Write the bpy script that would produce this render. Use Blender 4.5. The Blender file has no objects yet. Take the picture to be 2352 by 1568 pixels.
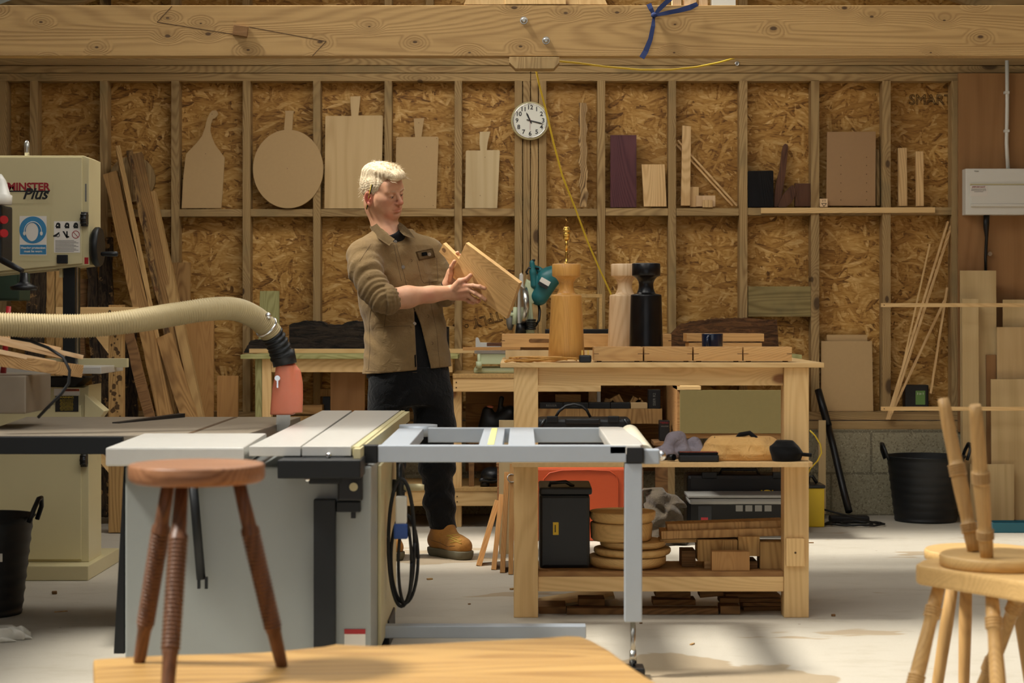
import bpy, bmesh, math, random
import numpy as np
from mathutils import Vector, Matrix, noise as mnoise
from math import pi, sin, cos, radians as R

C = bpy.context.scene.collection
F, CX, CY, H = 4300.0, 1200.0, 720.0, 1.13      # focal length in px, principal point, camera height
RND = random.Random(7)

def P(px, py, Z):
    return Vector(((px - CX) / F * Z, Z, H - (py - CY) / F * Z))
def FX(px, Z): return (px - CX) / F * Z
def FZ(py, Z): return H - (py - CY) / F * Z

# ---------------------------------------------------------------- mesh builder
class B:
    def __init__(s): s.bm = bmesh.new()
    def _add(s, vs, fs):
        v = [s.bm.verts.new(p) for p in vs]
        out = []
        for f in fs:
            try: out.append(s.bm.faces.new([v[i] for i in f]))
            except ValueError: pass
        return v, out
    def box(s, x0, x1, y0, y1, z0, z1, bev=0.0, M=None):
        if x1 < x0: x0, x1 = x1, x0
        if y1 < y0: y0, y1 = y1, y0
        if z1 < z0: z0, z1 = z1, z0
        vs = [Vector(p) for p in ((x0,y0,z0),(x1,y0,z0),(x1,y1,z0),(x0,y1,z0),(x0,y0,z1),(x1,y0,z1),(x1,y1,z1),(x0,y1,z1))]
        if M is not None: vs = [M @ p for p in vs]
        v, f = s._add(vs, [(0,3,2,1),(4,5,6,7),(0,1,5,4),(1,2,6,5),(2,3,7,6),(3,0,4,7)])
        if bev > 0:
            es = list({e for q in f for e in q.edges})
            bmesh.ops.bevel(s.bm, geom=es, offset=bev, segments=2, affect='EDGES', profile=0.6)
        return s
    def fb(s, x0, y0, x1, y1, Z, d, bev=0.0):
        """box whose front face lies at depth Z and spans those picture measures"""
        return s.box(FX(x0,Z), FX(x1,Z), Z, Z+d, FZ(y1,Z), FZ(y0,Z), bev)
    def ring(s, c, ax, r, n, up=None):
        ax = Vector(ax).normalized()
        u = ax.orthogonal().normalized() if up is None else (Vector(up) - ax*Vector(up).dot(ax)).normalized()
        w = ax.cross(u)
        return [s.bm.verts.new(Vector(c) + (u*cos(2*pi*i/n) + w*sin(2*pi*i/n))*r) for i in range(n)]
    def skin(s, rings, cap=True, smooth=True):
        n = len(rings[0])
        for a, b in zip(rings, rings[1:]):
            for i in range(n):
                f = s.bm.faces.new((a[i], a[(i+1)%n], b[(i+1)%n], b[i])); f.smooth = smooth
        if cap:
            s.bm.faces.new(rings[0][::-1]); s.bm.faces.new(rings[-1])
        return s
    def cyl(s, p0, p1, r0, r1=None, n=24, cap=True):
        p0, p1 = Vector(p0), Vector(p1); r1 = r0 if r1 is None else r1
        ax = p1 - p0; up = ax.orthogonal()
        return s.skin([s.ring(p0, ax, r0, n, up), s.ring(p1, ax, r1, n, up)], cap)
    def tube(s, pts, r, n=10, cap=True):
        pts = [Vector(p) for p in pts]; up = (pts[1]-pts[0]).orthogonal(); rings = []
        for i, p in enumerate(pts):
            ax = pts[min(i+1, len(pts)-1)] - pts[max(i-1, 0)]
            if ax.length < 1e-9: ax = Vector((0,0,1))
            up = up - ax.normalized()*up.dot(ax.normalized())
            if up.length < 1e-6: up = ax.orthogonal()
            rings.append(s.ring(p, ax, r[i] if hasattr(r, '__len__') else r, n, up))
        return s.skin(rings, cap)
    def turned(s, p0, p1, prof, n=28):
        """turned profile [(t, radius)] along the axis p0 -> p1"""
        p0, p1 = Vector(p0), Vector(p1); ax = p1 - p0; up = ax.orthogonal()
        return s.skin([s.ring(p0 + ax*t, ax, r, n, up) for t, r in prof])
    def prism(s, pts, y0, y1, bev=0.0, M=None):
        """outline in x,z extruded from y0 to y1"""
        n = len(pts)
        T = M if M is not None else Matrix.Identity(4)
        a = [s.bm.verts.new(T @ Vector((x, y0, z))) for x, z in pts]
        b = [s.bm.verts.new(T @ Vector((x, y1, z))) for x, z in pts]
        fs = [s.bm.faces.new(a), s.bm.faces.new(b[::-1])]
        fs += [s.bm.faces.new((a[i], b[i], b[(i+1)%n], a[(i+1)%n])) for i in range(n)]
        bmesh.ops.recalc_face_normals(s.bm, faces=fs)
        if bev > 0:
            es = [e for e in fs[0].edges] + [e for e in fs[1].edges]
            bmesh.ops.bevel(s.bm, geom=es, offset=bev, segments=2, affect='EDGES', profile=0.6)
        return s
    def slab(s, pts, z0, z1, bev=0.0):
        n = len(pts)
        a = [s.bm.verts.new((x, y, z0)) for x, y in pts]; b = [s.bm.verts.new((x, y, z1)) for x, y in pts]
        fs = [s.bm.faces.new(a[::-1]), s.bm.faces.new(b)] + [s.bm.faces.new((a[i], a[(i+1)%n], b[(i+1)%n], b[i])) for i in range(n)]
        bmesh.ops.recalc_face_normals(s.bm, faces=fs)
        if bev > 0: bmesh.ops.bevel(s.bm, geom=list({e for f in fs[:2] for e in f.edges}), offset=bev, segments=2, affect='EDGES', profile=0.6)
        return s
    def ball(s, c, r, n=16, m=10):
        r = Vector((r,r,r)) if not hasattr(r, '__len__') else Vector(r); c = Vector(c); rings = []
        top = s.bm.verts.new(c + Vector((0,0,r.z))); bot = s.bm.verts.new(c - Vector((0,0,r.z)))
        for j in range(1, m):
            t = pi*j/m
            rings.append([s.bm.verts.new(c + Vector((r.x*sin(t)*cos(2*pi*i/n), r.y*sin(t)*sin(2*pi*i/n), r.z*cos(t)))) for i in range(n)])
        for i in range(n):
            f = s.bm.faces.new((top, rings[0][i], rings[0][(i+1)%n])); f.smooth = True
            f = s.bm.faces.new((bot, rings[-1][(i+1)%n], rings[-1][i])); f.smooth = True
        for a, b in zip(rings, rings[1:]):
            for i in range(n):
                f = s.bm.faces.new((a[i], b[i], b[(i+1)%n], a[(i+1)%n])); f.smooth = True
        return s
    def torus(s, c, ax, Rr, r, n=40, m=10):
        c, ax = Vector(c), Vector(ax).normalized(); u = ax.orthogonal().normalized(); w = ax.cross(u); rings = []
        for i in range(n):
            t = 2*pi*i/n; d = u*cos(t) + w*sin(t)
            rings.append([s.bm.verts.new(c + d*(Rr + r*cos(2*pi*j/m)) + ax*r*sin(2*pi*j/m)) for j in range(m)])
        for i in range(n):
            a, b = rings[i], rings[(i+1)%n]
            for j in range(m):
                f = s.bm.faces.new((a[j], a[(j+1)%m], b[(j+1)%m], b[j])); f.smooth = True
        bmesh.ops.recalc_face_normals(s.bm, faces=s.bm.faces[:])
        return s

WM = {}
def _link(o, world, parent):
    C.objects.link(o)
    if parent is not None:
        o.parent = parent; o.matrix_parent_inverse = WM[parent.name].inverted()
    o.matrix_basis = world.copy(); WM[o.name] = world.copy()
    return o
def mesh_obj(name, me, m, parent=None, M=None, recentre=True):
    if m is not None:
        me.materials.clear(); me.materials.append(m)
    W = Matrix.Identity(4) if M is None else M.copy()
    if recentre and len(me.vertices):
        n = len(me.vertices); co = np.empty(n*3, np.float32); me.vertices.foreach_get('co', co); co = co.reshape(-1,3)
        lo, hi = co.min(0), co.max(0)
        c = Vector((float(lo[0]+hi[0])/2, float(lo[1]+hi[1])/2, float(lo[2])))
        me.transform(Matrix.Translation(-c)); W = W @ Matrix.Translation(c)
    return _link(bpy.data.objects.new(name, me), W, parent)
def obj(name, b, m, parent=None, M=None, ang=None, recentre=True):
    me = bpy.data.meshes.new(name)
    bmesh.ops.recalc_face_normals(b.bm, faces=b.bm.faces[:])
    b.bm.to_mesh(me); b.bm.free(); me.update()
    return mesh_obj(name, me, m, parent, M, recentre)
def empty(name, loc, label=None, cat=None, group=None):
    o = bpy.data.objects.new(name, None); o.empty_display_size = 0.05
    _link(o, Matrix.Translation(Vector(loc)), None)
    if label: tag(o, label, cat, group)
    return o
def tag(o, label, cat=None, group=None, kind=None):
    if label: o['label'] = label
    if cat: o['category'] = cat
    if group: o['group'] = group
    if kind: o['kind'] = kind
    return o
def struct(name, b, m, label=None, M=None):
    o = obj(name, b, m, None, M); o['kind'] = 'structure'
    if label: o['label'] = label
    return o
def lbl(o, text): o['label'] = text; return o
def copy_thing(root, world, label=None, group=None):
    """copy a thing and each of its parts and sub-parts"""
    def cp(o, parent):
        c = o.copy(); C.objects.link(c); c.parent = parent
        for ch in [q for q in bpy.data.objects if q.parent == o]: cp(ch, c)
        return c
    c = cp(root, None); c.matrix_basis = world; WM[c.name] = world.copy()
    if label: c['label'] = label
    if group: c['group'] = group
    return c

def text(name, s, size, c, m, parent=None, rz=0.0, roll=0.0, align='CENTER', th=0.0006, bold=0.0, outline=False, M=None, shear=0.0):
    """flat lettering facing -y, centred on c"""
    cu = bpy.data.curves.new('lettering', 'FONT'); cu.body = s; cu.size = size; cu.align_x = align; cu.align_y = 'CENTER'
    cu.extrude = th; cu.offset = bold; cu.resolution_u = 3; cu.shear = shear
    if outline:
        cu.fill_mode = 'NONE'; cu.extrude = 0; cu.bevel_depth = outline; cu.bevel_resolution = 0
    t = bpy.data.objects.new('lettering', cu); C.objects.link(t)
    bpy.context.view_layer.update()
    me = bpy.data.meshes.new_from_object(t.evaluated_get(bpy.context.evaluated_depsgraph_get()))
    bpy.data.objects.remove(t)
    T = Matrix.Translation(Vector(c)) @ Matrix.Rotation(rz, 4, 'Z') @ Matrix.Rotation(roll, 4, 'Y') @ Matrix.Rotation(pi/2, 4, 'X')
    me.transform(T if M is None else M @ Matrix.Rotation(pi/2, 4, 'X'))
    return mesh_obj(name, me, m, parent)

def frame_between(p0, p1, face=(0,-1,0), spin=0.0):
    """matrix with local z along p0->p1 and local -y facing FACE, origin at p0"""
    p0, p1 = Vector(p0), Vector(p1); z = (p1-p0).normalized(); y = -Vector(face); y = (y - z*y.dot(z)).normalized(); x = y.cross(z)
    M = Matrix((x, y, z)).transposed().to_4x4(); M.translation = p0
    return M @ Matrix.Rotation(spin, 4, 'Z'), (p1-p0).length
def board(name, p0, p1, w, t, m, parent=None, face=(0,-1,0), bev=0.0015, wob=0.0, spin=0.0):
    """a plank from p0 to p1 (centre line of its lower and upper end), width across x, thickness away from FACE"""
    M, L = frame_between(p0, p1, face, spin); b = B()
    if wob:
        n = 22; rnd = random.Random(int(abs(p0[0])*1e4) + int(L*1e4))
        lft = [-w/2 + (rnd.random()-.5)*wob + sin(i*.7+rnd.random())*wob*.4 for i in range(n)]
        rgt = [w/2 + (rnd.random()-.5)*wob for i in range(n)]
        pts = [(lft[i], L*i/(n-1)) for i in range(n)] + [(rgt[i], L*i/(n-1)) for i in range(n-1, -1, -1)]
        b.prism(pts, 0, t)
    else: b.box(-w/2, w/2, 0, t, 0, L, bev)
    me_o = obj(name, b, m, parent, M, recentre=False)
    return me_o

# ---------------------------------------------------------------- signed distance sculpting
import openvdb
class SDF:
    def __init__(s, lo, hi, h):
        s.h = h; s.lo = np.array(lo, np.float32); s.n = np.ceil((np.array(hi)-s.lo)/h).astype(int)+1
        s.d = np.full(s.n, 0.5, np.float32)
    def sub(s, lo, hi):
        a = np.clip(np.floor((np.array(lo)-s.lo)/s.h).astype(int), 0, s.n); b = np.clip(np.ceil((np.array(hi)-s.lo)/s.h).astype(int)+1, 0, s.n)
        if (b <= a).any(): return None
        g = [(np.arange(a[i], b[i])*s.h + s.lo[i]).astype(np.float32) for i in range(3)]
        return tuple(slice(a[i], b[i]) for i in range(3)), g[0][:,None,None], g[1][None,:,None], g[2][None,None,:]
    def op(s, fn, lo, hi, k=0.0, cut=False):
        pad = k + 3*s.h
        q = s.sub(np.array(lo)-pad, np.array(hi)+pad)
        if q is None: return s
        sl, x, y, z = q; v = fn(x, y, z).astype(np.float32); a = s.d[sl]
        if cut:
            v = -v
            if k > 0:
                hh = np.maximum(k-np.abs(a-v), 0)/k; s.d[sl] = np.maximum(a, v) + hh*hh*k*.25
            else: s.d[sl] = np.maximum(a, v)
        else:
            if k > 0:
                hh = np.maximum(k-np.abs(a-v), 0)/k; s.d[sl] = np.minimum(a, v) - hh*hh*k*.25
            else: s.d[sl] = np.minimum(a, v)
        return s
    def cap(s, p0, p1, r0, r1=None, k=0.0, cut=False):
        r1 = r0 if r1 is None else r1; p0 = np.array(p0, np.float32); p1 = np.array(p1, np.float32); d = p1-p0; L = float(d@d) + 1e-12
        def fn(x, y, z):
            t = np.clip(((x-p0[0])*d[0] + (y-p0[1])*d[1] + (z-p0[2])*d[2])/L, 0, 1)
            return np.sqrt((x-p0[0]-t*d[0])**2 + (y-p0[1]-t*d[1])**2 + (z-p0[2]-t*d[2])**2) - (r0 + (r1-r0)*t)
        r = max(r0, r1)
        return s.op(fn, np.minimum(p0, p1)-r, np.maximum(p0, p1)+r, k, cut)
    def chain(s, pts, rs, k=0.0, cut=False):
        for i in range(len(pts)-1): s.cap(pts[i], pts[i+1], rs[i], rs[i+1], k, cut)
        return s
    def ell(s, c, r, M=None, k=0.0, cut=False):
        c = np.array(c, np.float32); r = np.array(r, np.float32); A = np.eye(3, dtype=np.float32) if M is None else np.array(M.to_3x3().transposed(), np.float32)
        def fn(x, y, z):
            X, Y, Z = x-c[0], y-c[1], z-c[2]
            u, v, w = [(A[i,0]*X + A[i,1]*Y + A[i,2]*Z)/r[i] for i in range(3)]
            q = np.sqrt(u*u+v*v+w*w)
            g = np.sqrt((u/r[0])**2 + (v/r[1])**2 + (w/r[2])**2)
            return np.where(q < 1e-4, -r.min(), q*(q-1)/np.maximum(g, 1e-6))
        m = r.max()
        return s.op(fn, c-m, c+m, k, cut)
    def column(s, zs, cx, cy, a, b, rot, k=0.0, cut=False, disp=None, pw=2.0):
        """body whose cross-section (centre, radii) varies with height"""
        zs = np.array(zs, np.float32); o = np.argsort(zs)
        f = lambda q, z: np.interp(z, zs[o], np.array(q, np.float32)[o])
        cr, sr = cos(rot), sin(rot)
        def fn(x, y, z):
            CX_, CY_, A_, B_ = f(cx, z), f(cy, z), f(a, z), f(b, z)
            X, Y = x-CX_, y-CY_; u = X*cr + Y*sr; v = -X*sr + Y*cr
            q = ((np.abs(u)/A_)**pw + (np.abs(v)/B_)**pw)**(1/pw)
            d = (q-1)*np.minimum(A_, B_)
            if disp is not None: d = d + disp(x, y, z)
            zz = np.maximum(zs.min()-z, z-zs.max())
            return np.maximum(d, zz + 0*d)
        m = max(max(a), max(b))
        return s.op(fn, (min(cx)-m, min(cy)-m, zs.min()), (max(cx)+m, max(cy)+m, zs.max()), k, cut)
    def mesh(s, name, m, parent=None, smooth=True, M=None):
        g = openvdb.FloatGrid(background=0.5); g.copyFromArray(s.d)
        p, q = g.convertToQuads(isovalue=0.0)
        p = p*s.h + s.lo
        me = bpy.data.meshes.new(name); me.vertices.add(len(p)); me.vertices.foreach_set('co', p.astype(np.float32).ravel())
        me.loops.add(len(q)*4); me.loops.foreach_set('vertex_index', q[:, ::-1].astype(np.int32).ravel())
        me.polygons.add(len(q)); me.polygons.foreach_set('loop_start', np.arange(0, len(q)*4, 4, dtype=np.int32))
        me.update(calc_edges=True); me.validate()
        if smooth: me.polygons.foreach_set('use_smooth', np.ones(len(me.polygons), bool))
        if M is not None: me.transform(M)
        return mesh_obj(name, me, m, parent)
def vnoise(x, y, z, f, seed=0):
    """cheap smooth 3d noise in -1..1"""
    s = seed*1.7
    return (np.sin(x*f*1.0+s+1.3*np.sin(y*f*.8+s*2)) * np.cos(y*f*.9+s*.5+1.1*np.sin(z*f*1.1)) + np.sin(z*f*1.2+s*3+1.5*np.sin(x*f*.7+y*f*.5)))*.5
# ---------------------------------------------------------------- materials
class N:
    def __init__(s, name):
        s.m = bpy.data.materials.new(name); s.m.use_nodes = True; s.t = s.m.node_tree; s.t.nodes.clear()
        s.out = s.t.nodes.new('ShaderNodeOutputMaterial'); s.b = s.n('BsdfPrincipled'); s.l(s.b.outputs[0], s.out.inputs[0])
    def n(s, k, **p):
        q = s.t.nodes.new('ShaderNode'+k)
        for a, v in p.items(): setattr(q, a, v)
        return q
    def l(s, a, b): s.t.links.new(a, b)
    def put(s, v, sock):
        if hasattr(v, 'is_output'): s.l(v, sock)
        elif isinstance(v, (tuple, list)) and sock.type == 'RGBA': sock.default_value = (*v[:3], 1)
        else: sock.default_value = v
    def math(s, op, a, b=0.0, c=None, clamp=False):
        q = s.n('Math', operation=op, use_clamp=clamp); s.put(a, q.inputs[0]); s.put(b, q.inputs[1])
        if c is not None: s.put(c, q.inputs[2])
        return q.outputs[0]
    def vmath(s, op, a, b=(0,0,0)):
        q = s.n('VectorMath', operation=op); s.put(a, q.inputs[0]); s.put(b, q.inputs[1]); return q.outputs[0]
    def mix(s, f, a, b, mode='MIX'):
        q = s.n('Mix', data_type='RGBA', blend_type=mode); s.put(f, q.inputs[0]); s.put(a, q.inputs[6]); s.put(b, q.inputs[7]); return q.outputs[2]
    def coord(s, rnd=True, kind='Object'):
        t = s.n('TexCoord').outputs[kind]
        if rnd:
            r = s.n('ObjectInfo').outputs['Random']
            q = s.n('CombineXYZ'); a = s.math('MULTIPLY', r, 91.7); c = s.math('MULTIPLY', r, 53.1); s.l(a, q.inputs[0]); s.l(c, q.inputs[1]); s.l(s.math('MULTIPLY', r, 17.3), q.inputs[2])
            t = s.vmath('ADD', t, q.outputs[0])
        return t
    def map(s, v, scale=(1,1,1), rot=(0,0,0), loc=(0,0,0)):
        q = s.n('Mapping'); s.l(v, q.inputs[0]); q.inputs['Scale'].default_value = scale; q.inputs['Rotation'].default_value = rot; q.inputs['Location'].default_value = loc; return q.outputs[0]
    def noise(s, v, scale, detail=3, rough=.5, dist=0.0):
        q = s.n('TexNoise'); s.l(v, q.inputs['Vector']); q.inputs['Scale'].default_value = scale; q.inputs['Detail'].default_value = detail; q.inputs['Roughness'].default_value = rough; q.inputs['Distortion'].default_value = dist; return q.outputs[0]
    def voro(s, v, scale, feature='F1', rand=1.0):
        q = s.n('TexVoronoi', feature=feature); s.l(v, q.inputs['Vector']); q.inputs['Scale'].default_value = scale; q.inputs['Randomness'].default_value = rand; return q
    def ramp(s, v, a, b, lo=0.0, hi=1.0):
        q = s.n('MapRange', interpolation_type='SMOOTHSTEP'); s.l(v, q.inputs[0])
        for i, x in enumerate((a, b, lo, hi)): q.inputs[i+1].default_value = x
        return q.outputs[0]
    def bump(s, h, strength=.2, dist=.01):
        q = s.n('Bump'); q.inputs['Strength'].default_value = strength; q.inputs['Distance'].default_value = dist; s.l(h, q.inputs['Height']); s.l(q.outputs[0], s.b.inputs['Normal'])
    def fin(s, col, rough=.6, metal=0.0, spec=None, **kw):
        s.put(col, s.b.inputs['Base Color']); s.put(rough, s.b.inputs['Roughness']); s.b.inputs['Metallic'].default_value = metal
        if spec is not None: s.b.inputs['Specular IOR Level'].default_value = spec
        for k, v in kw.items(): s.put(v, s.b.inputs[k.replace('_', ' ')])
        return s.m

def S(r, g, b):
    """sRGB 0-255 to linear"""
    f = lambda c: c/12.92 if c <= .04045 else ((c+.055)/1.055)**2.4
    return tuple(f(c/255) for c in (r, g, b))
def dk(c, k): return tuple(x*k for x in c)

def plain(name, c, rough=.5, metal=0.0, var=.12, sc=9.0, bump=0.0, spec=None, **kw):
    n = N(name); v = n.coord()
    f = n.noise(v, sc, 4, .6)
    if bump: n.bump(n.noise(v, sc*14, 3), bump, .004)
    return n.fin(n.mix(f, dk(c, 1-var), dk(c, 1+var)), rough, metal, spec, **kw)

def wood(name, c1, c2, axis='Z', ring=30.0, knots=0.0, kc=None, rough=.6, scale=1.0, contrast=1.0, fine=.35, stain=None, bump=.15, ks=5.0, stretch=.13, kr=1.0):
    """grain runs along AXIS; contour-like growth rings, fibre streaks, optional knots"""
    n = N(name); v = n.coord()
    i = 'XYZ'.index(axis)
    st = [1.0]*3; st[i] = stretch
    low = n.map(v, tuple(x*scale for x in st))
    base = n.noise(low, 3.0, 2, .5, .3)
    ph = n.math('MULTIPLY', base, ring)
    if knots:
        ks_ = [ks]*3; ks_[i] = ks*.55
        sp = n.n('SeparateXYZ'); n.l(n.map(v, tuple(ks_)), sp.inputs[0]); cb = n.n('CombineXYZ'); n.l(sp.outputs[0], cb.inputs[0]); n.l(sp.outputs[1 if axis == 'Y' else 2], cb.inputs[1])
        vo = n.voro(cb.outputs[0], 1.0); vo.voronoi_dimensions = '2D'; d = vo.outputs['Distance']; cc = n.n('SeparateColor'); n.l(vo.outputs['Color'], cc.inputs[0])
        on = n.math('LESS_THAN', cc.outputs[0], knots)
        halo = n.math('MULTIPLY', n.ramp(d, .38, .0), on)
        ph = n.math('ADD', ph, n.math('MULTIPLY', halo, 26.0))
    sn = n.math('SINE', ph)
    ringv = n.math('POWER', n.math('MULTIPLY_ADD', sn, .5, .5), 1.6)
    fs = [130.0]*3; fs[i] = 3.0
    fib = n.noise(n.map(v, tuple(fs)), 1.0, 3, .6)
    fs2 = [22.0]*3; fs2[i] = .9
    fib2 = n.noise(n.map(v, tuple(fs2)), 1.0, 3, .6)
    f = n.math('ADD', n.math('MULTIPLY', ringv, .55*contrast), n.math('MULTIPLY', n.math('SUBTRACT', fib, .5), fine*1.6))
    f = n.math('ADD', f, n.math('MULTIPLY', n.math('SUBTRACT', fib2, .45), 1.1*contrast), clamp=True)
    col = n.mix(f, c1, c2)
    if stain is not None:
        col = n.mix(n.ramp(n.noise(v, 2.3, 4, .6), .52, .72, 0, .6), col, stain)
    if knots:
        kc = kc or dk(c2, .35)
        sz = n.math('MULTIPLY_ADD', cc.outputs[1], .11*kr, .035*kr)
        core = n.math('MULTIPLY', n.ramp(n.math('DIVIDE', n.math('ADD', d, n.math('MULTIPLY', n.math('SUBTRACT', fib2, .5), .05)), sz), 1.15, .6), on)
        col = n.mix(n.math('MULTIPLY', halo, .28), col, dk(c2, .7)); col = n.mix(n.math('MULTIPLY', core, .85), col, kc)
    r = n.n('ObjectInfo').outputs['Random']
    hs = n.n('HueSaturation'); n.l(col, hs.inputs['Color']); n.l(n.math('MULTIPLY_ADD', r, .22, .89), hs.inputs['Value'])
    n.bump(n.math('ADD', fib, ringv), bump, .0015)
    return n.fin(hs.outputs[0], rough, 0, .3)

def osb(name, cols, dark, bright=1.0):
    n = N(name); v0 = n.coord(True)
    sp = n.n('SeparateXYZ'); n.l(v0, sp.inputs[0]); cb = n.n('CombineXYZ'); n.l(sp.outputs[0], cb.inputs[0]); n.l(sp.outputs[2], cb.inputs[1]); v0 = cb.outputs[0]
    w = n.n('TexNoise', noise_dimensions='2D'); w.inputs['Scale'].default_value = 6.0; w.inputs['Detail'].default_value = 1; n.l(v0, w.inputs['Vector'])
    wv = n.vmath('SCALE', n.vmath('SUBTRACT', w.outputs['Color'], (.5,.5,.5))); wv.node.inputs['Scale'].default_value = .05
    v = n.vmath('ADD', v0, wv)
    best = None; col = None
    for k, (ang, sx, sy) in enumerate(((.12, 8, 44), (.95, 9, 50), (2.2, 8.5, 46), (2.85, 7, 38), (.5, 11, 64), (1.6, 12, 54))):
        vo = n.voro(n.map(n.map(v, rot=(0, 0, ang)), (sx, sy, 1), loc=(k*3.7, k*1.3, 0)), 1.0); vo.voronoi_dimensions = '2D'
        cc = n.n('SeparateColor'); n.l(vo.outputs['Color'], cc.inputs[0])
        pr = n.math('MULTIPLY_ADD', vo.outputs['Distance'], -.25, cc.outputs[0])
        if k in (0, 3): pr = n.math('ADD', pr, .12)
        shade = n.math('MULTIPLY_ADD', vo.outputs['Distance'], -.45, n.math('MULTIPLY_ADD', cc.outputs[1], .66, .30))
        if best is None: best, col = pr, shade
        else:
            g = n.math('GREATER_THAN', pr, best)
            m = n.n('Mix', data_type='FLOAT'); n.l(g, m.inputs[0]); n.l(col, m.inputs[2]); n.l(shade, m.inputs[3]); col = m.outputs[0]
            best = n.math('MAXIMUM', pr, best)
    fb = n.n('TexNoise', noise_dimensions='2D'); n.l(n.map(v, (30, 150, 1), rot=(0,0,.3)), fb.inputs['Vector']); fb.inputs['Scale'].default_value = 1; fb.inputs['Detail'].default_value = 3
    t = n.math('ADD', col, n.math('MULTIPLY', n.math('SUBTRACT', fb.outputs[0], .5), .75), clamp=True)
    cr = n.n('ValToRGB'); n.l(t, cr.inputs[0]); e = cr.color_ramp.elements
    e[0].position = .0; e[0].color = (*dark, 1); e[1].position = 1; e[1].color = (*cols[-1], 1)
    for p, c in ((.2, cols[0]), (.5, cols[1]), (.75, cols[2])):
        q = e.new(p); q.color = (*c, 1)
    bl = n.n('TexNoise', noise_dimensions='2D'); n.l(v0, bl.inputs['Vector']); bl.inputs['Scale'].default_value = 1.7
    blot = n.mix(n.ramp(bl.outputs[0], .3, .75, 0, .4), cr.outputs[0], dk(cols[0], .75))
    n.bump(best, .3, .003)
    return n.fin(blot, .62, 0, .3)

M = {}
pine = (S(232,196,138), S(198,154,96))
M['osb'] = osb('strand_board', (S(158,112,52), S(190,144,74), S(210,166,98), S(232,196,134)), S(100,66,28))
M['chipboard'] = plain('chipboard', S(212,176,122), .7, var=.16, sc=70, bump=.3)
M['gold_flex'] = plain('gold_flex', S(196,142,62), .5, var=.3, sc=160)
M['osb_edge'] = wood('strand_board_edge', S(190,150,96), S(120,84,44), 'X', 400, fine=1.4)
M['wall_plain'] = plain('board_wall', S(176,130,78), .7)
M['chip'] = plain('chipboard_edge', S(196,158,100), .8, var=.35, sc=90)
M['stud'] = wood('treated_softwood', S(182,152,104), S(130,100,62), 'Z', 520, .22, S(70,50,32), .7, stain=S(132,116,82))
M['stud_x'] = wood('treated_softwood_rail', S(182,152,104), S(130,100,62), 'X', 520, .22, S(70,50,32), .7, stain=S(132,116,82))
M['beam'] = wood('beam_softwood', S(182,148,96), S(138,104,62), 'X', 420, .5, S(64,44,28), .6, .8, .8, ks=8.0, kr=.55, stretch=.05)
M['pine_z'] = wood('pine_upright', *pine, 'Z', 340, .2, S(120,70,34), .5, 1.0, .6)
M['pine_x'] = wood('pine_rail', *pine, 'X', 340, .2, S(120,70,34), .5, 1.0, .6)
M['pine_y'] = wood('pine_shelf', S(176,132,82), S(140,98,58), 'X', 350, .1, S(110,66,34), .6)
M['green_x'] = wood('treated_plank', S(180,178,122), S(138,134,80), 'X', 420, .2, S(84,66,34), .6)
M['green_z'] = wood('treated_post', S(176,172,118), S(134,128,76), 'Z', 420, .2, S(70,62,40), .6)
M['old_green'] = wood('weathered_treated_board', S(160,142,92), S(116,98,60), 'X', 380, .2, S(52,46,34), .7, stain=S(60,62,54))
M['mdf'] = plain('fibreboard', S(192,160,112), .7, var=.05, sc=60)
M['mdf_dark'] = plain('brown_fibreboard', S(168,132,92), .7, var=.05, sc=60)
M['mdf_green'] = plain('green_fibreboard', S(126,112,66), .7, var=.06, sc=60)
M['birch'] = wood('birch_ply', S(212,182,132), S(184,148,98), 'Z', 95, 0, None, .5, .8, .7, fine=.2)
M['birch2'] = wood('pale_birch_ply', S(222,198,152), S(196,166,118), 'Z', 85, 0, None, .5, .8, .7, fine=.2)
M['ply_sheet'] = wood('plywood_sheet', S(206,180,132), S(176,148,100), 'Z', 120, .05, S(110,80,50), .6, .5, .7, fine=.25)
M['ply_brown'] = wood('brown_plywood', S(164,122,78), S(132,92,54), 'Z', 110, 0, None, .5, .6, .6, fine=.25)
M['oak_x'] = wood('oak_grain', S(212,170,112), S(166,120,70), 'X', 620, 0, None, .45, 1.0, .55, fine=.5)
M['oak_z'] = wood('oak_board', S(196,148,90), S(156,106,58), 'Z', 620, 0, None, .45, 1.0, .55, fine=.5)
M['oak_y'] = wood('oak_grain_deep', S(206,158,98), S(160,110,58), 'Y', 620, 0, None, .45, 1.0, .55, fine=.5)
M['oak_lamp'] = wood('turned_oak', S(206,152,80), S(166,112,50), 'Z', 520, 0, None, .35, 1.0, .45, fine=.6)
M['maple'] = wood('pale_turned_ash', S(232,200,158), S(206,166,120), 'Z', 420, 0, None, .4, fine=.5)
M['ebony'] = wood('ebonised_ash', S(20,18,18), S(10,9,10), 'Z', 520, 0, None, .28, fine=.6)
M['walnut'] = wood('walnut', S(98,64,44), S(60,36,24), 'Z', 560, 0, None, .45, fine=.6)
M['purple'] = wood('purple_timber', S(104,62,66), S(70,38,44), 'Z', 300, 0, None, .5, fine=.5)
M['zebra'] = wood('striped_timber', S(206,170,118), S(74,48,28), 'Z', 560, 0, None, .6, 2.0, 1.4, fine=.4)
M['ash_z'] = wood('pale_ash_board', S(226,190,136), S(188,144,90), 'Z', 330, 0, None, .5, 1.2, 1.0)
M['slab'] = wood('oak_slab', S(192,152,92), S(136,96,52), 'X', 260, .16, S(104,60,26), .4, .7, .9, fine=.3)
M['stool'] = wood('stained_beech', S(158,112,80), S(112,74,50), 'X', 420, 0, None, .42, fine=.5)
M['stool_leg'] = wood('stained_beech_leg', S(118,82,60), S(78,52,38), 'Z', 420, 0, None, .42, fine=.5)
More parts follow.
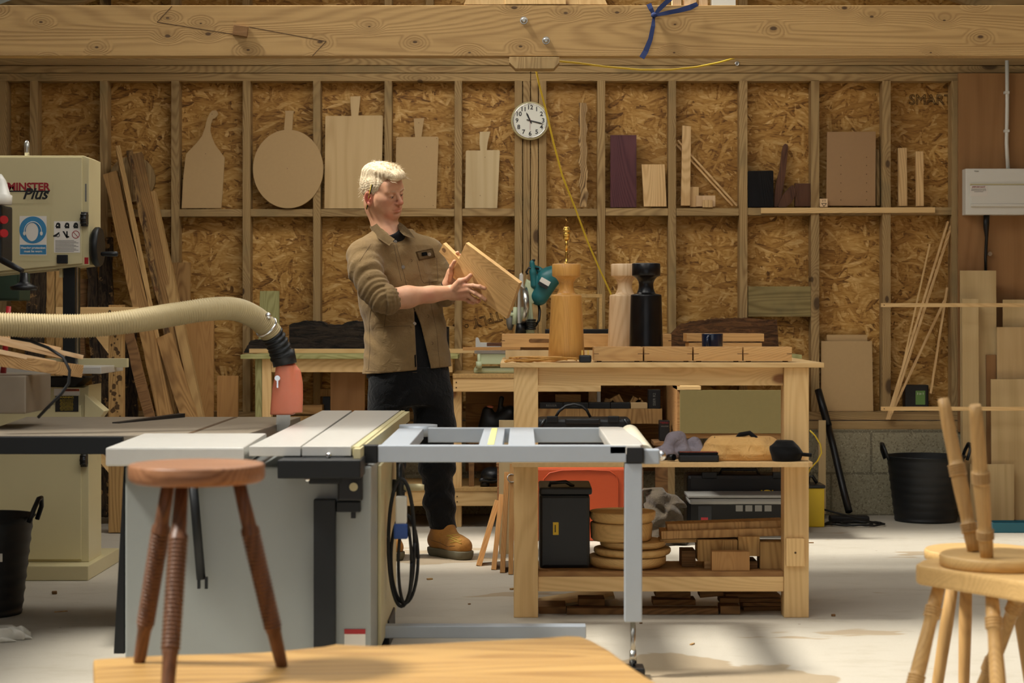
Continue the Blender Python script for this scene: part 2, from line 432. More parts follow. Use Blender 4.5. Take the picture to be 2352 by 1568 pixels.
M['chair'] = wood('ash_stool_top', S(214,176,116), S(172,132,78), 'X', 420, 0, None, .45, 1.0, .5, fine=.4)
M['chair_leg'] = wood('ash_stool_leg', S(200,160,104), S(154,116,68), 'Z', 420, 0, None, .45, 1.0, .5, fine=.4)
M['raw'] = wood('rough_sawn_plank', S(176,136,84), S(124,88,50), 'Z', 380, .12, S(70,46,26), .8, stain=S(110,82,52), bump=.4)
M['raw2'] = wood('pale_sawn_plank', S(196,158,102), S(150,112,66), 'Z', 420, .1, S(80,56,34), .8, bump=.4)
M['raw_x'] = wood('rough_offcut', S(200,160,108), S(152,114,72), 'X', 380, .1, S(80,50,30), .8, bump=.4)
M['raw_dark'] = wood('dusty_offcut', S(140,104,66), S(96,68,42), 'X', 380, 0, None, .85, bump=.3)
def bark(name, c1, c2, c3, axis='Z'):
    n = N(name); v = n.coord(); st = [42.0]*3; st['XYZ'.index(axis)] = 7.0
    f0 = n.noise(n.map(v, tuple(st)), 1.0, 6, .72, 1.2); f = n.ramp(f0, .38, .62)
    c = n.mix(f, c1, c2); c = n.mix(n.ramp(n.noise(v, 9, 5, .75), .56, .60), c, c3)
    n.bump(f0, 1.0, .02); return n.fin(c, .9)
M['bark'] = bark('bark', S(34,26,20), S(92,74,54), S(170,132,84))
M['bark_pale'] = bark('bark_edge', S(80,56,34), S(176,138,84), S(122,84,48))
M['charred'] = bark('blackened_timber', S(14,12,10), S(66,54,44), S(40,32,26), 'X')
M['burr'] = bark('waney_brown_slab', S(70,42,22), S(128,86,50), S(100,64,36), 'X')

M['cream'] = plain('cream_paint', S(208,196,152), .38, var=.04, sc=6)
M['grey_paint'] = plain('grey_paint', S(154,158,154), .42, var=.05, sc=5)
M['alu'] = plain('brushed_aluminium', S(222,220,212), .38, .55, var=.05, sc=30)
M['frame_alu'] = plain('grey_aluminium', S(176,184,192), .42, .35, var=.04, sc=20)
M['iron'] = plain('cast_iron', S(154,142,124), .45, .5, var=.12, sc=12)
M['steel'] = plain('steel', S(190,188,180), .25, .95, var=.06, sc=30)
M['chrome'] = plain('chrome', S(230,230,228), .12, 1.0, var=.02)
M['brass'] = plain('brass', S(212,168,84), .25, 1.0, var=.06)
M['black_metal'] = plain('black_metal', S(18,21,23), .45, .2, var=.2)
M['black'] = plain('black_plastic', S(13,14,16), .42, var=.2, sc=20)
M['rubber'] = plain('black_rubber', S(10,11,12), .6, var=.2, sc=20)
M['tub'] = plain('black_tub_rubber', S(15,18,21), .5, var=.15, sc=10)
M['dark_case'] = plain('tool_case_plastic', S(20,23,26), .4, var=.1)
M['red'] = plain('orange_red_plastic', S(226,96,60), .4, var=.1, **{'Transmission_Weight': .0})
M['guard'] = plain('translucent_orange_guard', S(236,140,108), .35, var=.12, **{'Subsurface_Weight': .3})
M['orange_lid'] = plain('orange_lid', S(182,74,34), .45, var=.06)
M['hose'] = plain('ribbed_hose', S(176,158,116), .55, var=.1)
M['teal'] = plain('teal_plastic', S(34,104,108), .38, var=.06)
M['mint'] = plain('pale_green_paint', S(196,206,168), .45, var=.05)
M['dark_green'] = plain('dark_green_paint', S(38,62,48), .5, var=.1)
M['yellow'] = plain('yellow_plastic', S(232,196,34), .42, var=.06)
M['yellow_cable'] = plain('yellow_cable', S(226,192,50), .5, var=.05)
M['blue_strap'] = plain('blue_webbing', S(30,48,96), .8, var=.15, sc=40)
M['blue'] = plain('blue_plastic', S(48,84,160), .45, var=.05)
M['sign_blue'] = plain('sign_blue', S(64,136,182), .4, var=.02)
M['white'] = plain('white_plastic', S(226,224,214), .4, var=.03)
M['paper'] = plain('white_label', S(230,224,214), .6, var=.03)
M['clock_face'] = plain('clock_face', S(236,236,224), .5, var=.01)
M['clock_rim'] = plain('clock_rim', S(206,196,152), .35, var=.04)
M['ink'] = plain('black_ink', S(20,20,20), .6, var=.0)
M['ink_brown'] = plain('printed_ink', S(84,60,30), .8, var=.1)
M['ink_red'] = plain('red_ink', S(150,30,36), .6, var=.0)
M['ink_grey'] = plain('grey_ink', S(120,118,112), .6, var=.0)
M['ink_yellow'] = plain('yellow_ink', S(226,196,60), .6, var=.0)
M['red_knob'] = plain('red_knob', S(170,28,34), .35, var=.05)
M['skin'] = None
M['sheet_plastic'] = plain('clear_bag', S(206,200,186), .4, var=.1)
M['crate_blue'] = plain('teal_crate', S(36,96,110), .5, var=.08)
M['clear_box'] = plain('frosted_box', S(150,148,142), .4, var=.06, sc=6, **{'Transmission_Weight': .2})
M['label_green'] = plain('green_label', S(104,142,72), .5, var=.06)

def skin():
    n = N('skin'); v = n.coord(False)
    base = n.mix(n.noise(v, 26, 4, .6), S(192,140,108), S(216,166,132))
    base = n.mix(n.ramp(n.noise(v, 9, 2), .5, .75, 0, .45), base, S(196,112,88))
    n.bump(n.noise(v, 420, 3), .12, .001)
    return n.fin(base, .5, 0, .4, **{'Subsurface_Weight': .12, 'Subsurface_Radius': (.6,.25,.12), 'Subsurface_Scale': .01})
M['skin'] = skin()
def cloth(name, c, var=.12, weave=900, bump=.25, rough=.85, seam=None):
    n = N(name); v = n.coord(False); f = n.noise(v, 14, 5, .65)
    fine = n.noise(n.map(v, (1,1,.5)), weave, 2)
    col = n.mix(f, dk(c, 1-var*1.5), dk(c, 1+var)); col = n.mix(n.math('MULTIPLY', fine, .3), col, dk(c, .6))
    h = n.math('ADD', n.math('MULTIPLY', n.noise(v, 22, 3, .6, .8), 1.0), n.math('MULTIPLY', fine, .04))
    n.bump(h, bump, .02); return n.fin(col, rough, 0, .2, **{'Sheen_Weight': .1})
M['jacket'] = cloth('brown_canvas', S(128,104,68), .16, bump=.28)
M['tee'] = cloth('black_jersey', S(8,8,10), .1)
M['denim'] = cloth('black_denim', S(8,9,11), .15, bump=.5)
M['suede'] = cloth('tan_suede', S(168,118,56), .35, bump=.3)
M['sole'] = plain('boot_sole', S(96,90,70), .7, var=.2)
M['lace'] = plain('boot_lace', S(176,148,60), .8, var=.2)
M['canvas'] = cloth('tan_canvas', S(226,178,110), .12, bump=.6)
M['grey_cloth'] = cloth('lilac_grey_cloth', S(146,138,146), .12, bump=.5)
M['dust_bag'] = cloth('dust_sheet', S(78,68,54), .2, bump=.6)
def hair():
    n = N('blond_hair'); v = n.coord(False)
    f = n.noise(n.map(v, (60,60,18)), 6, 4, .7)
    n.bump(f, .8, .004); return n.fin(n.mix(n.ramp(f, .25, .7), S(196,162,112), S(255,240,208)), .5, 0, .4)
M['hair'] = hair()
def floor_mat():
    n = N('concrete_floor'); v = n.coord(False)
    big = n.noise(v, .9, 3, .6); mid = n.noise(n.map(v, (1,2.2,1)), 4.5, 4, .65); fine = n.noise(v, 240, 1, .7)
    c = n.mix(big, S(180,173,158), S(200,193,178)); c = n.mix(n.ramp(mid,   .5, .75, 0, .4), c, S(164,153,132))
    damp = n.noise(n.map(v, (1.1,2.0,1), loc=(3.1,7.7,0)), .9, 4, .55)
    c = n.mix(n.ramp(damp, .63, .65, 0, .6), c, S(158,132,94))
    q = n.n('VectorMath', operation='DISTANCE'); n.l(n.map(v, (1,.8,0)), q.inputs[0]); q.inputs[1].default_value = (.50, 1.08*.8, 0)
    edge = n.math('ADD', q.outputs['Value'], n.math('MULTIPLY', n.math('SUBTRACT', n.noise(v, 3.2, 3, .6), .5), .55))
    c = n.mix(n.ramp(edge, .50, .47, 0, .75), c, S(158,136,102))
    c = n.mix(n.math('MULTIPLY', fine, .25), c, S(140,126,104))
    spk = n.voro(v, 9.0); sc = n.n('SeparateColor'); n.l(spk.outputs['Color'], sc.inputs[0])
    sp = n.math('MULTIPLY', n.math('LESS_THAN', sc.outputs[0], .22), n.ramp(spk.outputs['Distance'], .07, .03))
    c = n.mix(n.math('MULTIPLY', sp, .7), c, S(110,84,54))
    n.bump(n.math('ADD', mid, fine), .2, .004); return n.fin(c, .8, 0, .25)
M['floor'] = floor_mat()
def blocks():
    n = N('concrete_blocks'); v = n.coord(False, 'Object')
    q = n.n('TexBrick'); n.l(n.map(v, rot=(R(90),0,0), loc=(.07,0,0)), q.inputs['Vector'])
    q.offset = .5; q.inputs['Scale'].default_value = 1.0; q.inputs['Brick Width'].default_value = .45; q.inputs['Row Height'].default_value = .235; q.inputs['Mortar Size'].default_value = .007
    q.inputs['Color1'].default_value = (*S(168,160,132), 1); q.inputs['Color2'].default_value = (*S(156,148,122), 1); q.inputs['Mortar'].default_value = (*S(124,117,96), 1)
    f = n.noise(v, 90, 4, .7); c = n.mix(n.ramp(f, .52, .62), q.outputs[0], S(124,116,92)); c = n.mix(n.ramp(n.noise(v, 130, 2), .6, .7), c, S(190,182,154))
    n.bump(n.math('ADD', f, n.math('MULTIPLY', q.outputs['Fac'], -1.0)), .6, .006); return n.fin(c, .9)
M['blocks'] = blocks()
def roofmat():
    n = N('roof_sheet'); v = n.coord(False); return n.fin(n.mix(n.noise(v, 3, 4), S(150,150,144), S(170,170,162)), .5, .1)
M['roof'] = roofmat()
M['eye_white'] = plain('eye_white', S(214,200,190), .25, var=.02)
M['iris'] = plain('iris', S(52,62,72), .2, var=.1)
M['brow_dark'] = plain('lash_line', S(96,60,46), .7, var=.1)
M['seam'] = plain('dark_seam', S(88,68,42), .9, var=.1)
M['glaze'] = plain('blue_glaze', S(22,34,58), .15, var=.2)
M['roller'] = plain('cream_roller', S(200,192,168), .5, var=.04)
M['pale_yellow'] = plain('pale_yellow_scale', S(226,218,130), .6, var=.02)
# ---------------------------------------------------------------- the building
WZ = 10.54                                  # stud faces
b = B(); b.box(-4.3, 4.3, -2.0, 11.0, -.12, 0); struct('floor', b, M['floor'], 'pale dusty concrete workshop floor')
b = B(); b.box(-4.3, 4.3, WZ+.10, WZ+.118, .57, 3.6); ow = struct('wall_back', b, M['osb'], 'strand board lining behind the studs')
b = B(); b.box(-4.3, 4.3, WZ-.045, WZ+.118, 0, FZ(986, WZ-.04)); struct('wall_back', b, M['blocks'], 'low concrete block wall under the timber frame')
for sx, nm in ((-1, 'wall_left'), (1, 'wall_right')):
    b = B(); b.box(sx*4.3, sx*4.32, -2.0, 10.66, 0, 2.6); struct(nm, b, M['wall_plain'], 'strand board side wall')
b = B()
b.box(-4.3, -2.6, -2.02, -2.0, 0, 3.4); b.box(2.6, 4.3, -2.02, -2.0, 0, 3.4); b.box(-2.6, 2.6, -2.02, -2.0, 2.7, 3.6)
struct('wall_front', b, M['wall_plain'], 'front wall around the open doorway')
# corrugated roof in two slopes with bands of rooflight left open between the sheets
bands = [(-2.0, 2.3), (4.1, 4.6), (6.35, 7.9), (9.15, 11.0)]
def rz(x): return 3.8 - .36*abs(x)
for (y0, y1) in bands:
    for sx in (-1, 1):
        b = B(); n = 90; ts = [i/n for i in range(n+1)]
        ny = max(2, int((y1-y0)/.038)); rows = []
        for j in range(ny+1):
            y = y0+(y1-y0)*j/ny; rows.append([b.bm.verts.new((sx*4.35*t, y, rz(4.35*t)+.012*sin(j*pi/2))) for t in (0, 1)])
        for a, c in zip(rows, rows[1:]): b.bm.faces.new((a[0], a[1], c[1], c[0]))
        bmesh.ops.solidify(b.bm, geom=b.bm.faces[:], thickness=.004)
        struct('ceiling', b, M['roof'], 'roof sheets added over the rooflight ends to block sun')
for (y0, y1) in ((2.3,4.1),(4.6,6.35),(7.9,9.15)):  # unseen sheets added over outer rooflight ends to keep sun off the sides
    for sx in (-1, 1):
        b = B(); xa, xb = (3.3, 4.35) if sx < 0 else (3.0, 4.35)
        n = max(2, int((y1-y0)/.038)); rows = [[b.bm.verts.new((sx*t, y0+(y1-y0)*j/n, rz(t)+.012*sin(j*pi/2))) for t in (xa, xb)] for j in range(n+1)]
        for a, c in zip(rows, rows[1:]): b.bm.faces.new((a[0], a[1], c[1], c[0]))
        bmesh.ops.solidify(b.bm, geom=b.bm.faces[:], thickness=.004); struct('ceiling', b, M['roof'], 'roof sheets added over the rooflight ends to block sun')
k = 1
def trim(b, m, label=None):
    global k
    o = struct('trim_%d' % k, b, m, label); k += 1; return o
for y in (2.4, 4.2, 6.3, 7.8, 9.1, 10.0):           # rafters across each slope
    for sx in (-1, 1):
        b = B(); Mx = Matrix.Rotation(sx*math.atan(.36), 4, 'Y'); b.box(0, sx*4.6, -.03, .03, -.16, -.02); b.bm.transform(Matrix.Translation((0, y, 3.8)) @ Mx)
        trim(b, M['stud_x'], 'sloping roof rafter')
# studs
studs = [(-160,-140),(-2,15),(68,86),(229,247),(393,411),(557,575),(719,736),(883,900),(1044,1061),(1182,1199.5),(1201.5,1217.5),(1219.5,1235.5),(1237.5,1255),
         (1372,1390),(1535,1553),(1698,1717),(1863,1882),(2027,2046),(2186,2201),(2360,2380)]
for i, (a, c) in enumerate(studs):
    lo = 945
    b = B(); b.fb(a, 186 - (a/2352)*3, c, lo, WZ, .095, .002)
    trim(b, M['stud'], 'upright timber stud of the back wall')
for (y0, y1, dz, sh) in ((168.5,186,0,-3.0),(151,167,-.006,-3.0),(134,149.5,-.012,-2.5)):
    for (xa, xb) in ((-240, 1218), (1219.5, 2600)):
        b = B(); b.fb(xa, y0, xb, y1, WZ+dz, .095, .002); trim(b, M['stud_x'], 'horizontal head plate of the back wall')
for (y0, y1, dz) in ((945,964.5,0),(967,985.5,-.03)):
    b = B(); b.fb(-240, y0, 2600, y1, WZ+dz, .11, .002); trim(b, M['stud_x'], 'sole plate on the block wall')
b = B(); b.fb(-240, 100, 2600, 132, WZ+.03, .07); trim(b, M['stud_x'])
ups = [(229,247),(393,411),(557,575),(883,900),(978,996),(1372,1390),(1698,1717)]
for a, c in ups:
    b = B(); b.fb(a, -320, c, 100, WZ, .09); trim(b, M['stud'], 'stud of the gable above the beam')
# noggins that make the long shelf
nogs = [(15,68,481),(86,229,481.5),(247,393,481),(411,557,480),(575,719,480),(736,883,480),(900,1044,479.5),(1061,1182,479),(1255,1372,479),(1390,1535,478),(1553,1698,478),(1717,1863,477),(1882,2027,477),(2046,2186,476)]
for a, c, y in nogs:
    b = B(); b.fb(a+.5, y, c-.5, y+17, WZ+.004, .09, .002); trim(b, M['stud_x'], 'noggin between studs used as a shelf')
b = B(); b.fb(1718, 657.5, 1863, 727, WZ+.01, .04, .002); trim(b, M['old_green'], 'wide stained board fixed between two studs')
SHELF = FZ(479, WZ) + .001
# printed lettering on the strand board
t = text('lettering', 'SMART', .080, P(2138, 230, WZ+.0975), M['ink_brown'], ow, outline=.0017)
t = text('lettering', 'SMARTPLY \u2022 E', .078, P(1228, 702, WZ+.0975), M['ink_brown'], ow, roll=R(180-16), outline=.0016, align='LEFT')
# brown plywood meter board
b = B(); b.fb(2201, 168, 2560, 992, WZ-.06, .018, .001); trim(b, M['ply_brown'], 'brown plywood panel behind the fuse board')
# tie beam
BZ = 8.2; beam_top, beam_bot = FZ(12, BZ), FZ(129, BZ)
b = B(); b.box(-4.25, 4.25, BZ, BZ+.075, beam_bot, beam_top, .003)
beam = trim(b, M['beam'], 'large horizontal softwood beam with a scarf joint')
def bp(x, y): return (FX(x, BZ), FZ(y, BZ))
b = B()
for (x0,y0),(x1,y1) in (((395,14),(361,51)),((361,51),(537,79)),((572,62),(749,95)),((749,95),(717,129))):
    p0, p1 = P(x0,y0,BZ-.0005), P(x1,y1,BZ-.0005); d = (p1-p0).normalized(); nn = Vector((-d.z,0,d.x))*.0016
    b._add([p0-nn, p1-nn, p1+nn, p0+nn, *(q+Vector((0,.002,0)) for q in (p0-nn,p1-nn,p1+nn,p0+nn))], [(0,1,2,3),(4,7,6,5),(0,4,5,1),(1,5,6,2),(2,6,7,3),(3,7,4,0)])
obj('scarf_joint', b, M['ink_brown'], beam)
b = B(); b.prism([bp(x,y) for x, y in ((538,58),(571,62),(568,86),(535,81))], BZ-.018, BZ+.01, .002); lbl(obj('peg', b, M['raw_dark'], beam), 'square wooden peg')
for x, y in ((1203,47),(1254,93)):
    b = B(); c = P(x,y,BZ); b.cyl(c, c+Vector((0,-.004,0)), .0165, n=28); b.turned(c+Vector((0,-.004,0)), c+Vector((0,-.014,0)), [(0,.013),(.6,.012),(1,.007)])
    lbl(obj('bolt', b, M['steel'], beam), 'round steel bolt head')
b = B(); b.prism([bp(x,y) for x, y in ((1170,131),(1285,131),(1285,144),(1272,158),(1184,158),(1170,144))], BZ-.005, BZ+.09, .002)
lbl(obj('packing_block', b, M['stud'], beam), 'chamfered block under the beam')
# king post and braces resting on the beam
b = B(); b.fb(1160, -260, 1300, 10, BZ+.0, .07, .002); trim(b, M['pine_z'], 'post standing on the beam')
for s, xa in ((-1, 1160), (1, 1300)):
    b = B(); b.prism([bp(xa, -200), bp(xa, 10), bp(xa+s*95, 10), ], BZ+.005, BZ+.06); trim(b, M['pine_z'], 'brace beside the post on the beam')

# ---------------------------------------------------------------- light
EXPO = .08
w = bpy.data.worlds.new('world'); bpy.context.scene.world = w; w.use_nodes = True
bg = w.node_tree.nodes['Background']; bg.inputs[0].default_value = (.80, .88, 1, 1); bg.inputs[1].default_value = .45
def area(name, loc, sx, sy, energy, col, rot=(0,0,0)):
    l = bpy.data.lights.new(name, 'AREA'); l.shape = 'RECTANGLE'; l.size = sx; l.size_y = sy; l.energy = energy; l.color = col
    o = bpy.data.objects.new(name, l); C.objects.link(o); o.location = loc; o.rotation_euler = rot; return o
def sun(d, e, ang, col):
    l = bpy.data.lights.new('sun', 'SUN'); l.energy = e; l.angle = ang; l.color = col
    o = bpy.data.objects.new('sun', l); C.objects.link(o); o.rotation_euler = Vector(d).to_track_quat('Z', 'Y').to_euler(); return o
DAY = (1.0, .955, .87)
sun((-.56, -.12, .82), 5.0, R(8), (1, .96, .88))
for sx in (-1, 1):
    ry = sx*math.atan(.36)
    k_ = 1.7 if sx < 0 else .75
    for (yc, yl, e) in ((8.45, 1.3, 23), (5.45, 1.6, 21), (3.2, 1.6, 6)):
        area('rooflight', (sx*.75, yc, rz(.75)-.02), 1.3, yl, e*k_, DAY, (0, ry, 0))
area('doorway_daylight', (-.4, -1.9, 1.4), 3.6, 2.4, 13, (1.0, .93, .82), (R(90), 0, 0))
# ---------------------------------------------------------------- things on the long shelf
def prof(name, pts, Z, d, m, label, cat, lean=.04, bev=.001, group=None):
    """a flat thing standing on the shelf, its outline taken at depth Z, leaning back a little"""
    zb = min(FZ(y, Z) for x, y in pts)
    b = B(); b.prism([(FX(x, Z), FZ(y, Z)-zb) for x, y in pts], 0, d, bev)
    Mt = Matrix.Translation((0, Z, max(zb, SHELF) if zb > 1 else zb)) @ Matrix.Rotation(-lean, 4, 'X')
    o = obj(name, b, m, None, Mt); tag(o, label, cat, group); return o
def dots(parent, pts, Z, r=.0022, m=None):
    for x, y in pts: b = B(); c = P(x, y, Z); b.cyl(c, c+Vector((0,.001,0)), r, n=8); obj('screw_hole', b, m or M['ink_brown'], parent)
SZ = WZ + .015
def arc(cx, cy, r, a0, a1, n):
    return [(cx+r*cos(R(a0+(a1-a0)*i/n)), cy-r*sin(R(a0+(a1-a0)*i/n))) for i in range(n+1)]
# curved paddle template with a hooked handle
pts = [(417,478),(419,430),(421,398),(426,353),(450,328),(463,311),(470,290),(474,272),(480,259),(486,252)]
pts += arc(491, 260, 8, 130, -60, 10) + [(493,270),(487,272),(483,284),(482,300),(486,315),(492,329),(501,343),(515,361),(513,400),(511,440),(508,478)]
o = prof('board_template', pts, SZ, .012, M['mdf'], 'fibreboard paddle template with a curved hooked handle', 'template')
dots(o, [(472,353),(487,262)], SZ-.004)
# round paddle
el = [(661.5+(x-661)*.894, y) for x, y in arc(661, 388, 90.5, 84, -264, 72)]
pts = [(652,297),(655,262),(654,254),(675,254),(673,262),(671,297)] + el
o = prof('board_template', pts, WZ-.0125, .012, M['mdf'], 'large round fibreboard paddle template with a short flared handle', 'template', lean=.012); dots(o, [(660,387)], WZ-.0135)
# large birch ply paddle
def paddle(x0, y0, x1, y1, hx0, hx1, hy, fx0, fx1, skew=0):
    m = (hx0+hx1)/2
    return [(x0, y1), (x0+skew*.3, y0+2), (x0+skew*.3+2, y0), (hx0, y0), (hx0-2, hy+25), (fx0, hy), (fx1, hy-1), (hx1+2, hy+25), (hx1, y0-1), (x1-2, y0-1), (x1, y0+2), (x1-skew, y1)]
prof('board_template', paddle(745,265,879,479,806,822,220,803,827,4), SZ-.010, .012, M['birch'], 'large pale birch plywood paddle template behind the man', 'template', lean=.05)
o = prof('board_template', paddle(908,314,1007,479,953,968,271,950,974,5), SZ, .012, M['mdf'], 'fibreboard rectangular paddle template to the right of the blond man', 'template'); dots(o, [(914,320),(1003,318),(962,282),(980,337),(975,451),(995,472)], SZ-.001)
o = prof('board_template', paddle(1068,345,1148,478,1103,1118,302,1102,1126,6), SZ-.004, .012, M['birch2'], 'small pale birch paddle template just before the clock posts', 'template'); dots(o, [(1114,361),(1103,449)], SZ-.006)
# round slatted disc behind the leaning timbers
b = B(); c = P(303, 411, SZ+.02); b.cyl(c, c+Vector((0,.03,0)), .129, n=56)
o = obj('pot_stand', b, M['stud'], None); tag(o, 'round slatted wooden disc half hidden behind the leaning timbers', 'wooden disc')
b = B(); c = P(333, 420, SZ+.018); b.cyl(c, c+Vector((0,.004,0)), .0125, n=20); obj('hole', b, M['black'], o)
b = B(); c = P(303, 411, SZ+.0195)
for x in (-.075, -.035, .005, .045, .085): hgt = math.sqrt(.129**2-x*x)*.98; b.box(c.x+x-.0008, c.x+x+.0008, c.y, c.y+.002, c.z-hgt, c.z+hgt)
obj('slat_gaps', b, M['ink_brown'], o)
# striped twisted length
b = B(); n = 16; rr = []
for i in range(n+1):
    t = i/n; px = 1338 + 2.5*sin(i*1.9) + 3*t; py = 236 + 239*t; w = 8.5 + 1.0*sin(i*2.3)
    rr.append([b.bm.verts.new(P(px+sx*w, py, SZ+dy)) for sx, dy in ((-1,-.004),(1,.0),(1,.03),(-1,.03))])
b.skin(rr, True, False)
tag(obj('timber_offcut', b, M['zebra'], None), 'slim wavy striped hardwood length standing on the shelf', 'timber')
# purple board, pale ash board
b = B(); b.fb(1402, 310, 1462, 476, SZ-.005, .028, .001); tag(obj('timber_offcut', b, M['purple'], None), 'dark purple hardwood board standing on the shelf', 'timber')
prof('timber_offcut', [(1479,474),(1474,377),(1527,377),(1531,474)], SZ-.005, .022, M['ash_z'], 'short pale ash board with strong arched grain', 'timber')
# upright stick, leaning strips and blocks
prof('timber_offcut', [(1564,472),(1568,287),(1588,289),(1585,472)], SZ-.004, .022, M['ash_z'], 'tall square pale stick beside the leaning strips', 'timber')
for i, (xa, ya, xb, yb, w, dz) in enumerate(((1557,322,1696,474,.011,.024),(1552,330,1686,474,.011,.042))):
    o = board('wooden_strip', P(xb-3, yb, SZ+dz)+Vector((0,0,.004)), P(xa, ya, SZ+dz), w, .012, M['ash_z']); tag(o, ('front' if i == 0 else 'rear')+' of two thin strips leaning diagonally on the shelf', 'strip', 'thin strips leaning on the shelf')
b = B(); b.fb(1585, 429, 1605, 475, SZ+.02, .03, .001); tag(obj('wood_block', b, M['ash_z'], None), 'upright pale block standing behind small stacked blocks', 'block')
b = B(); b.fb(1599, 449, 1643, 474, SZ-.004, .024, .001); tag(obj('wood_block', b, M['maple'], None), 'pale wooden block lying beside the tall stick', 'block')
b = B(); b.fb(1614, 459, 1637, 476, SZ-.024, .018, .001); tag(obj('wood_block', b, M['ash_z'], None), 'smallest pale block in front of its neighbour', 'block')
# black block and walnut pieces
prof('timber_offcut', [(1718,475),(1718,394),(1720,392),(1775,391),(1777,393),(1777,475)], SZ-.003, .03, M['ebony'], 'square blue black stained board on the shelf', 'timber')
prof('walnut_paddle', [(1778,475),(1779,450),(1783,420),(1791,390),(1797,345),(1800,333),(1804,329),(1810,331),(1811,338),(1808,370),(1804,405),(1798,440),(1790,475)], SZ+.02, .018, M['walnut'], 'tall tapering dark walnut handle shape', 'paddle')
prof('walnut_paddle', [(1786,472),(1799,446),(1815,428),(1822,424),(1828,435),(1826,452),(1818,466),(1806,475),(1790,476)], SZ-.012, .016, M['walnut'], 'rounded dark walnut blade shape in front of others', 'paddle')
b = B(); b.fb(1826, 421, 1862, 474, SZ+.005, .03, .002); tag(obj('timber_offcut', b, M['walnut'], None), 'square dark walnut block beside the stud', 'timber')
# drilled fibreboard panel and small blocks
o = prof('drilled_panel', [(1898,472),(1901,302),(2012,301),(2013,302),(2011,473)], SZ-.003, .012, M['mdf_dark'], 'brown fibreboard panel with two columns of small holes', 'panel')
dots(o, [(x, y) for x in (1931.5, 1990.5) for y in (361,380,400,420,440,459)], SZ-.006, .0028)
prof('timber_offcut', [(2013,472),(2013,340),(2021,345),(2021,472)], SZ+.03, .02, M['stud'], 'grey strip standing behind the drilled panel', 'timber')
b = B(); b.fb(1883, 456, 1901, 475, SZ-.018, .014, .001); o = tag(obj('wood_block', b, M['maple'], None), 'tiny pale block marked with a triangle', 'block')
b = B()
tri = [P(1887,467,SZ-.019), P(1898,467,SZ-.019), P(1892.5,474,SZ-.019)]
for i in range(3): b.cyl(tri[i], tri[(i+1)%3], .0014, n=6)
for x in (1890, 1895): b.cyl(P(x,459,SZ-.019), P(x,463,SZ-.019), .0012, n=6)
obj('pencil_mark', b, M['ink'], o)
for x0, x1, y, l in ((2064,2084,339,'taller of two upright pale rails near the meter board'),(2105,2122,347,'shorter of two upright pale rails near the meter board')):
    prof('timber_offcut', [(x0,473),(x0,y),(x1,y),(x1,473)], SZ-.004, .024, M['ash_z'], l, 'timber')
o = [q for q in bpy.data.objects if q.name.startswith('timber_offcut')][-1]
o = board('timber_strip', P(1748,483.5,WZ-.014), P(2148,482,WZ-.014), .031, .013, M['pine_z']); tag(o, 'orange pine strip screwed along the shelf edge', 'strip')
# ---------------------------------------------------------------- clock
cc = P(1217.5, 279, WZ-.001); o = empty('wall_clock', cc, 'round cream wall clock showing about quarter past eleven', 'clock')
b = B(); b.turned(cc, cc+Vector((0,-.045,0)), [(0,.098),(.3,.107),(.8,.108),(.95,.106),(1,.098)], 64); obj('case', b, M['clock_rim'], o)
b = B(); b.torus(cc+Vector((0,-.047,0)), (0,1,0), .0945, .0035, 64); obj('bezel', b, M['chrome'], o)
b = B(); b.cyl(cc+Vector((0,-.0455,0)), cc+Vector((0,-.0475,0)), .094, n=64); fc = obj('dial', b, M['clock_face'], o)
fy = cc.y-.048; bd = []
for h in range(1, 13):
    a = R(90-30*h); text('numeral', str(h), .034, (cc.x+.0735*cos(a), fy, cc.z+.0735*sin(a)), M['ink'], fc, bold=.0009)
b = B()
for q in range(60):
    a = R(6*q); b.cyl((cc.x+.088*cos(a), fy-.0002, cc.z+.088*sin(a)), (cc.x+(.0905)*cos(a), fy-.0002, cc.z+.0905*sin(a)), .0006, n=5)
obj('minute_marks', b, M['ink'], fc)
def hand(nm, ang, L, tail, w, y, m):
    b = B(); a = R(90-ang); d = Vector((cos(a),0,sin(a))); s_ = Vector((-d.z,0,d.x)); c = Vector((cc.x, y, cc.z))
    vs = [c-d*tail+s_*w, c-d*tail-s_*w, c-s_*w, c+d*L*.7-s_*w*1.3, c+d*L, c+d*L*.7+s_*w*1.3, c+s_*w]
    vs2 = [v+Vector((0,-.0012,0)) for v in vs]; b._add(vs+vs2, [tuple(range(7)), tuple(range(13,6,-1))]+[(i,(i+1)%7,(i+1)%7+7,i+7) for i in range(7)])
    return obj(nm, b, m, o)
hand('hour_hand', 335, .052, .018, .0036, fy-.002, M['ink']); hand('minute_hand', 104, .082, .02, .0028, fy-.004, M['ink']); hand('second_hand', 180, .06, .012, .0006, fy-.0055, M['ink_red'])
# ---------------------------------------------------------------- fuse board, conduit and cables
Z = WZ-.062; o = empty('fuse_board', P(2285, 493, Z), 'white fuse board box on the brown plywood panel', 'fuse board')
b = B(); b.fb(2218, 387, 2480, 493, Z-.085, .085, .004); obj('case', b, M['white'], o)
b = B(); b.fb(2230, 425, 2470, 468, Z-.092, .008, .002); obj('cover_flap', b, M['white'], o)
b = B(); b.fb(2228, 422, 2470, 424.5, Z-.094, .01); obj('flap_hinge', b, M['clock_rim'], o)
b = B(); b.fb(2230, 468, 2470, 474, Z-.097, .012, .002); obj('lip', b, M['white'], o)
b = B(); b.fb(2228, 426, 2268, 450, Z-.0935, .001); lb = obj('label', b, M['paper'], o)
text('lettering', 'IMPORTANT', .013, P(2248,429.5,Z-.0945), M['ink_red'], lb)
for i, s_ in enumerate(('This installation must be periodically','inspected and tested, and a report on','its condition obtained')): text('lettering', s_, .0055, P(2248,434+3*i,Z-.0945), M['ink_grey'], lb)
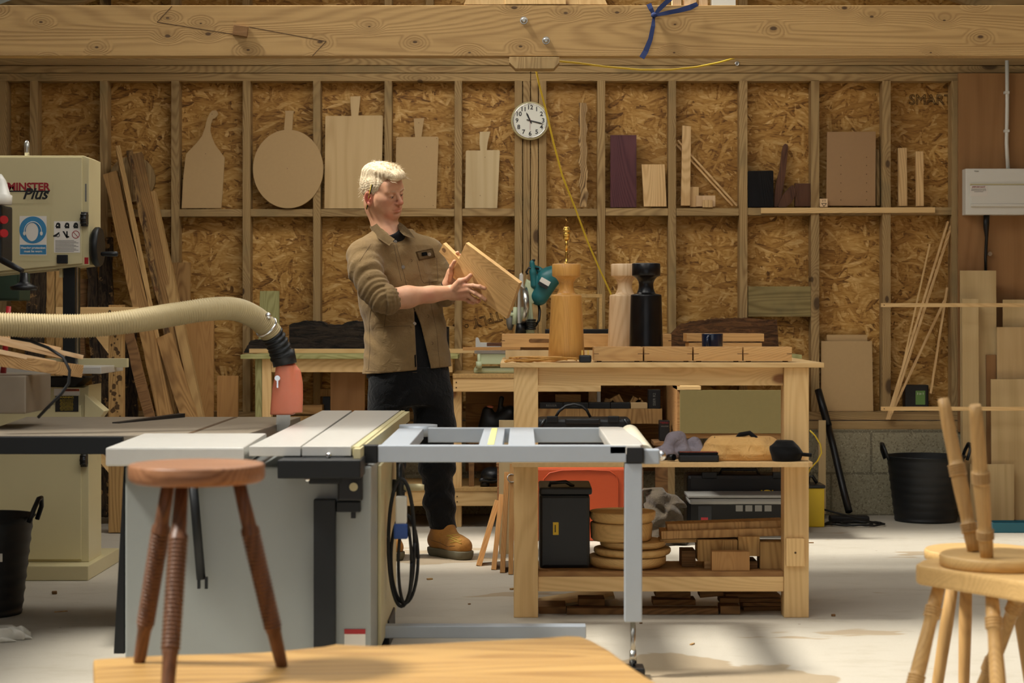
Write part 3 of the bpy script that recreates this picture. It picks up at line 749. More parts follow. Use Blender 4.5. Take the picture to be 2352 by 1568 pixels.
text('lettering', 'Wylex', .010, P(2243,393,Z-.086), M['ink_grey'], o)
b = B(); b.tube([P(2313,139,Z-.02), P(2313.5,240,Z-.02), P(2312,330,Z-.02), P(2315,387,Z-.03)], .0105, 12); cd = obj('conduit', b, M['white'], None); tag(cd, 'white round conduit running up from the fuse board', 'conduit')
for y in (212, 300):
    b = B(); b.fb(2308, y-3, 2319, y+3, Z-.034, .034, .002); obj('clip', b, M['white'], cd)
b = B(); b.tube([P(2266,493,Z-.04), P(2265,520,Z-.035), P(2266,545,Z-.02), P(2264,585,Z-.016), P(2264,622,Z-.016)], [.017,.016,.0095,.0085,.0085], 12); tag(obj('power_cable', b, M['black'], None), 'thick black cable dropping from the fuse board', 'cable')
b = B(); b.cyl(P(2272,583,Z), P(2272,583,Z)+Vector((0,-.02,0)), .012); tag(obj('cable_clip', b, M['steel'], None), 'small round grey fixing beside the black cable', 'clip')
# ceiling hook and yellow cable
b = B(); c = P(1693,146,WZ-.02); b.torus(c, (0,1,0), .0095, .004, 20, 8); b.cyl(c, c+Vector((0,.02,0)), .004); tag(obj('screw_eye', b, M['chrome'], None), 'small shiny screw eye in the head plate', 'hook')
b = B(); b.tube([P(1686,134,BZ+.3), P(1650,144,BZ+.2), P(1600,154,BZ+.12), P(1540,160,BZ+.1), P(1470,160,BZ+.1), P(1390,153,BZ+.1), P(1330,145,BZ+.09), P(1286,141,BZ+.08)]+[P(1250,150,BZ+.1), P(1231,160,BZ+.12)]
    + [P(1240,200,8.35), P(1253,250,8.42), P(1272,330,8.5), P(1292,405,8.55), P(1320,475,8.62), P(1350,556,8.7), P(1378,620,8.76), P(1402,672,8.82), P(1420,720,8.9), P(1430,790,9.0)], .0042, 8)
tag(obj('extension_cable', b, M['yellow_cable'], None), 'yellow cable drooping from the beam past the clock', 'cable')
# blue strap knotted over the beam
o = empty('webbing_strap', P(1503,34,BZ-.02), 'blue webbing strap knotted over the top beam', 'strap')
def ribbon(nm, pts, w, par, m):
    b = B(); rows = []; T_ = Vector((0,.0015,0))
    for i, p in enumerate(pts):
        d = (Vector(pts[min(i+1,len(pts)-1)])-Vector(pts[max(i-1,0)])); s_ = Vector((-d.z,0,d.x)).normalized(); ww = w[i] if hasattr(w,'__len__') else w
        rows.append([b.bm.verts.new(Vector(p)+s_*ww-T_), b.bm.verts.new(Vector(p)-s_*ww-T_), b.bm.verts.new(Vector(p)-s_*ww+T_), b.bm.verts.new(Vector(p)+s_*ww+T_)])
    b.skin(rows, True, False); return obj(nm, b, m, par)
ribbon('tail', [P(1502,36,BZ-.014), P(1500,60,BZ-.02), P(1494,90,BZ-.02), P(1483,118,BZ-.022), P(1474,133,BZ-.03)], [.005,.009,.010,.012,.012], o, M['blue_strap'])
ribbon('strand', [P(1502,34,BZ-.014), P(1495,20,BZ-.015), P(1490,9,BZ-.01)], [.006,.010,.011], o, M['blue_strap'])
ribbon('strand', [P(1504,34,BZ-.016), P(1515,20,BZ-.02), P(1532,4,BZ-.03), P(1560,-20,BZ-.04)], [.006,.010,.010,.01], o, M['blue_strap'])
ribbon('strand', [P(1505,35,BZ-.018), P(1530,30,BZ-.02), P(1560,24,BZ-.02), P(1585,17,BZ-.02), P(1602,9,BZ-.01)], [.006,.009,.010,.012,.009], o, M['blue_strap'])
b = B(); b.ball(P(1502,35,BZ-.02), (.013,.011,.012)); obj('knot', b, M['blue_strap'], o)
# offcuts lying on top of the beam
for i, (x0,y0,x1,y1,l) in enumerate(((1545,-14,1565,10,'pale'),(1572,-12,1600,10,'slanted pale'),(1606,-20,1626,10,'short pale'))):
    b = B(); b.box(FX(x0,BZ), FX(x1,BZ), BZ+.01, BZ+.07, beam_top, beam_top+.05+.01*i); tag(obj('wood_block', b, M['maple'], None), l+' offcut lying on the beam beside the blue strap', 'block', 'offcuts on the beam')
b = B(); b.box(FX(1635,BZ), FX(1690,BZ), BZ+.005, BZ+.07, beam_top, beam_top+.09); tag(obj('wood_block', b, M['white'], None), 'white painted block lying on the beam', 'block')
# ---------------------------------------------------------------- main workbench
BF = 6.96; BD = .80
bench = empty('workbench', (FX(1520,BF), BF+BD/2, 0), 'pine workbench with two shelves and square legs, lamps standing on it', 'workbench')
TOPZ = FZ(832.5, BF)
b = B(); b.box(FX(1149,BF-.02), FX(1893,BF-.02), BF-.02, BF+BD+.05, TOPZ-.018, TOPZ, .002); obj('top', b, M['pine_x'], bench)
for xa, xb, y, yd in ((FX(1180,BF),FX(1236,BF),BF,.09),(FX(1801,BF),FX(1858,BF),BF,.09),(FX(1180,BF),FX(1236,BF),BF+.40,.07),(1.046,1.112,BF+.40,.07)):
    if 1:
        b = B(); b.box(xa, xb, y, y+yd, 0, TOPZ-.0185, .003); obj('leg', b, M['pine_z'], bench)
b = B(); b.box(FX(1236,BF)+.0005, FX(1801,BF)-.0005, BF+.02, BF+.06, FZ(885.5,BF), TOPZ-.0185, .002); obj('apron', b, M['pine_x'], bench)
b = B(); b.box(FX(1236,BF)+.0005, FX(1801,BF)-.0005, BF+.42, BF+.45, FZ(885.5,BF), TOPZ-.0185, .002); obj('apron', b, M['pine_x'], bench)
for x in (1186, 1812):
    b = B(); b.box(FX(x,BF), FX(x,BF)+.04, BF+.0905, BF+.3995, FZ(885.5,BF), TOPZ-.0185); obj('apron', b, M['pine_y'], bench)
MF = 6.80; MIDZ = FZ(1062, MF)
b = B(); b.slab([(FX(1176,MF),MF),(FX(1857,MF),MF),(FX(1867,MF),MF+.01),(FX(1869,MF),MF+.025),(FX(1869,MF),MF+.27),(FX(1176,MF),MF+.27)], MIDZ-.017, MIDZ, .001); obj('middle_shelf', b, M['chipboard'], bench)
LOWZ = FZ(1312.5, BF+.005)
b = B(); b.box(FX(1236,BF)+.0005, FX(1801,BF)-.0005, BF+.01, BF+.055, FZ(1358,BF+.01), LOWZ-.0195, .002); obj('lower_rail', b, M['pine_x'], bench)
b = B(); b.box(FX(1236,BF)+.0005, FX(1801,BF)-.0005, BF+.012, BF+.31, LOWZ-.019, LOWZ, .001); obj('lower_shelf', b, M['pine_y'], bench)
b = B(); b.fb(1806, 1236, 1848, 1300, BF-.012, .0115, .001); pt = lbl(obj('patch_board', b, M['pine_z'], bench), 'small board screwed to the leg')
b = B(); b.cyl(P(1827,1269,BF-.012), P(1827,1269,BF-.014), .004, n=12); obj('screw', b, M['ink_brown'], pt)

# lamps
def lamp(px, ybot, ytop, Z, m, rb, rs, rc, label):
    z0, z1 = FZ(ybot, Z), FZ(ytop, Z); o = None; s = F/Z
    hgt = z1-z0; b = B(); c0 = Vector((FX(px, Z), Z, z0)); c1 = Vector((FX(px, Z), Z, z1))
    rb, rs, rc = rb/s, rs/s, rc/s
    pr = [(0, rb-.002), (.006, rb)] + [(t, rb+(rs-rb)*(t/.665)**.95) for t in (.1,.2,.3,.4,.5,.6,.655)] + [(.667, rs-.001), (.672, rs-.006), (.68, rs-.02)]
    neck = rs*.47
    for i in range(13):
        t = i/12; u = .68+.175*t; rr = neck + (rs-.022-neck)*(abs(1-2*min(t,1)*.92))**2.2 if t < .55 else neck + (rc-.012-neck)*((t-.55)/.45)**2.0
        pr.append((u, rr))
    pr += [(.862, rc-.006), (.87, rc-.001), (.876, rc), (.992, rc), (1.0, rc-.003)]
    b.turned(c0, c1, pr, 72)
    return b, c0, c1
ZL = 7.06
b, c0, c1 = lamp(1301, 822, 606, ZL, M['oak_lamp'], 42, 35, 33, '')
lo = empty('table_lamp', c0, 'turned golden oak lamp base with brass fitting on the workbench', 'lamp')
obj('lamp_base', b, M['oak_lamp'], lo)
b = B(); b.turned(c1, c1+Vector((0,0,.05)), [(0,.014),(.06,.014),(.08,.006),(.5,.005),(.9,.005),(1,.004)], 20); b.turned(c1+Vector((0,0,.05)), c1+Vector((0,0,.095)), [(0,.005),(1,.006)], 16); obj('brass_stem', b, M['brass'], lo)
b = B(); k0 = c1+Vector((0,0,.09)); b.turned(k0, k0+Vector((0,0,.05)), [(0,.006),(.05,.0115),(.25,.0125),(.38,.0125),(.4,.0145),(.52,.0145),(.54,.0115),(.62,.0115),(.64,.0155),(.8,.0155),(.82,.0125),(.95,.0125),(1,.008)], 24); obj('lamp_holder', b, M['brass'], lo)
b = B(); b.tube([k0+Vector((0,0,.048)), k0+Vector((-.003,0,.058)), k0+Vector((.003,0,.07)), k0+Vector((-.004,.0,.082))], .0008, 6); obj('loose_wire', b, M['brass'], lo)
b, c0, c1 = lamp(1435, 822, 606, 7.385, M['maple'], 40, 35, 31.5, '')
tag(obj('table_lamp', b, M['maple'], None), 'pale turned wooden lamp base beside the black one', 'lamp')
b, c0, c1 = lamp(1484, 822, 604.5, 7.23, M['ebony'], 39.5, 35.5, 32.5, '')

tag(obj('table_lamp', b, M['ebony'], None), 'black stained turned wooden lamp base', 'lamp')

def on_top(Z): return TOPZ + .0004
# four shallow oak trays in a row, corner splines
TZ = 7.0
def tray(x0, x1, lab, z0=None, y0=None, dep=.13, hgt=None, m='oak_x', Z=TZ, grp='oak trays in a row on the workbench', spl=True):
    z0 = TOPZ+.005 if z0 is None else z0; hgt = .052 if hgt is None else hgt
    X0, X1 = FX(x0,Z), FX(x1,Z); o = empty('wooden_tray', ((X0+X1)/2, Z+dep/2, z0-.005), lab, 'tray', grp); t = .009
    b = B(); b.box(X0+t, X1-t, Z+t, Z+dep-t, z0, z0+.006); obj('bottom', b, M[m], o)
    b = B(); b.box(X0, X1, Z, Z+t, z0, z0+hgt, .0008); fr = obj('front', b, M[m], o)
    b = B(); b.box(X0, X1, Z+dep-t, Z+dep, z0, z0+hgt, .0008); obj('rear', b, M[m], o)
    for xa in (X0, X1-t): b = B(); b.box(xa, xa+t, Z+t+.0002, Z+dep-t-.0002, z0, z0+hgt, .0008); obj('side', b, M['oak_y'], o)
    for xa in (X0+.012, X1-.03):
        b = B(); b.box(xa, xa+.018, Z+.02, Z+.04, z0-.0045, z0); obj('foot', b, M['walnut'], o)
    if spl:
        for sg, xa in ((1, X0), (-1, X1)):
            b = B(); b._add([(xa-.0003*sg, Z-.0004, z0+hgt*.52-.001), (xa+.019*sg, Z-.0004, z0+hgt*.52-.001), (xa+.019*sg, Z-.0004, z0+hgt*.52+.001), (xa-.0003*sg, Z-.0004, z0+hgt*.52+.001),
                (xa-.0003*sg, Z+.002, z0+hgt*.52-.001), (xa+.019*sg, Z+.002, z0+hgt*.52-.001), (xa+.019*sg, Z+.002, z0+hgt*.52+.001), (xa-.0003*sg, Z+.002, z0+hgt*.52+.001)],
                [(0,1,2,3),(4,7,6,5),(0,4,5,1),(1,5,6,2),(2,6,7,3),(3,7,4,0)])
            obj('corner_key', b, M['walnut'], fr)
    return o
for (x0, x1), l in zip(((1364,1476.5),(1480,1590),(1593.5,1705),(1708,1819)), ('oak tray at the lamp end of the row of four','oak tray second from the lamps','oak tray third from the lamps','oak tray at the far end from the lamps')): tray(x0, x1, l)
# the long tray with handle slots, on pale boards at the back left
ZB = 7.53; s7 = F/ZB
b = B(); b.box(FX(1161,ZB), FX(1545,ZB), ZB-.05, ZB+.03, TOPZ+.0003, TOPZ+.036, .001); tag(obj('pale_board', b, M['birch2'], None), 'thick pale board lying under the long handled tray', 'board')
b = B(); b.box(FX(1195,ZB), FX(1540,ZB), ZB-.02, ZB+.02, TOPZ+.0365, TOPZ+.047); tag(obj('wooden_strip', b, M['oak_x'], None), 'thin oak strip between the pale board and long tray', 'strip')
z0 = TOPZ+.0475; o = empty('handled_tray', (FX(1346,ZB), ZB, z0), 'long oak tray with oval handle slots behind the lamps', 'tray')
hs = [(FX(1219,ZB)+.008*cos(R(a)), z0+.026+.0075*sin(R(a))) for a in range(90, 271, 20)] + [(FX(1258,ZB)+.008*cos(R(a)), z0+.026+.0075*sin(R(a))) for a in range(-90, 91, 20)]
b = B(); b.box(FX(1153,ZB), FX(1540,ZB), ZB-.045, ZB-.033, z0, z0+.052, .001); fr = obj('front', b, M['oak_x'], o)
b = B(); b.prism(hs, ZB-.0462, ZB-.0445, 0); lbl(obj('handle_recess', b, M['raw_dark'], fr), 'oval finger slot')
for xx in (1153, 1533): b = B(); b.box(FX(xx,ZB), FX(xx+7,ZB), ZB-.0456, ZB-.04, z0+.025, z0+.0275); obj('corner_key', b, M['walnut'], fr)
b = B(); b.box(FX(1153,ZB), FX(1540,ZB), ZB+.2, ZB+.212, z0, z0+.052, .001); obj('rear', b, M['oak_x'], o)
for xx in (1153, 1535): b = B(); b.box(FX(xx,ZB), FX(xx,ZB)+.01, ZB-.0328, ZB+.1998, z0, z0+.052); obj('side', b, M['oak_y'], o)
b = B(); b.box(FX(1160,ZB), FX(1530,ZB), ZB-.0328, ZB+.1998, z0, z0+.006); obj('bottom', b, M['oak_x'], o)
# two short trays stacked with a dark mug in front
ZT = 7.45
for i, (x0, x1, lab) in enumerate(((1582,1750,'lower of two stacked oak trays behind the dark mug'),(1577,1755,'upper of two stacked oak trays behind the dark mug'))):
    tray(x0, x1, lab, z0=TOPZ+.035+.0365*i, dep=.16, hgt=.031, Z=ZT, grp='two stacked oak trays', spl=False)
b = B(); b.box(FX(1575,ZT), FX(1760,ZT), ZT+.01, ZT+.15, TOPZ+.0003, TOPZ+.0295); tag(obj('pale_board', b, M['birch2'], None), 'pale board under the two stacked trays', 'board')
ZM = 7.3; mz = TOPZ+.0003; c = Vector((FX(1636,ZM), ZM, TOPZ+.0003)); o = empty('mug', c, 'dark blue glazed mug in front of the stacked trays', 'mug')
b = B(); b.turned(c, c+Vector((0,0,.104)), [(0,.035),(.04,.04),(.97,.0415),(1,.041)], 40); obj('body', b, M['glaze'], o)
hb = [c+Vector((-.016-.010*sin(R(a)), -.036-.030*sin(R(a)), .070+.026*cos(R(a)))) for a in range(0, 181, 20)]
b = B(); b.tube(hb, .0055, 10); obj('handle', b, M['glaze'], o)
b = B(); b.box(FX(1252,7.78), FX(1420,7.78), 7.765, 7.795, TOPZ+.0003, TOPZ+.118, .003); tag(obj('dark_bar', b, M['black_metal'], None), 'long black bar standing behind the lamps', 'bar')
# coiled gold flex with plug
FLZ = 6.95
rnd = random.Random(3); o = empty('lamp_flex', (FX(1250,FLZ), FLZ+.05, TOPZ), 'coiled gold twisted lamp flex with black plug at the bench edge', 'cable')
pts = []
for i in range(150):
    t = i/149; a = t*2*pi*6.5; rx = .085+.02*sin(a*.31); 
    pts.append(Vector((FX(1272,FLZ)+rx*cos(a)*(1.0+.25*sin(t*5))-.06*sin(t*3.0), FLZ+.012+.020*sin(a), TOPZ+.005+.010*abs(sin(t*9))+ .004*sin(a*1.7)+.003)))
b = B(); b.tube(pts, [.0028+.0009*sin(i*2.2) for i in range(150)], 8); obj('flex', b, M['gold_flex'], o)
b = B(); lp = [Vector((FX(1200,FLZ)+.055*cos(a/20*2*pi)-.01, FLZ+.015+.018*sin(a/20*2*pi), TOPZ+.006+.003*sin(a))) for a in range(21)]; b.tube(lp, .0032, 8); obj('loop', b, M['gold_flex'], o)
pc = Vector((FX(1345,FLZ), FLZ+.015, TOPZ)); 
b = B(); b.box(pc.x-.024, pc.x+.022, pc.y-.02, pc.y+.02, TOPZ+.0005, TOPZ+.028, .006); pg = obj('plug', b, M['black'], o)
for dx in (-.012, .010): b = B(); b.box(pc.x+dx-.003, pc.x+dx+.003, pc.y-.002, pc.y+.002, TOPZ+.028, TOPZ+.046); obj('pin', b, M['brass'], pg)
# ---------------------------------------------------------------- on the middle shelf
MZ = MIDZ + .0004
g = SDF((FX(1600,7.2)-.02, 6.8, MIDZ-.01), (FX(1860,7.0)+.02, 7.15, MIDZ+.13), .0035)
def wd(x, y, z): return .004*np.sin(x*55+y*20+2*np.sin(z*40))+.003*np.sin(y*70-x*25)
g.column([MIDZ+.001, MIDZ+.025, MIDZ+.06, MIDZ+.086], [FX(1706,6.93)]*4, [6.945]*4, [.135,.145,.135,.10], [.085,.09,.08,.05], 0, disp=wd, pw=3)
g.cap((FX(1640,6.93), 6.95, MIDZ+.045), (FX(1700,6.93), 6.95, MIDZ+.06), .025, .02, .03)
bag = empty('tool_bag', (FX(1740,7.1), 7.1, MIDZ), 'soft tan canvas bag with black trim lying on the middle shelf', 'bag')
g.mesh('body', M['canvas'], bag)
g = SDF((FX(1740,7.1), 6.78, MIDZ-.005), (FX(1860,7.1)+.03, 7.1, MIDZ+.12), .003)
g.column([MIDZ+.001, MIDZ+.03, MIDZ+.055, MIDZ+.075], [FX(1806,6.88)]*2+[FX(1800,6.88)]*2, [6.885]*4, [.050,.058,.052,.03], [.055,.06,.055,.03], 0, disp=wd, pw=2.6)
g.mesh('trim', M['tee'], bag)
b = B(); b.tube([P(1640,1006,6.93), P(1675,1012,6.93), P(1700,1006,6.92), P(1740,1012,6.9)], .006, 8); b.tube([P(1690,1010,6.92), P(1700,998,6.92), P(1722,994,6.92), P(1736,1006,6.9), P(1742,1014,6.9)], .009, 8); obj('strap', b, M['tee'], bag)
b = B(); b.tube([P(1800,1037,6.86), P(1830,1042,6.86), P(1864,1045,6.86)], .007, 8); obj('strap', b, M['tee'], bag)
pz = 6.815; o = empty('leather_pouch', (FX(1606,pz), pz+.025, MIDZ), 'small black leather pouch with orange stitched edge', 'pouch')
b = B(); b.box(FX(1560,pz), FX(1652,pz), pz, pz+.05, MZ, MZ+.026, .006); obj('body', b, M['black'], o)
b = B(); b.box(FX(1559,pz), FX(1650,pz), pz+.004, pz+.052, MZ+.0262, MZ+.036, .004); obj('flap', b, M['tee'], o)
b = B()
for i in range(26): b.ball((FX(1563,pz)+i*.0056, pz+.006, MZ+.0365), .0016, 6, 4)
sx = obj('stitching', b, M['red'], o)
g = SDF((FX(1490,6.970), 6.80, MIDZ-.01), (FX(1615,6.970), 7.170, MIDZ+.13), .0035)
g.ell((FX(1515,6.970), 6.950, MIDZ+.02), (.05,.06,.022), k=.01); g.chain([(FX(1530,6.970),6.970,MIDZ+.03),(FX(1548,6.970),6.990,MIDZ+.07),(FX(1562,6.970),7.010,MIDZ+.075),(FX(1572,6.970),6.970,MIDZ+.03)],[.022,.026,.022,.02],.02)
g.chain([(FX(1580,6.970),7.020,MIDZ+.03),(FX(1598,6.970),7.020,MIDZ+.055),(FX(1612,6.970),6.990,MIDZ+.03)],[.018,.02,.016],.02); g.cap((FX(1515,6.970),6.970,MIDZ+.018),(FX(1600,6.970),6.990,MIDZ+.018),.019,.018,.02)
g.d[:] = np.maximum(g.d, (MIDZ+.0005-(np.arange(g.n[2])*g.h+g.lo[2]))[None,None,:].astype(np.float32)); tag(g.mesh('work_glove', M['grey_cloth'], None), 'crumpled lilac grey cloth gloves on the middle shelf', 'gloves')
b = B(); b.turned(P(1548,1050,6.84), P(1536,1050,6.86), [(0,.012),(1,.012)]); b.bm.transform(Matrix.Translation((0,0,0))); tag(obj('small_reel', b, M['black'], None), 'small dark cylinder beside the leather pouch', 'reel')
# ---------------------------------------------------------------- on the lower shelf
LZ = LOWZ+.0005
def sbox(x0, x1, Z, d, z0, y1top, m, bev=.002, b=None):
    b = b or B(); return b.box(FX(x0,Z), FX(x1,Z), Z, Z+d, z0, FZ(y1top,Z), bev)
cz = 7.06; o = empty('tool_case', (FX(1296,cz), cz+.14, LZ), 'upright black tool case with small yellow label on the lower shelf', 'case')
z1 = FZ(1115, cz); b = B(); b.box(FX(1236,cz)+.004, FX(1355,cz), cz, cz+.28, LZ, z1-.035, .012); obj('body', b, M['dark_case'], o)
b = B(); b.box(FX(1236,cz)+.004, FX(1360,cz), cz-.004, cz+.284, z1-.034, z1-.006, .008); obj('lid', b, M['black'], o)
b = B(); b.tube([(FX(1262,cz),cz+.04,z1-.008),(FX(1264,cz),cz+.03,z1+.008),(FX(1300,cz),cz+.03,z1+.012),(FX(1318,cz),cz+.04,z1-.006)], .007, 8); obj('handle', b, M['black'], o)
b = B(); b.box(FX(1270,cz), FX(1283,cz), cz-.0012, cz, FZ(1228,cz), FZ(1199,cz)); lb = lbl(obj('label', b, M['yellow'], o), 'yellow label')
b = B(); b.box(FX(1274,cz), FX(1276.5,cz), cz-.0018, cz-.001, FZ(1222,cz), FZ(1205,cz)); obj('print', b, M['ink'], lb)
for x in (1246, 1262): b = B(); b.box(FX(x,cz), FX(x+3,cz), cz-.003, cz, LZ+.01, z1-.05); obj('rib', b, M['dark_case'], o)
oz = 9.3; b = B(); b.box(FX(1176,oz), FX(1450,oz), oz, oz+.30, .0005, FZ(1074,oz)-.0, .012); o = obj('storage_tub', b, M['orange_lid'], None); tag(o, 'orange plastic tub behind the black tool case', 'tub')
b = B(); pts = [P(1247,1155,oz-.002), P(1249,1100,oz-.002), P(1262,1086,oz-.002), P(1290,1080,oz-.002), P(1350,1079,oz-.002), P(1400,1081,oz-.002), P(1416,1092,oz-.002), P(1420,1110,oz-.002), P(1421,1170,oz-.002)]; b.tube(pts, .0022, 6); obj('moulded_rib', b, M['orange_lid'], o)
# turning blanks
for i, (x0, x1, yb, yt, Z, m, l) in enumerate(((1350,1530,1307,1279,7.12,'chair','lowest of the stacked round blanks'),(1364,1541,1284,1263,7.12,'chair','second round blank up from the shelf'),(1378,1530,1266,1244,7.12,'chair','third round blank with rough edge'),(1355,1499,1246,1203,7.12,'chair','thick pale rough round blank'),(1354,1506,1203,1174,7.12,'chair','top round bowl blank with rounded rim'))):
    r = (x1-x0)/2/(F/7.12); c = Vector((FX((x0+x1)/2,Z), Z+.005, 0)); hb = [.041,.029,.028,.068,.042][i]; zb = LZ + sum([.041,.029,.028,.068,.042][:i]) + .0004*i; c.z = zb
    b = B(); pr = [(0,r*.86),(.3,r*.97),(.55,r),(.9,r),(1,r*.985)] if i != 3 else [(0,r*.92),(.1,r*.97),(.9,r),(1,r*.98)]
    b.turned(c, c+Vector((0,0,hb)), pr, 48 if i != 3 else 14); tag(obj('turning_blank', b, M[m], None), l, 'wood blank', 'round blanks on the lower shelf')
# timber offcuts on the right of the lower shelf
def stick(x0, x1, yt, yb, Z, d, m, lab, rot=0, z=None):
    b = B(); hh = FZ(yt,Z)-FZ(yb,Z); b.box(FX(x0,Z)-FX((x0+x1)/2,Z), FX(x1,Z)-FX((x0+x1)/2,Z), 0, d, 0, hh, .001)
    o = obj('timber_offcut', b, M[m], None, Matrix.Translation((FX((x0+x1)/2,Z), Z, FZ(yb,Z) if z is None else z)) @ Matrix.Rotation(R(rot),4,'Y')); tag(o, lab, 'timber'); return o
stick(1635,1722,1258,1302,6.985,.05,'oak_z','dark oak block with two screw marks at shelf front',z=LZ)
stick(1618,1637,1285,1302,7.04,.08,'raw_x','small offcut beside the dark oak block',z=LZ)
stick(1603,1694,1233,1282,7.05,.12,'raw2','chunky pale chipboard faced block above its neighbours',z=LZ+.0265)
stick(1696,1745,1230,1275,7.05,.12,'raw2','pale chunky block resting beside another, nearer the leg',z=LZ+.046)
stick(1746,1803,1240,1302,7.03,.1,'raw2','square end grain block against the bench leg',z=LZ)
stick(1640,1740,1286,1302,7.05,.14,'raw_dark','dark offcut under the chunky blocks',z=LZ)
stick(1566,1598,1252,1288,7.10,.12,'raw_dark','dark square offcut behind the chunky blocks',z=LZ)
o = board('timber_offcut', P(1519,1229,7.075), P(1800,1221,7.075), .03, .13, M['raw_x']); tag(o, 'lower long plank resting across the blocks', 'timber')
o = board('timber_offcut', P(1533,1212,7.09), P(1800,1203,7.09), .028, .10, M['raw_x']); tag(o, 'upper long plank resting across the blocks', 'timber')
o = board('timber_offcut', P(1516,1243,7.08), P(1600,1241,7.08), .014, .10, M['raw2']); tag(o, 'thin short plank below the two long planks', 'timber')
# frosted box, dark power tool case, yellow transformer, dust sheet behind
fz = 9.4; o = empty('storage_box', (FX(1700,fz), fz+.1, 0), 'frosted clear plastic box with printed symbols standing behind the bench', 'box')
b = B(); b.box(FX(1583,fz), FX(1835,fz), fz, fz+.22, LZ, FZ(1144,fz), .015); obj('body', b, M['clear_box'], o)
b = B(); b.box(FX(1580,fz), FX(1838,fz), fz-.006, fz+.226, FZ(1143,fz), FZ(1137,fz), .003); obj('lid', b, M['clear_box'], o)
b = B(); b.box(FX(1604,fz), FX(1634,fz), fz-.002, fz-.001, FZ(1205,fz), FZ(1162,fz)); q = obj('sticker', b, M['dark_case'], o)
b = B(); b.box(FX(1610,fz), FX(1626,fz), fz-.004, fz-.002, FZ(1202,fz), FZ(1188,fz)); obj('red_print', b, M['ink_red'], q)
b = B()
for x in (1690,1712,1734,1756): b.box(FX(x,fz), FX(x+16,fz), fz-.001, fz-.0002, FZ(1174,fz), FZ(1160,fz)); 
obj('printed_symbol', b, M['ink_grey'], o)
qz = 9.66; b = B(); b.box(FX(1578,qz), FX(1856,qz), qz, qz+.2, .0005, FZ(1090,qz), .02); o = obj('power_tool_case', b, M['black'], None); tag(o, 'large black tool box with yellow badge behind the frosted box', 'tool box')
b = B(); c = P(1762,1128,qz-.004); b.ball(c, (.019,.004,.008)); obj('badge', b, M['yellow'], o)
for dx, dz in ((-.028,.004),(-.028,-.006),(.028,.004),(.028,-.006)): b = B(); b.ball(c+Vector((dx,0,dz)), (.005,.003,.0025), 10, 6); obj('badge_dot', b, M['yellow'], o)
for x in (1612, 1775): b = B(); b.box(FX(x,qz), FX(x+34,qz), qz-.01, qz+.03, FZ(1098,qz), FZ(1084,qz), .003); obj('latch', b, M['dark_case'], o)
b = B(); b.tube([(FX(1655,qz),qz+.05,FZ(1092,qz)),(FX(1660,qz),qz+.05,FZ(1080,qz)),(FX(1740,qz),qz+.05,FZ(1080,qz)),(FX(1746,qz),qz+.05,FZ(1092,qz))], .008, 8); obj('handle', b, M['black'], o)
g = SDF((FX(1460,9.3), 9.05, -.01), (FX(1584,9.3), 9.45, FZ(1100,9.3)), .006)
def crum(x, y, z): return .012*np.sin(x*60+3*np.sin(z*35))+.010*np.sin(z*50+y*30+2*np.sin(x*40))
g.column([0.001, .1, .2, FZ(1118,9.3)], [FX(1522,9.3)]*3+[FX(1500,9.3)], [9.24]*4, [.12,.11,.09,.04], [.14,.13,.1,.05], 0, disp=crum)
tag(g.mesh('dust_sheet', M['dust_bag'], None), 'crumpled grey brown cloth stuffed behind the round blanks', 'cloth')
# rubbish under the lowest shelf: offcuts on the floor
def floorcut(x0, x1, yt, yb, Z, d, m, lab, rz_=0, tilt=0, z=0.0005):
    b = B(); xc = FX((x0+x1)/2,Z); hh = FZ(yt,Z)-FZ(yb,Z); b.box(FX(x0,Z)-xc, FX(x1,Z)-xc, 0, d, 0, hh, .001)
    o = obj('timber_offcut', b, M[m], None, Matrix.Translation((xc, Z, z)) @ Matrix.Rotation(rz_,4,'Z') @ Matrix.Rotation(tilt,4,'Y')); tag(o, lab, 'timber'); return o
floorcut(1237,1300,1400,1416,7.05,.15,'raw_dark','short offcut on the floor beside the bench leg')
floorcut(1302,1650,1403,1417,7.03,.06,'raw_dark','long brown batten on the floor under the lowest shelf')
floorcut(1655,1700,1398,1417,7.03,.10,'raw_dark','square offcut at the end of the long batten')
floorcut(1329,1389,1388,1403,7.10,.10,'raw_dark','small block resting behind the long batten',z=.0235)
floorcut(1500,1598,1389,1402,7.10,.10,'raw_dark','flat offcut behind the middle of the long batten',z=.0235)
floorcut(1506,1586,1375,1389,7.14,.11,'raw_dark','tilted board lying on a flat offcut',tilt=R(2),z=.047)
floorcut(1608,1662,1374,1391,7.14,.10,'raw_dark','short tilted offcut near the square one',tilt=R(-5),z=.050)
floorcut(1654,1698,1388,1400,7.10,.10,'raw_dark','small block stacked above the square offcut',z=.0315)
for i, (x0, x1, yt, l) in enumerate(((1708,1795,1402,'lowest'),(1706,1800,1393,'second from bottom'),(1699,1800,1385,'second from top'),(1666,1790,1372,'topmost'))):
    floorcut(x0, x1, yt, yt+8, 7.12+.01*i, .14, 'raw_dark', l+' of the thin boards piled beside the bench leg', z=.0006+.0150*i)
o = board('ply_offcut', P(1238,1398,7.2), P(1412,1371,7.2), .011, .25, M['ply_sheet'], face=(0,-1,0)); tag(o, 'thin plywood offcut leaning up under the lowest shelf', 'timber')
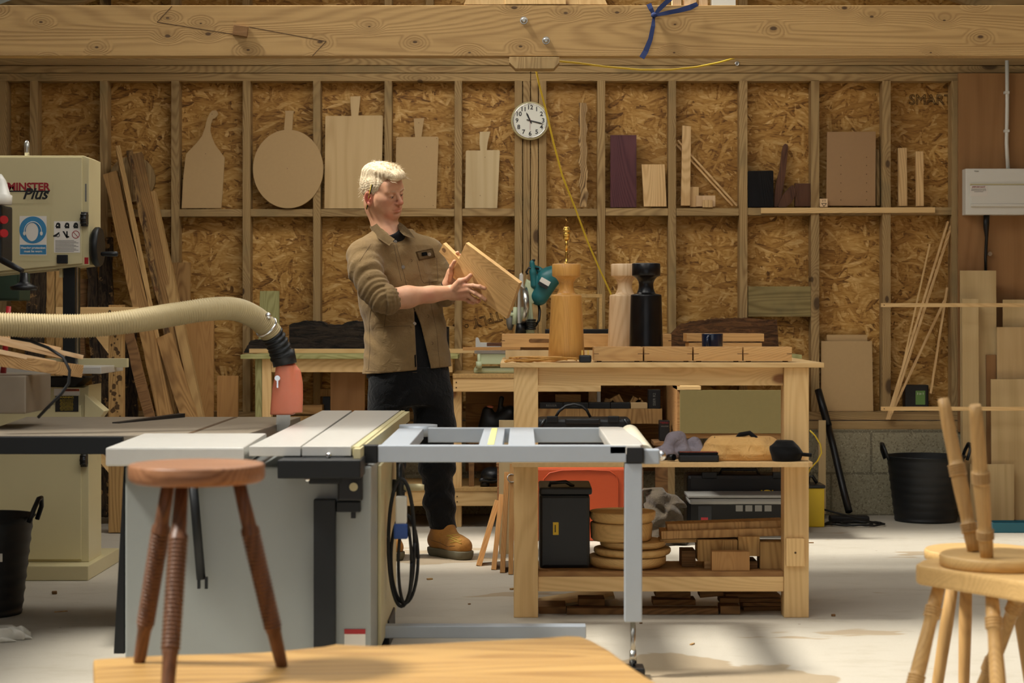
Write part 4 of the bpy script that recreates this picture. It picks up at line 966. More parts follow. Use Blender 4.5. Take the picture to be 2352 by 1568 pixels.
# ---------------------------------------------------------------- long bench along the back wall
KZ = 9.90; s_k = F/KZ
back = empty('wall_bench', (FX(1190,KZ), 10.1, 0), 'long softwood bench with green treated top along the back wall', 'workbench')
kt = FZ(814.5, KZ)
for x0, x1, ye in ((552,1052,.0),(1200,1842,.0)):
    b = B(); b.box(FX(x0,KZ), FX(x1,KZ), KZ, KZ+.27, kt-.022, kt, .002); obj('top', b, M['green_x'], back)
    b = B(); b.box(FX(x0,KZ)+.05, FX(x1,KZ)-.02, KZ+.2702, 10.53, kt-.022, kt, .002); obj('top', b, M['green_x'], back)
b = B(); b.box(FX(566,10.2), FX(1110,10.2), 10.3, 10.335, kt+.0003, kt+.024, .001); tag(obj('marked_batten', b, M['pine_x'], None), 'pine batten with pencil marks lying along the back bench', 'batten')
for x0, x1, m in ((600,621,'pine_z'),):
    b = B(); b.box(FX(x0,KZ), FX(x1,KZ), KZ+.03, KZ+.09, 0, kt-.0225, .002); obj('leg', b, M[m], back)
b = B(); b.box(FX(586,KZ)-.005, FX(600,KZ)-.001, KZ+.035, KZ+.13, 0, kt-.0225, .002); obj('leg', b, M['green_z'], back)
for x0 in (1040, 1843-30):
    b = B(); b.box(FX(x0,KZ), FX(x0+20,KZ), KZ+.02, KZ+.11, 0, kt-.0225 if x0 > 1100 else FZ(868,KZ), .002); obj('leg', b, M['pine_z'], back)
b = B(); b.box(FX(621.5,KZ), FX(1039,KZ), KZ+.028, KZ+.055, FZ(855,KZ), kt-.0225, .002); obj('apron', b, M['pine_x'], back)
# lowered stage for the mitre saw
st = FZ(858.5, KZ-.02)
b = B(); b.box(FX(1040,KZ), FX(1380,KZ), KZ-.02, 10.5, st-.022, st, .001); lbl(obj('lowered_top', b, M['chip'], back), 'chipboard stage under the saw')
b = B(); b.box(FX(1041,KZ), FX(1380,KZ), KZ-.015, KZ+.015, FZ(899,KZ), st-.0225, .002); rl = obj('lowered_rail', b, M['pine_x'], back)
for y in (878, 890): b = B(); b.cyl(P(1048,y,KZ-.0155), P(1048,y,KZ-.0165), .004, n=10); obj('screw', b, M['ink_brown'], rl)
b = B(); b.box(FX(655,KZ), FX(1148,KZ), KZ-.02, 10.45, FZ(1119,KZ)-.018, FZ(1119,KZ), .001); lbl(obj('bottom_shelf', b, M['chip'], back), 'chipboard shelf near the floor')
b = B(); b.box(FX(640,KZ), FX(1145,KZ), KZ-.015, KZ+.03, FZ(1161,KZ), FZ(1119,KZ)-.0185, .002); rl = obj('bottom_rail', b, M['pine_x'], back)
for y in (1140, 1152): b = B(); b.cyl(P(1050,y,KZ-.0155), P(1050,y,KZ-.0165), .004, n=10); obj('screw', b, M['ink_brown'], rl)
BSZ = FZ(1119,KZ)+.0005
# dark recess boards, drawer unit
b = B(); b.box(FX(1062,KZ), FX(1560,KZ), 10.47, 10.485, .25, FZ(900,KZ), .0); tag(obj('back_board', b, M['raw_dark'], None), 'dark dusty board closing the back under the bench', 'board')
mid = FZ(939, KZ)
b = B(); b.box(FX(1206,KZ), FX(1522,KZ), KZ+.03, 10.43, mid-.08, mid, .001); sh = obj('storage_shelf', b, M['raw'], None); tag(sh, 'pale deep shelf board behind the workbench legs', 'shelf')
for i, (x0, x1) in enumerate(((1240,1293),(1294,1352),(1353,1402),(1403,1448))):
    b = B(); b.box(FX(x0,KZ), FX(x1,KZ), KZ+.03, KZ+.12, mid+.0005, mid+.032, .002); o = tag(obj('screw_box', b, M['black'], None), ('black open screw box, %s of a row of four low boxes' % ('first','second','third','last')[i]), 'box', 'screw boxes on the deep shelf')
    if i < 2: text('lettering', 'REISSER', .017, ((FX(x0,KZ)+FX(x1,KZ))/2, KZ+.0295, mid+.016), M['ink_grey'], o)
b = B(); b.box(FX(1490,KZ), FX(1518,KZ), KZ+.03, KZ+.12, mid+.0005, mid+.10, .002); o = tag(obj('screw_box', b, M['black'], None), 'tall black screw box with grey print on its side', 'box')
text('lettering', 'SSER R2', .02, ((FX(1504,KZ)), KZ+.0295, mid+.05), M['ink_grey'], o, roll=-pi/2)
b = B(); b.box(FX(1450,KZ), FX(1488,KZ), KZ+.03, KZ+.12, mid+.0005, mid+.03, .002); tag(obj('cardboard_box', b, M['mdf'], None), 'low brown cardboard box full of offcuts', 'box')
rnd = random.Random(5)
for i, (x, w_, h_, rr) in enumerate(((1396,14,14,.3),(1424,26,20,-.5),(1408,10,8,.8),(1460,22,16,.5),(1476,16,12,-.7))):
    b = B(); b.box(-w_/s_k/2, w_/s_k/2, 0, .05, 0, h_/s_k, .001)
    tag(obj('offcut', b, M['raw'], None, Matrix.Translation((FX(x,KZ), KZ+.15+.0*i, mid+.012+.012*abs(rr))) @ Matrix.Rotation(rr,4,'Y')), 'small pale offcut heaped behind the screw boxes', 'offcut', 'offcuts heaped behind the screw boxes')
b = B(); b.box(FX(1277,KZ), FX(1336,KZ), KZ+.14, KZ+.2, mid+.0005, mid+.07, .002); tag(obj('wood_block', b, M['pine_x'], None), 'ribbed pine block behind the first screw boxes', 'block')
b = B(); b.box(FX(1354,KZ), FX(1373,KZ), KZ+.14, KZ+.18, mid+.0005, kt-.1, .002); tag(obj('wood_post', b, M['pine_z'], None), 'bright short pine post behind the screw boxes', 'post')
b = B(); b.box(FX(1374,KZ), FX(1382,KZ), KZ+.14, KZ+.16, mid+.0005, kt-.1, .001); tag(obj('white_strip', b, M['white'], None), 'narrow white strip beside the bright pine post', 'strip')
# closed tool case with looped cable
oc = 9.45; o = empty('carry_case', (FX(1340,oc), oc+.1, .0), 'black carry case with side latches behind the bench', 'case')
b = B(); b.box(FX(1236,oc), FX(1449,oc), oc, oc+.25, FZ(1062,oc), FZ(962,oc), .015); obj('body', b, M['dark_case'], o)
b = B(); b.box(FX(1298,oc), FX(1378,oc), oc-.03, oc-.001, FZ(974,oc), FZ(960,oc), .008); obj('handle', b, M['black'], o)
for x in (1256, 1396): b = B(); b.box(FX(x,oc), FX(x+26,oc), oc-.014, oc+.01, FZ(970,oc), FZ(957,oc)+.004, .004); obj('latch', b, M['black_metal'], o)
for sx, x in ((1,1238),(-1,1448)): b = B(); b.cyl(P(x,985,oc-.01), P(x+sx*14,962,oc-.01), .008, n=8); obj('corner_bar', b, M['black_metal'], o)
b = B(); b.box(FX(1140,oc), FX(1478,oc), oc-.02, oc+.28, FZ(1062,oc)-.02, FZ(1062,oc)-.001); q = obj('stand_top', b, M['raw_dark'], None)
sd = empty('low_stand', (FX(1320,oc), oc+.1, 0), 'low dark stand carrying the black carry case', 'stand'); q.parent = sd; q.matrix_parent_inverse = WM[sd.name].inverted()
for x in (1142, 1464): b = B(); b.box(FX(x,oc), FX(x,oc)+.03, oc, oc+.25, 0, FZ(1062,oc)-.0205); obj('leg', b, M['raw_dark'], sd)
b = B(); b.tube([P(1276,958,oc+.02), P(1284,944,oc+.02), P(1300,932,oc+.02), P(1318,928,oc+.02), P(1336,932,oc+.02), P(1348,942,oc+.02), P(1356,958,oc+.02)], .007, 8); tag(obj('power_lead', b, M['rubber'], None), 'arched black lead above the carry case', 'cable')
# drawer carcass with green fibreboard front
o = empty('drawer_unit', (FX(1680,9.3), 9.6, 0), 'drawer unit with plain green fibreboard front behind the workbench', 'drawer unit')
dz = 9.3; b = B(); b.box(FX(1562,dz), FX(1822,dz), dz, dz+.018, FZ(995,dz), FZ(896,dz), .001); obj('drawer_front', b, M['mdf_green'], o)
b = B(); b.box(FX(1556,dz), FX(1822,dz), dz+.0185, 10.3, FZ(1007,dz), FZ(996,dz)); obj('bottom_panel', b, M['pine_y'], o)
b = B(); b.box(FX(1556,dz), FX(1562,dz), dz+.0185, 10.3, FZ(995,dz), FZ(884,dz)); obj('side_panel', b, M['pine_y'], o)
b = B(); b.box(FX(1556,dz), FX(1610,dz), dz+.0, dz+.3, FZ(895,dz), FZ(887,dz)); obj('top_rail', b, M['pine_x'], o)
for x in (1556, 1815): b = B(); b.box(FX(x,dz), FX(x,dz)+.04, 9.95, 9.99, 0, FZ(1007,dz)-.0005); obj('leg', b, M['pine_z'], o)
b = B(); b.fb(1515, 966, 1538, 1012, 9.6, .08, .002); o = tag(obj('drill_set_box', b, M['black'], None), 'black printed product box beside the drawer unit', 'box')
text('lettering', 'TREND', .014, P(1526,971,9.598), M['ink_red'], o); text('lettering', 'ROUTER', .010, P(1527,979,9.598), M['ink_grey'], o)
b = B(); b.box(FX(1500,9.6), FX(1538,9.6), 9.55, 9.75, FZ(1012.5,9.6)-.02, FZ(1012.5,9.6)-.001); q = obj('shelf_top', b, M['raw_dark'], None)
sd = empty('small_stand', (FX(1540,9.6), 9.65, 0), 'small dark stand under the printed box', 'stand'); q.parent = sd; q.matrix_parent_inverse = WM[sd.name].inverted()
b = B(); b.box(FX(1505,9.6), FX(1534,9.6), 9.6, 9.63, 0, FZ(1012.5,9.6)-.0205); obj('leg', b, M['raw_dark'], sd)
# grinder-like tool and things under the mitre saw stage
o = empty('bench_sander', (FX(1140,10.05), 10.05, 0), 'dark grey power tool with orange knob under the lowered stage', 'power tool')
g = SDF((FX(1090,10.05), 9.9, FZ(990,10.05)), (FX(1180,10.05), 10.2, FZ(905,10.05)), .004)
g.cap(P(1112,985,10.05), P(1120,945,10.05), .035, .03, .03); g.cap(P(1135,975,10.05), P(1170,950,10.05), .04, .045, .04); g.cap(P(1148,940,10.05), P(1152,915,10.05), .012, .014, .02)
g.mesh('body', M['black_metal'], o); b = B(); b.ball(P(1125,934,10.05), (.02,.02,.008)); obj('knob', b, M['guard'], o)
b = B(); b.box(FX(1095,10.05), FX(1180,10.05), 9.96, 10.14, FZ(993,10.05)-.03, FZ(990,10.05)+.004, .004); obj('base', b, M['dark_case'], o)
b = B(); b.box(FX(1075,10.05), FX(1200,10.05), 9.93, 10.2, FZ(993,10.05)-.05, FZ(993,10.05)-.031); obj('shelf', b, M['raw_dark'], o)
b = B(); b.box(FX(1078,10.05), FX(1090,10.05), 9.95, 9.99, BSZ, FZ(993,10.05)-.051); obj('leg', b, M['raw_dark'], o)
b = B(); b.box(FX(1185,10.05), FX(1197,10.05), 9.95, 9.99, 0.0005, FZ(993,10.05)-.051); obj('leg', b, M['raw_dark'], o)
# board on edge just left of the bench leg
b = B(); b.fb(1146, 965, 1180, CY+H*F/8.8-.3, 8.8, .02, .001); tag(obj('pale_board', b, M['birch2'], None), 'pale board end showing beside the near bench leg', 'board')
b = bpy.data.objects['pale_board.%03d' % 2] if 'pale_board.002' in bpy.data.objects else None
# router foot on the bottom shelf
o = empty('corded_tool', (FX(1126,KZ), KZ+.08, BSZ), 'rounded black plastic tool standing on the bottom shelf', 'power tool')
g = SDF((FX(1095,KZ), KZ-.05, BSZ-.005), (FX(1160,KZ), KZ+.2, BSZ+.15), .003)
g.ell((FX(1128,KZ), KZ+.07, BSZ+.058), (.057,.07,.045), k=.01); g.op(lambda x,y,z: (BSZ+.03)-z+0*x+0*y, (FX(1095,KZ),KZ-.05,BSZ), (FX(1160,KZ),KZ+.2,BSZ+.03), 0, True)
g.cap((FX(1105,KZ), KZ+.03, BSZ+.035), (FX(1150,KZ), KZ+.03, BSZ+.035), .012, .012, .01); g.mesh('body', M['dark_case'], o)
b = B(); b.cyl((FX(1113,KZ), KZ+.05, BSZ), (FX(1113,KZ), KZ+.05, BSZ+.03), .024); obj('foot', b, M['black'], o)
# boards leaning against the bench end: group of edge-on panels
for i, (xb, yb, xt, yt, t_, m, l) in enumerate(((1100,1300,1143,1150,.024,'oak_z','shortest of the oak boards leaning beside the workbench'),(1134,1309,1152,1136,.022,'oak_z','second oak board leaning beside the workbench'),(1154,1316,1164,1085,.022,'oak_z','third oak board leaning beside the workbench'),(1173,1320,1176,1066,.02,'oak_z','tallest oak board leaning nearest to the bench leg'))):
    Zb = H*F/(yb-CY); p0, p1 = P(xb, yb, Zb), P(xt, yt, Zb+.12); Mx, L = frame_between(p0, p1, (0,-1,0))
    b = B(); b.box(-t_/2, t_/2, 0, .22 if i else .1, 0.0, L, .001); Mx.translation.z += .003
    tag(obj('oak_board', b, M[m], None, Mx, recentre=False), l, 'board', 'oak boards leaning at the end of the workbench')
b = B(); b.torus(P(1175,1098,8.2), (.3,-1,.4), .018, .003, 24, 6); tag(obj('metal_ring', b, M['steel'], None), 'small grey ring hanging at the workbench leg', 'ring')
# charred beam, boards on the back bench
def rough(name, xs, top, bot, Z, d, m, lab, cat, seed=1, rough_=.004):
    rnd = random.Random(seed); b = B(); n = 60; f, k_ = [], []
    xs0 = [xs[0]+(xs[-1]-xs[0])*i/n for i in range(n+1)]
    for x in xs0:
        t = np.interp(x, xs, top); jt = (rnd.random()-.5)*6*rough_/.004
        f.append((FX(x,Z), FZ(t+jt*.5,Z)))
    poly = f + [(FX(xs[-1],Z), FZ(bot,Z)), (FX(xs[0],Z), FZ(bot,Z))]
    b.prism(poly, Z, Z+d); bmesh.ops.triangulate(b.bm, faces=b.bm.faces[:]); o = obj(name, b, m, None); return tag(o, lab, cat)
zb = kt
yk = lambda Z: CY + (H-kt)*F/Z
rough('charred_timber', [664,668,700,742,746,790,797,812,880,1030], [747,743,737,737,745,745,738,737,739,750], yk(10.36)-.3, 10.36, .12, M['charred'], 'blackened rough old timber lying on the back bench', 'timber', 3)
rough('charred_timber', [560,575,608,622,663], [808,782,779,795,800], yk(10.37)-.3, 10.37, .12, M['charred'], 'short blackened lump at the end of the back bench', 'timber', 8)
rough('waney_slab', [1541,1560,1590,1640,1700,1745,1788,1789], [766,745,738,732,729,733,735,800], yk(10.30)-.3, 10.30, .05, M['burr'], 'brown waney edged slab standing on the back bench', 'slab', 5)
b = B(); Zg = 10.40; b.prism([(FX(x,Zg), FZ(y,Zg)) for x, y in ((593,801),(597,668),(641,668),(641,801))], Zg, Zg+.02, .001); tag(obj('green_board', b, M['green_z'], None), 'upright green treated board leaning at the back bench', 'board')
# thin square frame of chipboard
Z = 10.3; b = B()
o = empty('chipboard_frame', (FX(1310,Z), Z+.05, kt), 'open chipboard box frame standing behind the golden lamp', 'frame')
b = B(); b.fb(1237, 675, 1383, 683, Z, .1); obj('top_panel', b, M['chip'], o)
b = B(); b.box(FX(1376,Z), FX(1383,Z), Z, Z+.1, kt+.0005, FZ(683.2,Z)); obj('side_panel', b, M['chip'], o)
b = B(); b.box(FX(1237,Z), FX(1244,Z), Z, Z+.1, kt+.0005, FZ(683.2,Z)); obj('side_panel', b, M['chip'], o)
# plywood and offcuts beneath
b = B(); b.fb(759, 855, 838, 1118, 10.1, .018, .001); tag(obj('plywood_board', b, M['ply_brown'], None), 'brown plywood board standing under the back bench', 'board')
b = B(); b.fb(735, 893, 760, 910, 10.2, .1, .001); 
q = obj('end', b, M['raw'], None); o = empty('stacked_offcuts', P(748,1118,10.2), 'thin dark offcut post with pale top beside the plywood', 'timber'); q.parent = o; q.matrix_parent_inverse = WM[o.name].inverted()
b = B(); b.fb(741, 911, 758, 1118, 10.22, .05); obj('post', b, M['black'], o)
for x0, y0, x1, y1, m, l in ((665,930,740,950,'raw_x','flat pale offcut lying under the back bench'),(655,955,740,975,'raw2','second pale offcut under the back bench, lower')):
    b = B(); b.fb(x0, y0, x1, y1, 10.1, .1, .001); o = tag(obj('timber_offcut', b, M[m], None), l, 'timber')
# ---------------------------------------------------------------- mitre saw
Z = 10.0; o = empty('mitre_saw', P(1200,858,Z), 'teal and pale green mitre saw on the lowered stage', 'mitre saw')
z0 = st+.0005; sk = F/Z
b = B(); b.box(FX(1088,Z), FX(1330,Z), Z-.03, Z+.3, z0+.0, z0+.03, .012); obj('base', b, M['mint'], o)
b = B(); b.prism([(FX(x,Z), FZ(y,Z)) for x, y in ((1102,836),(1104,812),(1180,812),(1190,836))], Z-.05, Z+.1, .004); obj('turntable', b, M['mint'], o)
b = B(); b.box(FX(1090,Z), FX(1300,Z), Z-.04, Z+.2, FZ(811.5,Z), FZ(805,Z), .001); obj('table_plate', b, M['alu'], o)
b = B(); b.cyl(P(1100,843,Z-.05), P(1100,812,Z-.05), .009); b.cyl(P(1100,846,Z-.05), P(1100,830,Z-.05), .016); obj('clamp_screw', b, M['mint'], o)
b = B(); b.prism([(FX(x,Z), FZ(y,Z)) for x, y in ((1091,804),(1091,778),(1094,775),(1098,777),(1102,787),(1150,788),(1150,804))], Z+.12, Z+.14, .001); obj('fence', b, M['alu'], o)
b = B(); b.prism([(FX(x,Z), FZ(y,Z)) for x, y in ((1190,745),(1188,720),(1190,665),(1193,630),(1198,626),(1202,632),(1203,700),(1201,735),(1199,746))], Z-.05, Z-.02, .006); obj('blade_guard', b, M['alu'], o)
b = B(); b.cyl(P(1194,700,Z-.06), P(1194,700,Z-.06)+Vector((.03,.006,0)), .10, n=40); obj('blade', b, M['steel'], o)
b = B(); b.prism([(FX(x,Z), FZ(y,Z)) for x, y in ((1203,740),(1204,655),(1209,640),(1228,650),(1238,660),(1237,690),(1222,698),(1228,765),(1208,765))], Z-.03, Z+.12, .012); obj('arm', b, M['mint'], o)
g = SDF(tuple(P(1200,780,Z-.12)), tuple(P(1300,590,Z+.12)), .004)
g.cap(P(1238,680,Z), P(1262,640,Z), .05, .055, .02); g.cap(P(1252,640,Z), P(1270,630,Z), .05, .045, .03)
g.chain([P(1222,603,Z-.03), P(1224,625,Z-.03), P(1226,655,Z-.03)], [.014,.017,.016], .01); g.chain([P(1226,655,Z-.02), P(1245,650,Z), P(1238,618,Z), P(1226,612,Z-.01)], [.014,.02,.012,.012], .012)
g.mesh('motor_housing', M['teal'], o)
nm = Matrix.Translation(P(1250,650,Z-.075)) @ Matrix.Rotation(R(30),4,'Y')
b = B(); b.box(-.028,.028,-.001,.022,-.022,.022,.002,M=nm); lb = lbl(obj('rating_label', b, M['paper'], o), 'white and black rating label')
b = B(); b.box(-.028,.028,-.002,-.001,-.022,-.004,0,M=nm); obj('black_band', b, M['ink'], lb)
b = B(); b.cyl(P(1226,600,Z-.03), P(1226,595,Z-.03), .008); obj('lock_button', b, M['black'], o)
b = B(); b.tube([P(1212,630,Z-.04), P(1209,625,Z-.04), P(1214,615,Z-.04), P(1238,617,Z-.03)], .006, 8); obj('trigger', b, M['black'], o)
b = B()
for i in range(5): b.torus(P(1218,735+5*i,Z-.04), (0,0,1), .026, .006, 20, 6)
obj('bellows', b, M['black'], o)
b = B(); b.cyl(P(1196,765,Z-.05), P(1196,742,Z-.05), .03, .022); obj('lower_housing', b, M['black'], o)
b = B(); b.cyl(P(1172,722,Z-.04), P(1184,722,Z-.04), .01); b.cyl(P(1182,745,Z-.04), P(1184,705,Z-.04), .014, .012); obj('pivot_link', b, M['mint'], o)
b = B(); b.tube([P(1236,695,Z+.02), P(1240,715,Z), P(1238,735,Z-.02), P(1230,748,Z-.02)], .007, 8); obj('cable', b, M['black'], o)
g = SDF(tuple(P(1160,765,Z-.06)), tuple(P(1186,705,Z+.06)), .004); g.ell(P(1172,735,Z), (.022,.045,.055)); lbl(g.mesh('dust_bag', M['ink_grey'], o), 'limp clear dust bag')
# slats on the saw table
o = board('oak_strip', P(1063,801,9.93), P(1240,800,9.93), .017, .05, M['oak_z']); tag(o, 'thin oak slat lying across the mitre saw table', 'strip')
o = board('oak_strip', P(1118,791,9.96), P(1240,790,9.96), .018, .05, M['walnut']); tag(o, 'wavy brown slat lying above the oak slat', 'strip')
# ---------------------------------------------------------------- right hand corner
for i, (x0, x1, yt, dd) in enumerate(((1886,2003,785,-.022),(1899,1992,771,-.045))):
    b = B(); b.prism([(FX(x0,WZ-dd), 0), (FX(x0,WZ-dd), FZ(yt,WZ-dd)-FZ(946,WZ-dd)), (FX(x1,WZ-dd), FZ(yt,WZ-dd)-FZ(946,WZ-dd)), (FX(x1+3,WZ-dd), 0)], 0, .012, .001)
    o = obj('fibreboard_sheet', b, M['mdf'], None, Matrix.Translation((0, WZ-dd, FZ(945,WZ)+.001))); tag(o, ('front wider' if i == 0 else 'rear narrower and taller')+' fibreboard sheet standing on the sole plate', 'sheet')
o = empty('adhesive_tub', P(2105,934,WZ+.03), 'black square tub with green label behind the long batten', 'tub')
b = B(); b.box(FX(2080,WZ), FX(2134,WZ), WZ+.01, WZ+.09, FZ(945,WZ)+.001, FZ(884,WZ), .006); obj('body', b, M['black'], o)
b = B(); b.fb(2103, 897, 2125, 929, WZ+.008, .001); lb = obj('label', b, M['label_green'], o)
text('lettering', '3 in 1', .018, P(2114,904,WZ+.0075), M['paper'], lb)
rs = []
for (x0,y0,x1,y1,t_,l) in ((2037,965,2178,508,.012,'longest pale strip leaning in the corner bay'),(2042,965,2186,517,.014,'square pale strip just beside the longest one'),(2046,955,2170,690,.014,'shorter pale strip leaning low in the corner bay'),
        (2050,950,2136,560,.009,'thin curved looking strip to the window side'),(2138,905,2176,660,.012,'short dark strip standing near the corner stud')):
    o = board('leaning_strip', P(x0,y0,WZ-.06)+Vector((0,0,.004)), P(x1,y1,WZ+.03), t_, .01, M['ash_z' if t_ > .01 else 'pine_z']); tag(o, l, 'strip')
# rack rails running out to the right
for y, l in ((700.5,'upper'),(938.5,'lower')):
    pass
rk = empty('timber_rack', P(2360,1181,10.1), 'rack made of two long thin horizontal pine battens', 'rack')
for y in (700.5, 938.5): b = B(); b.fb(2024, y-4.5, 2620, y+4.5, 10.12, .02, .001); rl = obj('rail', b, M['pine_x'], rk); b = B(); b.cyl(P(2031,y,10.119), P(2031,y,10.117), .003, n=8); obj('screw', b, M['ink_brown'], rl)
for x in (2600,): b = B(); b.box(FX(x,10.12), FX(x,10.12)+.05, 10.141, 10.18, 0, FZ(640,10.12)); obj('post', b, M['pine_z'], rk)
for (x0,y0,x1,y1,Z,m,l,tw) in ((2208,621,2291,1188,10.36,'ply_sheet','tall pale plywood plank standing by the fuse board',0),(2212,686,2250,1190,10.30,'ply_sheet','narrow pale plywood strip before the tall plank',0),
        (2306,688,2420,1187,10.38,'ply_sheet','brownish plywood sheet at the very back of the corner stack',0),(2292,751,2430,1187,10.33,'birch','pale plywood sheet in the middle of the corner stack',0),(2278,871,2440,1189,10.27,'ply_sheet','front plywood sheet with dark stain in the corner stack',0),
        (2267,815,2290,1187,10.35,'ply_brown','narrow reddish plywood strip between pale planks',0),(2228,1066,2330,1190,10.22,'ply_sheet','short low plywood board in front of the corner stack',0)):
    b = B(); zz = FZ(y0, Z); b.box(FX(x0,Z), FX(x1,Z), 0, .012, 0, zz, .001)
    o = obj('plywood_sheet', b, M[m], None, Matrix.Translation((0, Z, .0005)) @ Matrix.Rotation(-.02, 4, 'X')); tag(o, l, 'sheet')
# rubber tubs
def tub(c, rt, rb_, h, lab):
    c = Vector(c); o = empty('rubber_tub', c, lab, 'tub'); b = B(); n = 56
    prof_ = [(0,0,.001),(0,rb_,.001),(0,rb_+.004,.012)] + [(0, rb_+(rt-rb_)*t + .0035*(1 if int(round(t*24)) % 3 == 0 else 0), h*t) for t in [i/24 for i in range(1,24)]] + [(0,rt+.008,h-.004),(0,rt+.008,h+.002),(0,rt-.002,h),(0,rb_-.004,.02),(0,0,.018)]
    rings = []
    for _, r_, z in prof_:
        rings.append([b.bm.verts.new(c+Vector((max(r_,.0005)*cos(2*pi*i/n), max(r_,.0005)*sin(2*pi*i/n), z))) for i in range(n)])
    b.skin(rings, True); obj('body', b, M['tub'], o)
    for sg in (-1, 1):
        b = B(); b.tube([c+Vector((sg*(rt+.004), -.06, h-.02)), c+Vector((sg*(rt+.022), -.055, h+.03)), c+Vector((sg*(rt+.03), -.02, h+.065)), c+Vector((sg*(rt+.03), .02, h+.065)), c+Vector((sg*(rt+.022), .055, h+.03)), c+Vector((sg*(rt+.004), .06, h-.02))], .009, 10); obj('handle', b, M['tub'], o)
    return o
tub((FX(2126,10.22), 10.22, 0), .208, .165, .355, 'large black rubber tub on the floor by the block wall')
o = tub((FX(-62,6.9), 7.05, 0), .178, .135, .37, 'black rubber tub at the edge near the cream bandsaw')
b = B(); q0 = P(1,1272,6.86); b.box(q0.x-.008, q0.x+.004, 6.87, 6.873, q0.z-.03, q0.z, 0); lbl(obj('price_label', b, M['paper'], o), 'small white label')
# vacuum tube and cable
o = empty('vacuum_wand', P(1950,1180,10.15), 'black vacuum cleaner wand with floor head leaning on the wall', 'vacuum wand')
b = B(); b.tube([P(1950,1175,10.12), P(1936,1120,10.2), P(1915,1030,10.32), P(1900,970,10.4)], [.02,.02,.019,.019], 14); obj('tube', b, M['black'], o)
b = B(); b.cyl(P(1902,978,10.39), P(1879,895,10.47), .022, .020); obj('upper_tube', b, M['black'], o)
b = B(); b.box(FX(1905,10.12), FX(1995,10.12), 10.08, 10.16, .002, .04, .012); obj('floor_head', b, M['rubber'], o)
b = B(); pts = []
for i in range(70):
    t = i/69; a = t*2*pi*2.6; pts.append((FX(1955,10.05)+(.12+.05*sin(t*7))*cos(a)+.02, 9.98+.09*sin(a), .008+.006*abs(sin(3*a))))
pts = [P(1880,1150,10.05), P(1893,1170,10.0)]+pts; b.tube(pts, .0055, 8); tag(obj('power_lead', b, M['rubber'], None), 'black power lead coiled on the floor by the vacuum head', 'cable')
# yellow transformer
tz = 9.9; o = empty('site_transformer', (FX(1875,tz), tz+.08, 0), 'yellow site transformer with grey top behind the bench leg', 'transformer')
b = B(); b.box(FX(1850,tz), FX(1894,tz), tz, tz+.18, .001, FZ(1121,tz), .008); obj('body', b, M['yellow'], o)
b = B(); b.box(FX(1848,tz), FX(1896,tz), tz-.004, tz+.184, FZ(1121,tz)+.0005, FZ(1114,tz), .003); obj('lid', b, M['dark_case'], o)
b = B(); b.tube([(FX(1862,tz),tz+.09,FZ(1114,tz)), (FX(1864,tz),tz+.09,FZ(1098,tz)), (FX(1872,tz),tz+.09,FZ(1096,tz)), (FX(1882,tz),tz+.09,FZ(1112,tz))], .009, 8); obj('handle', b, M['black'], o)
b = B(); b.fb(1880, 965, 1897, 1180, 10.3, .012, .001); tag(obj('plywood_offcut', b, M['ply_sheet'], None), 'narrow plywood offcut standing behind the yellow transformer', 'sheet')
b = B(); b.tube([P(1860,988,9.85), P(1872,1000,9.85), P(1884,1020,9.85), P(1887,1040,9.85), P(1878,1058,9.86), P(1862,1075,9.88), P(1850,1100,9.9)], .004, 8); tag(obj('extension_cable', b, M['yellow_cable'], None), 'yellow cable looping out beside the workbench leg', 'cable')
# teal crate at the right edge on the floor
cz_ = 9.65; o = empty('crate', (FX(2330,cz_), cz_+.1, 0), 'teal blue plastic crate on the floor at the corner', 'crate')
b = B(); x0, x1 = FX(2280,cz_), FX(2480,cz_)
b.box(x0, x1, cz_, cz_+.01, 0.001, .05, .002); obj('front_wall', b, M['crate_blue'], o)
b = B(); b.box(x0, x0+.01, cz_+.0105, cz_+.25, 0.001, .05, .002); obj('side_wall', b, M['crate_blue'], o)
b = B(); b.box(x0+.0105, x1, cz_+.0105, cz_+.25, 0.001, .008); obj('bottom', b, M['crate_blue'], o)
for t in (.09, .18): b = B(); b.box(x0+.0105, x1, cz_+t, cz_+t+.006, 0.0085, .045); obj('divider', b, M['crate_blue'], o)
# ---------------------------------------------------------------- bandsaw
Z = 8.05; o = saw = empty('bandsaw', P(90,1325,Z+.2), 'tall cream bandsaw with safety signs on its upper door', 'bandsaw')
def q(x, y, Z=Z): return (FX(x,Z), FZ(y,Z))
b = B(); b.prism([q(-120,357), q(191,357), q(205,363), q(205,608), q(130,617), q(-120,640)], Z, Z+.22, .004); hd = obj('upper_cabinet', b, M['cream'], o)
b = B(); b.prism([q(-118,361), q(190,361), q(190,605), q(-118,634)], Z-.012, Z-.0005, .003); dr = obj('upper_door', b, M['cream'], o)
b = B(); b.fb(195, 422, 199, 463, Z-.001, .003); obj('door_slot', b, M['ink_grey'], hd)
b = B(); b.prism([q(-120,862), q(62,862), q(98,888), q(192,890), q(204,884), q(204,1290), q(-120,1290)], Z, Z+.24, .003); lc = obj('lower_cabinet', b, M['cream'], o)
b = B(); b.prism([q(-118,930), q(188,930), q(188,1284), q(-118,1284)], Z-.010, Z-.0005, .003); obj('lower_door', b, M['cream'], o)
b = B(); b.box(FX(-140,Z), FX(200,7.9), 7.92, Z+.48, 0.0005, FZ(1290,Z)-.0005, .004); obj('base', b, M['cream'], o)
b = B(); b.box(FX(-140,Z), FX(238,Z+.3), Z+.1, Z+.47, 0.0005, FZ(1290,Z)-.02, .004); obj('base_foot', b, M['cream'], o)
b = B(); b.fb(144, 600, 172, 866, Z+.06, .1, .002); obj('column', b, M['black_metal'], o)
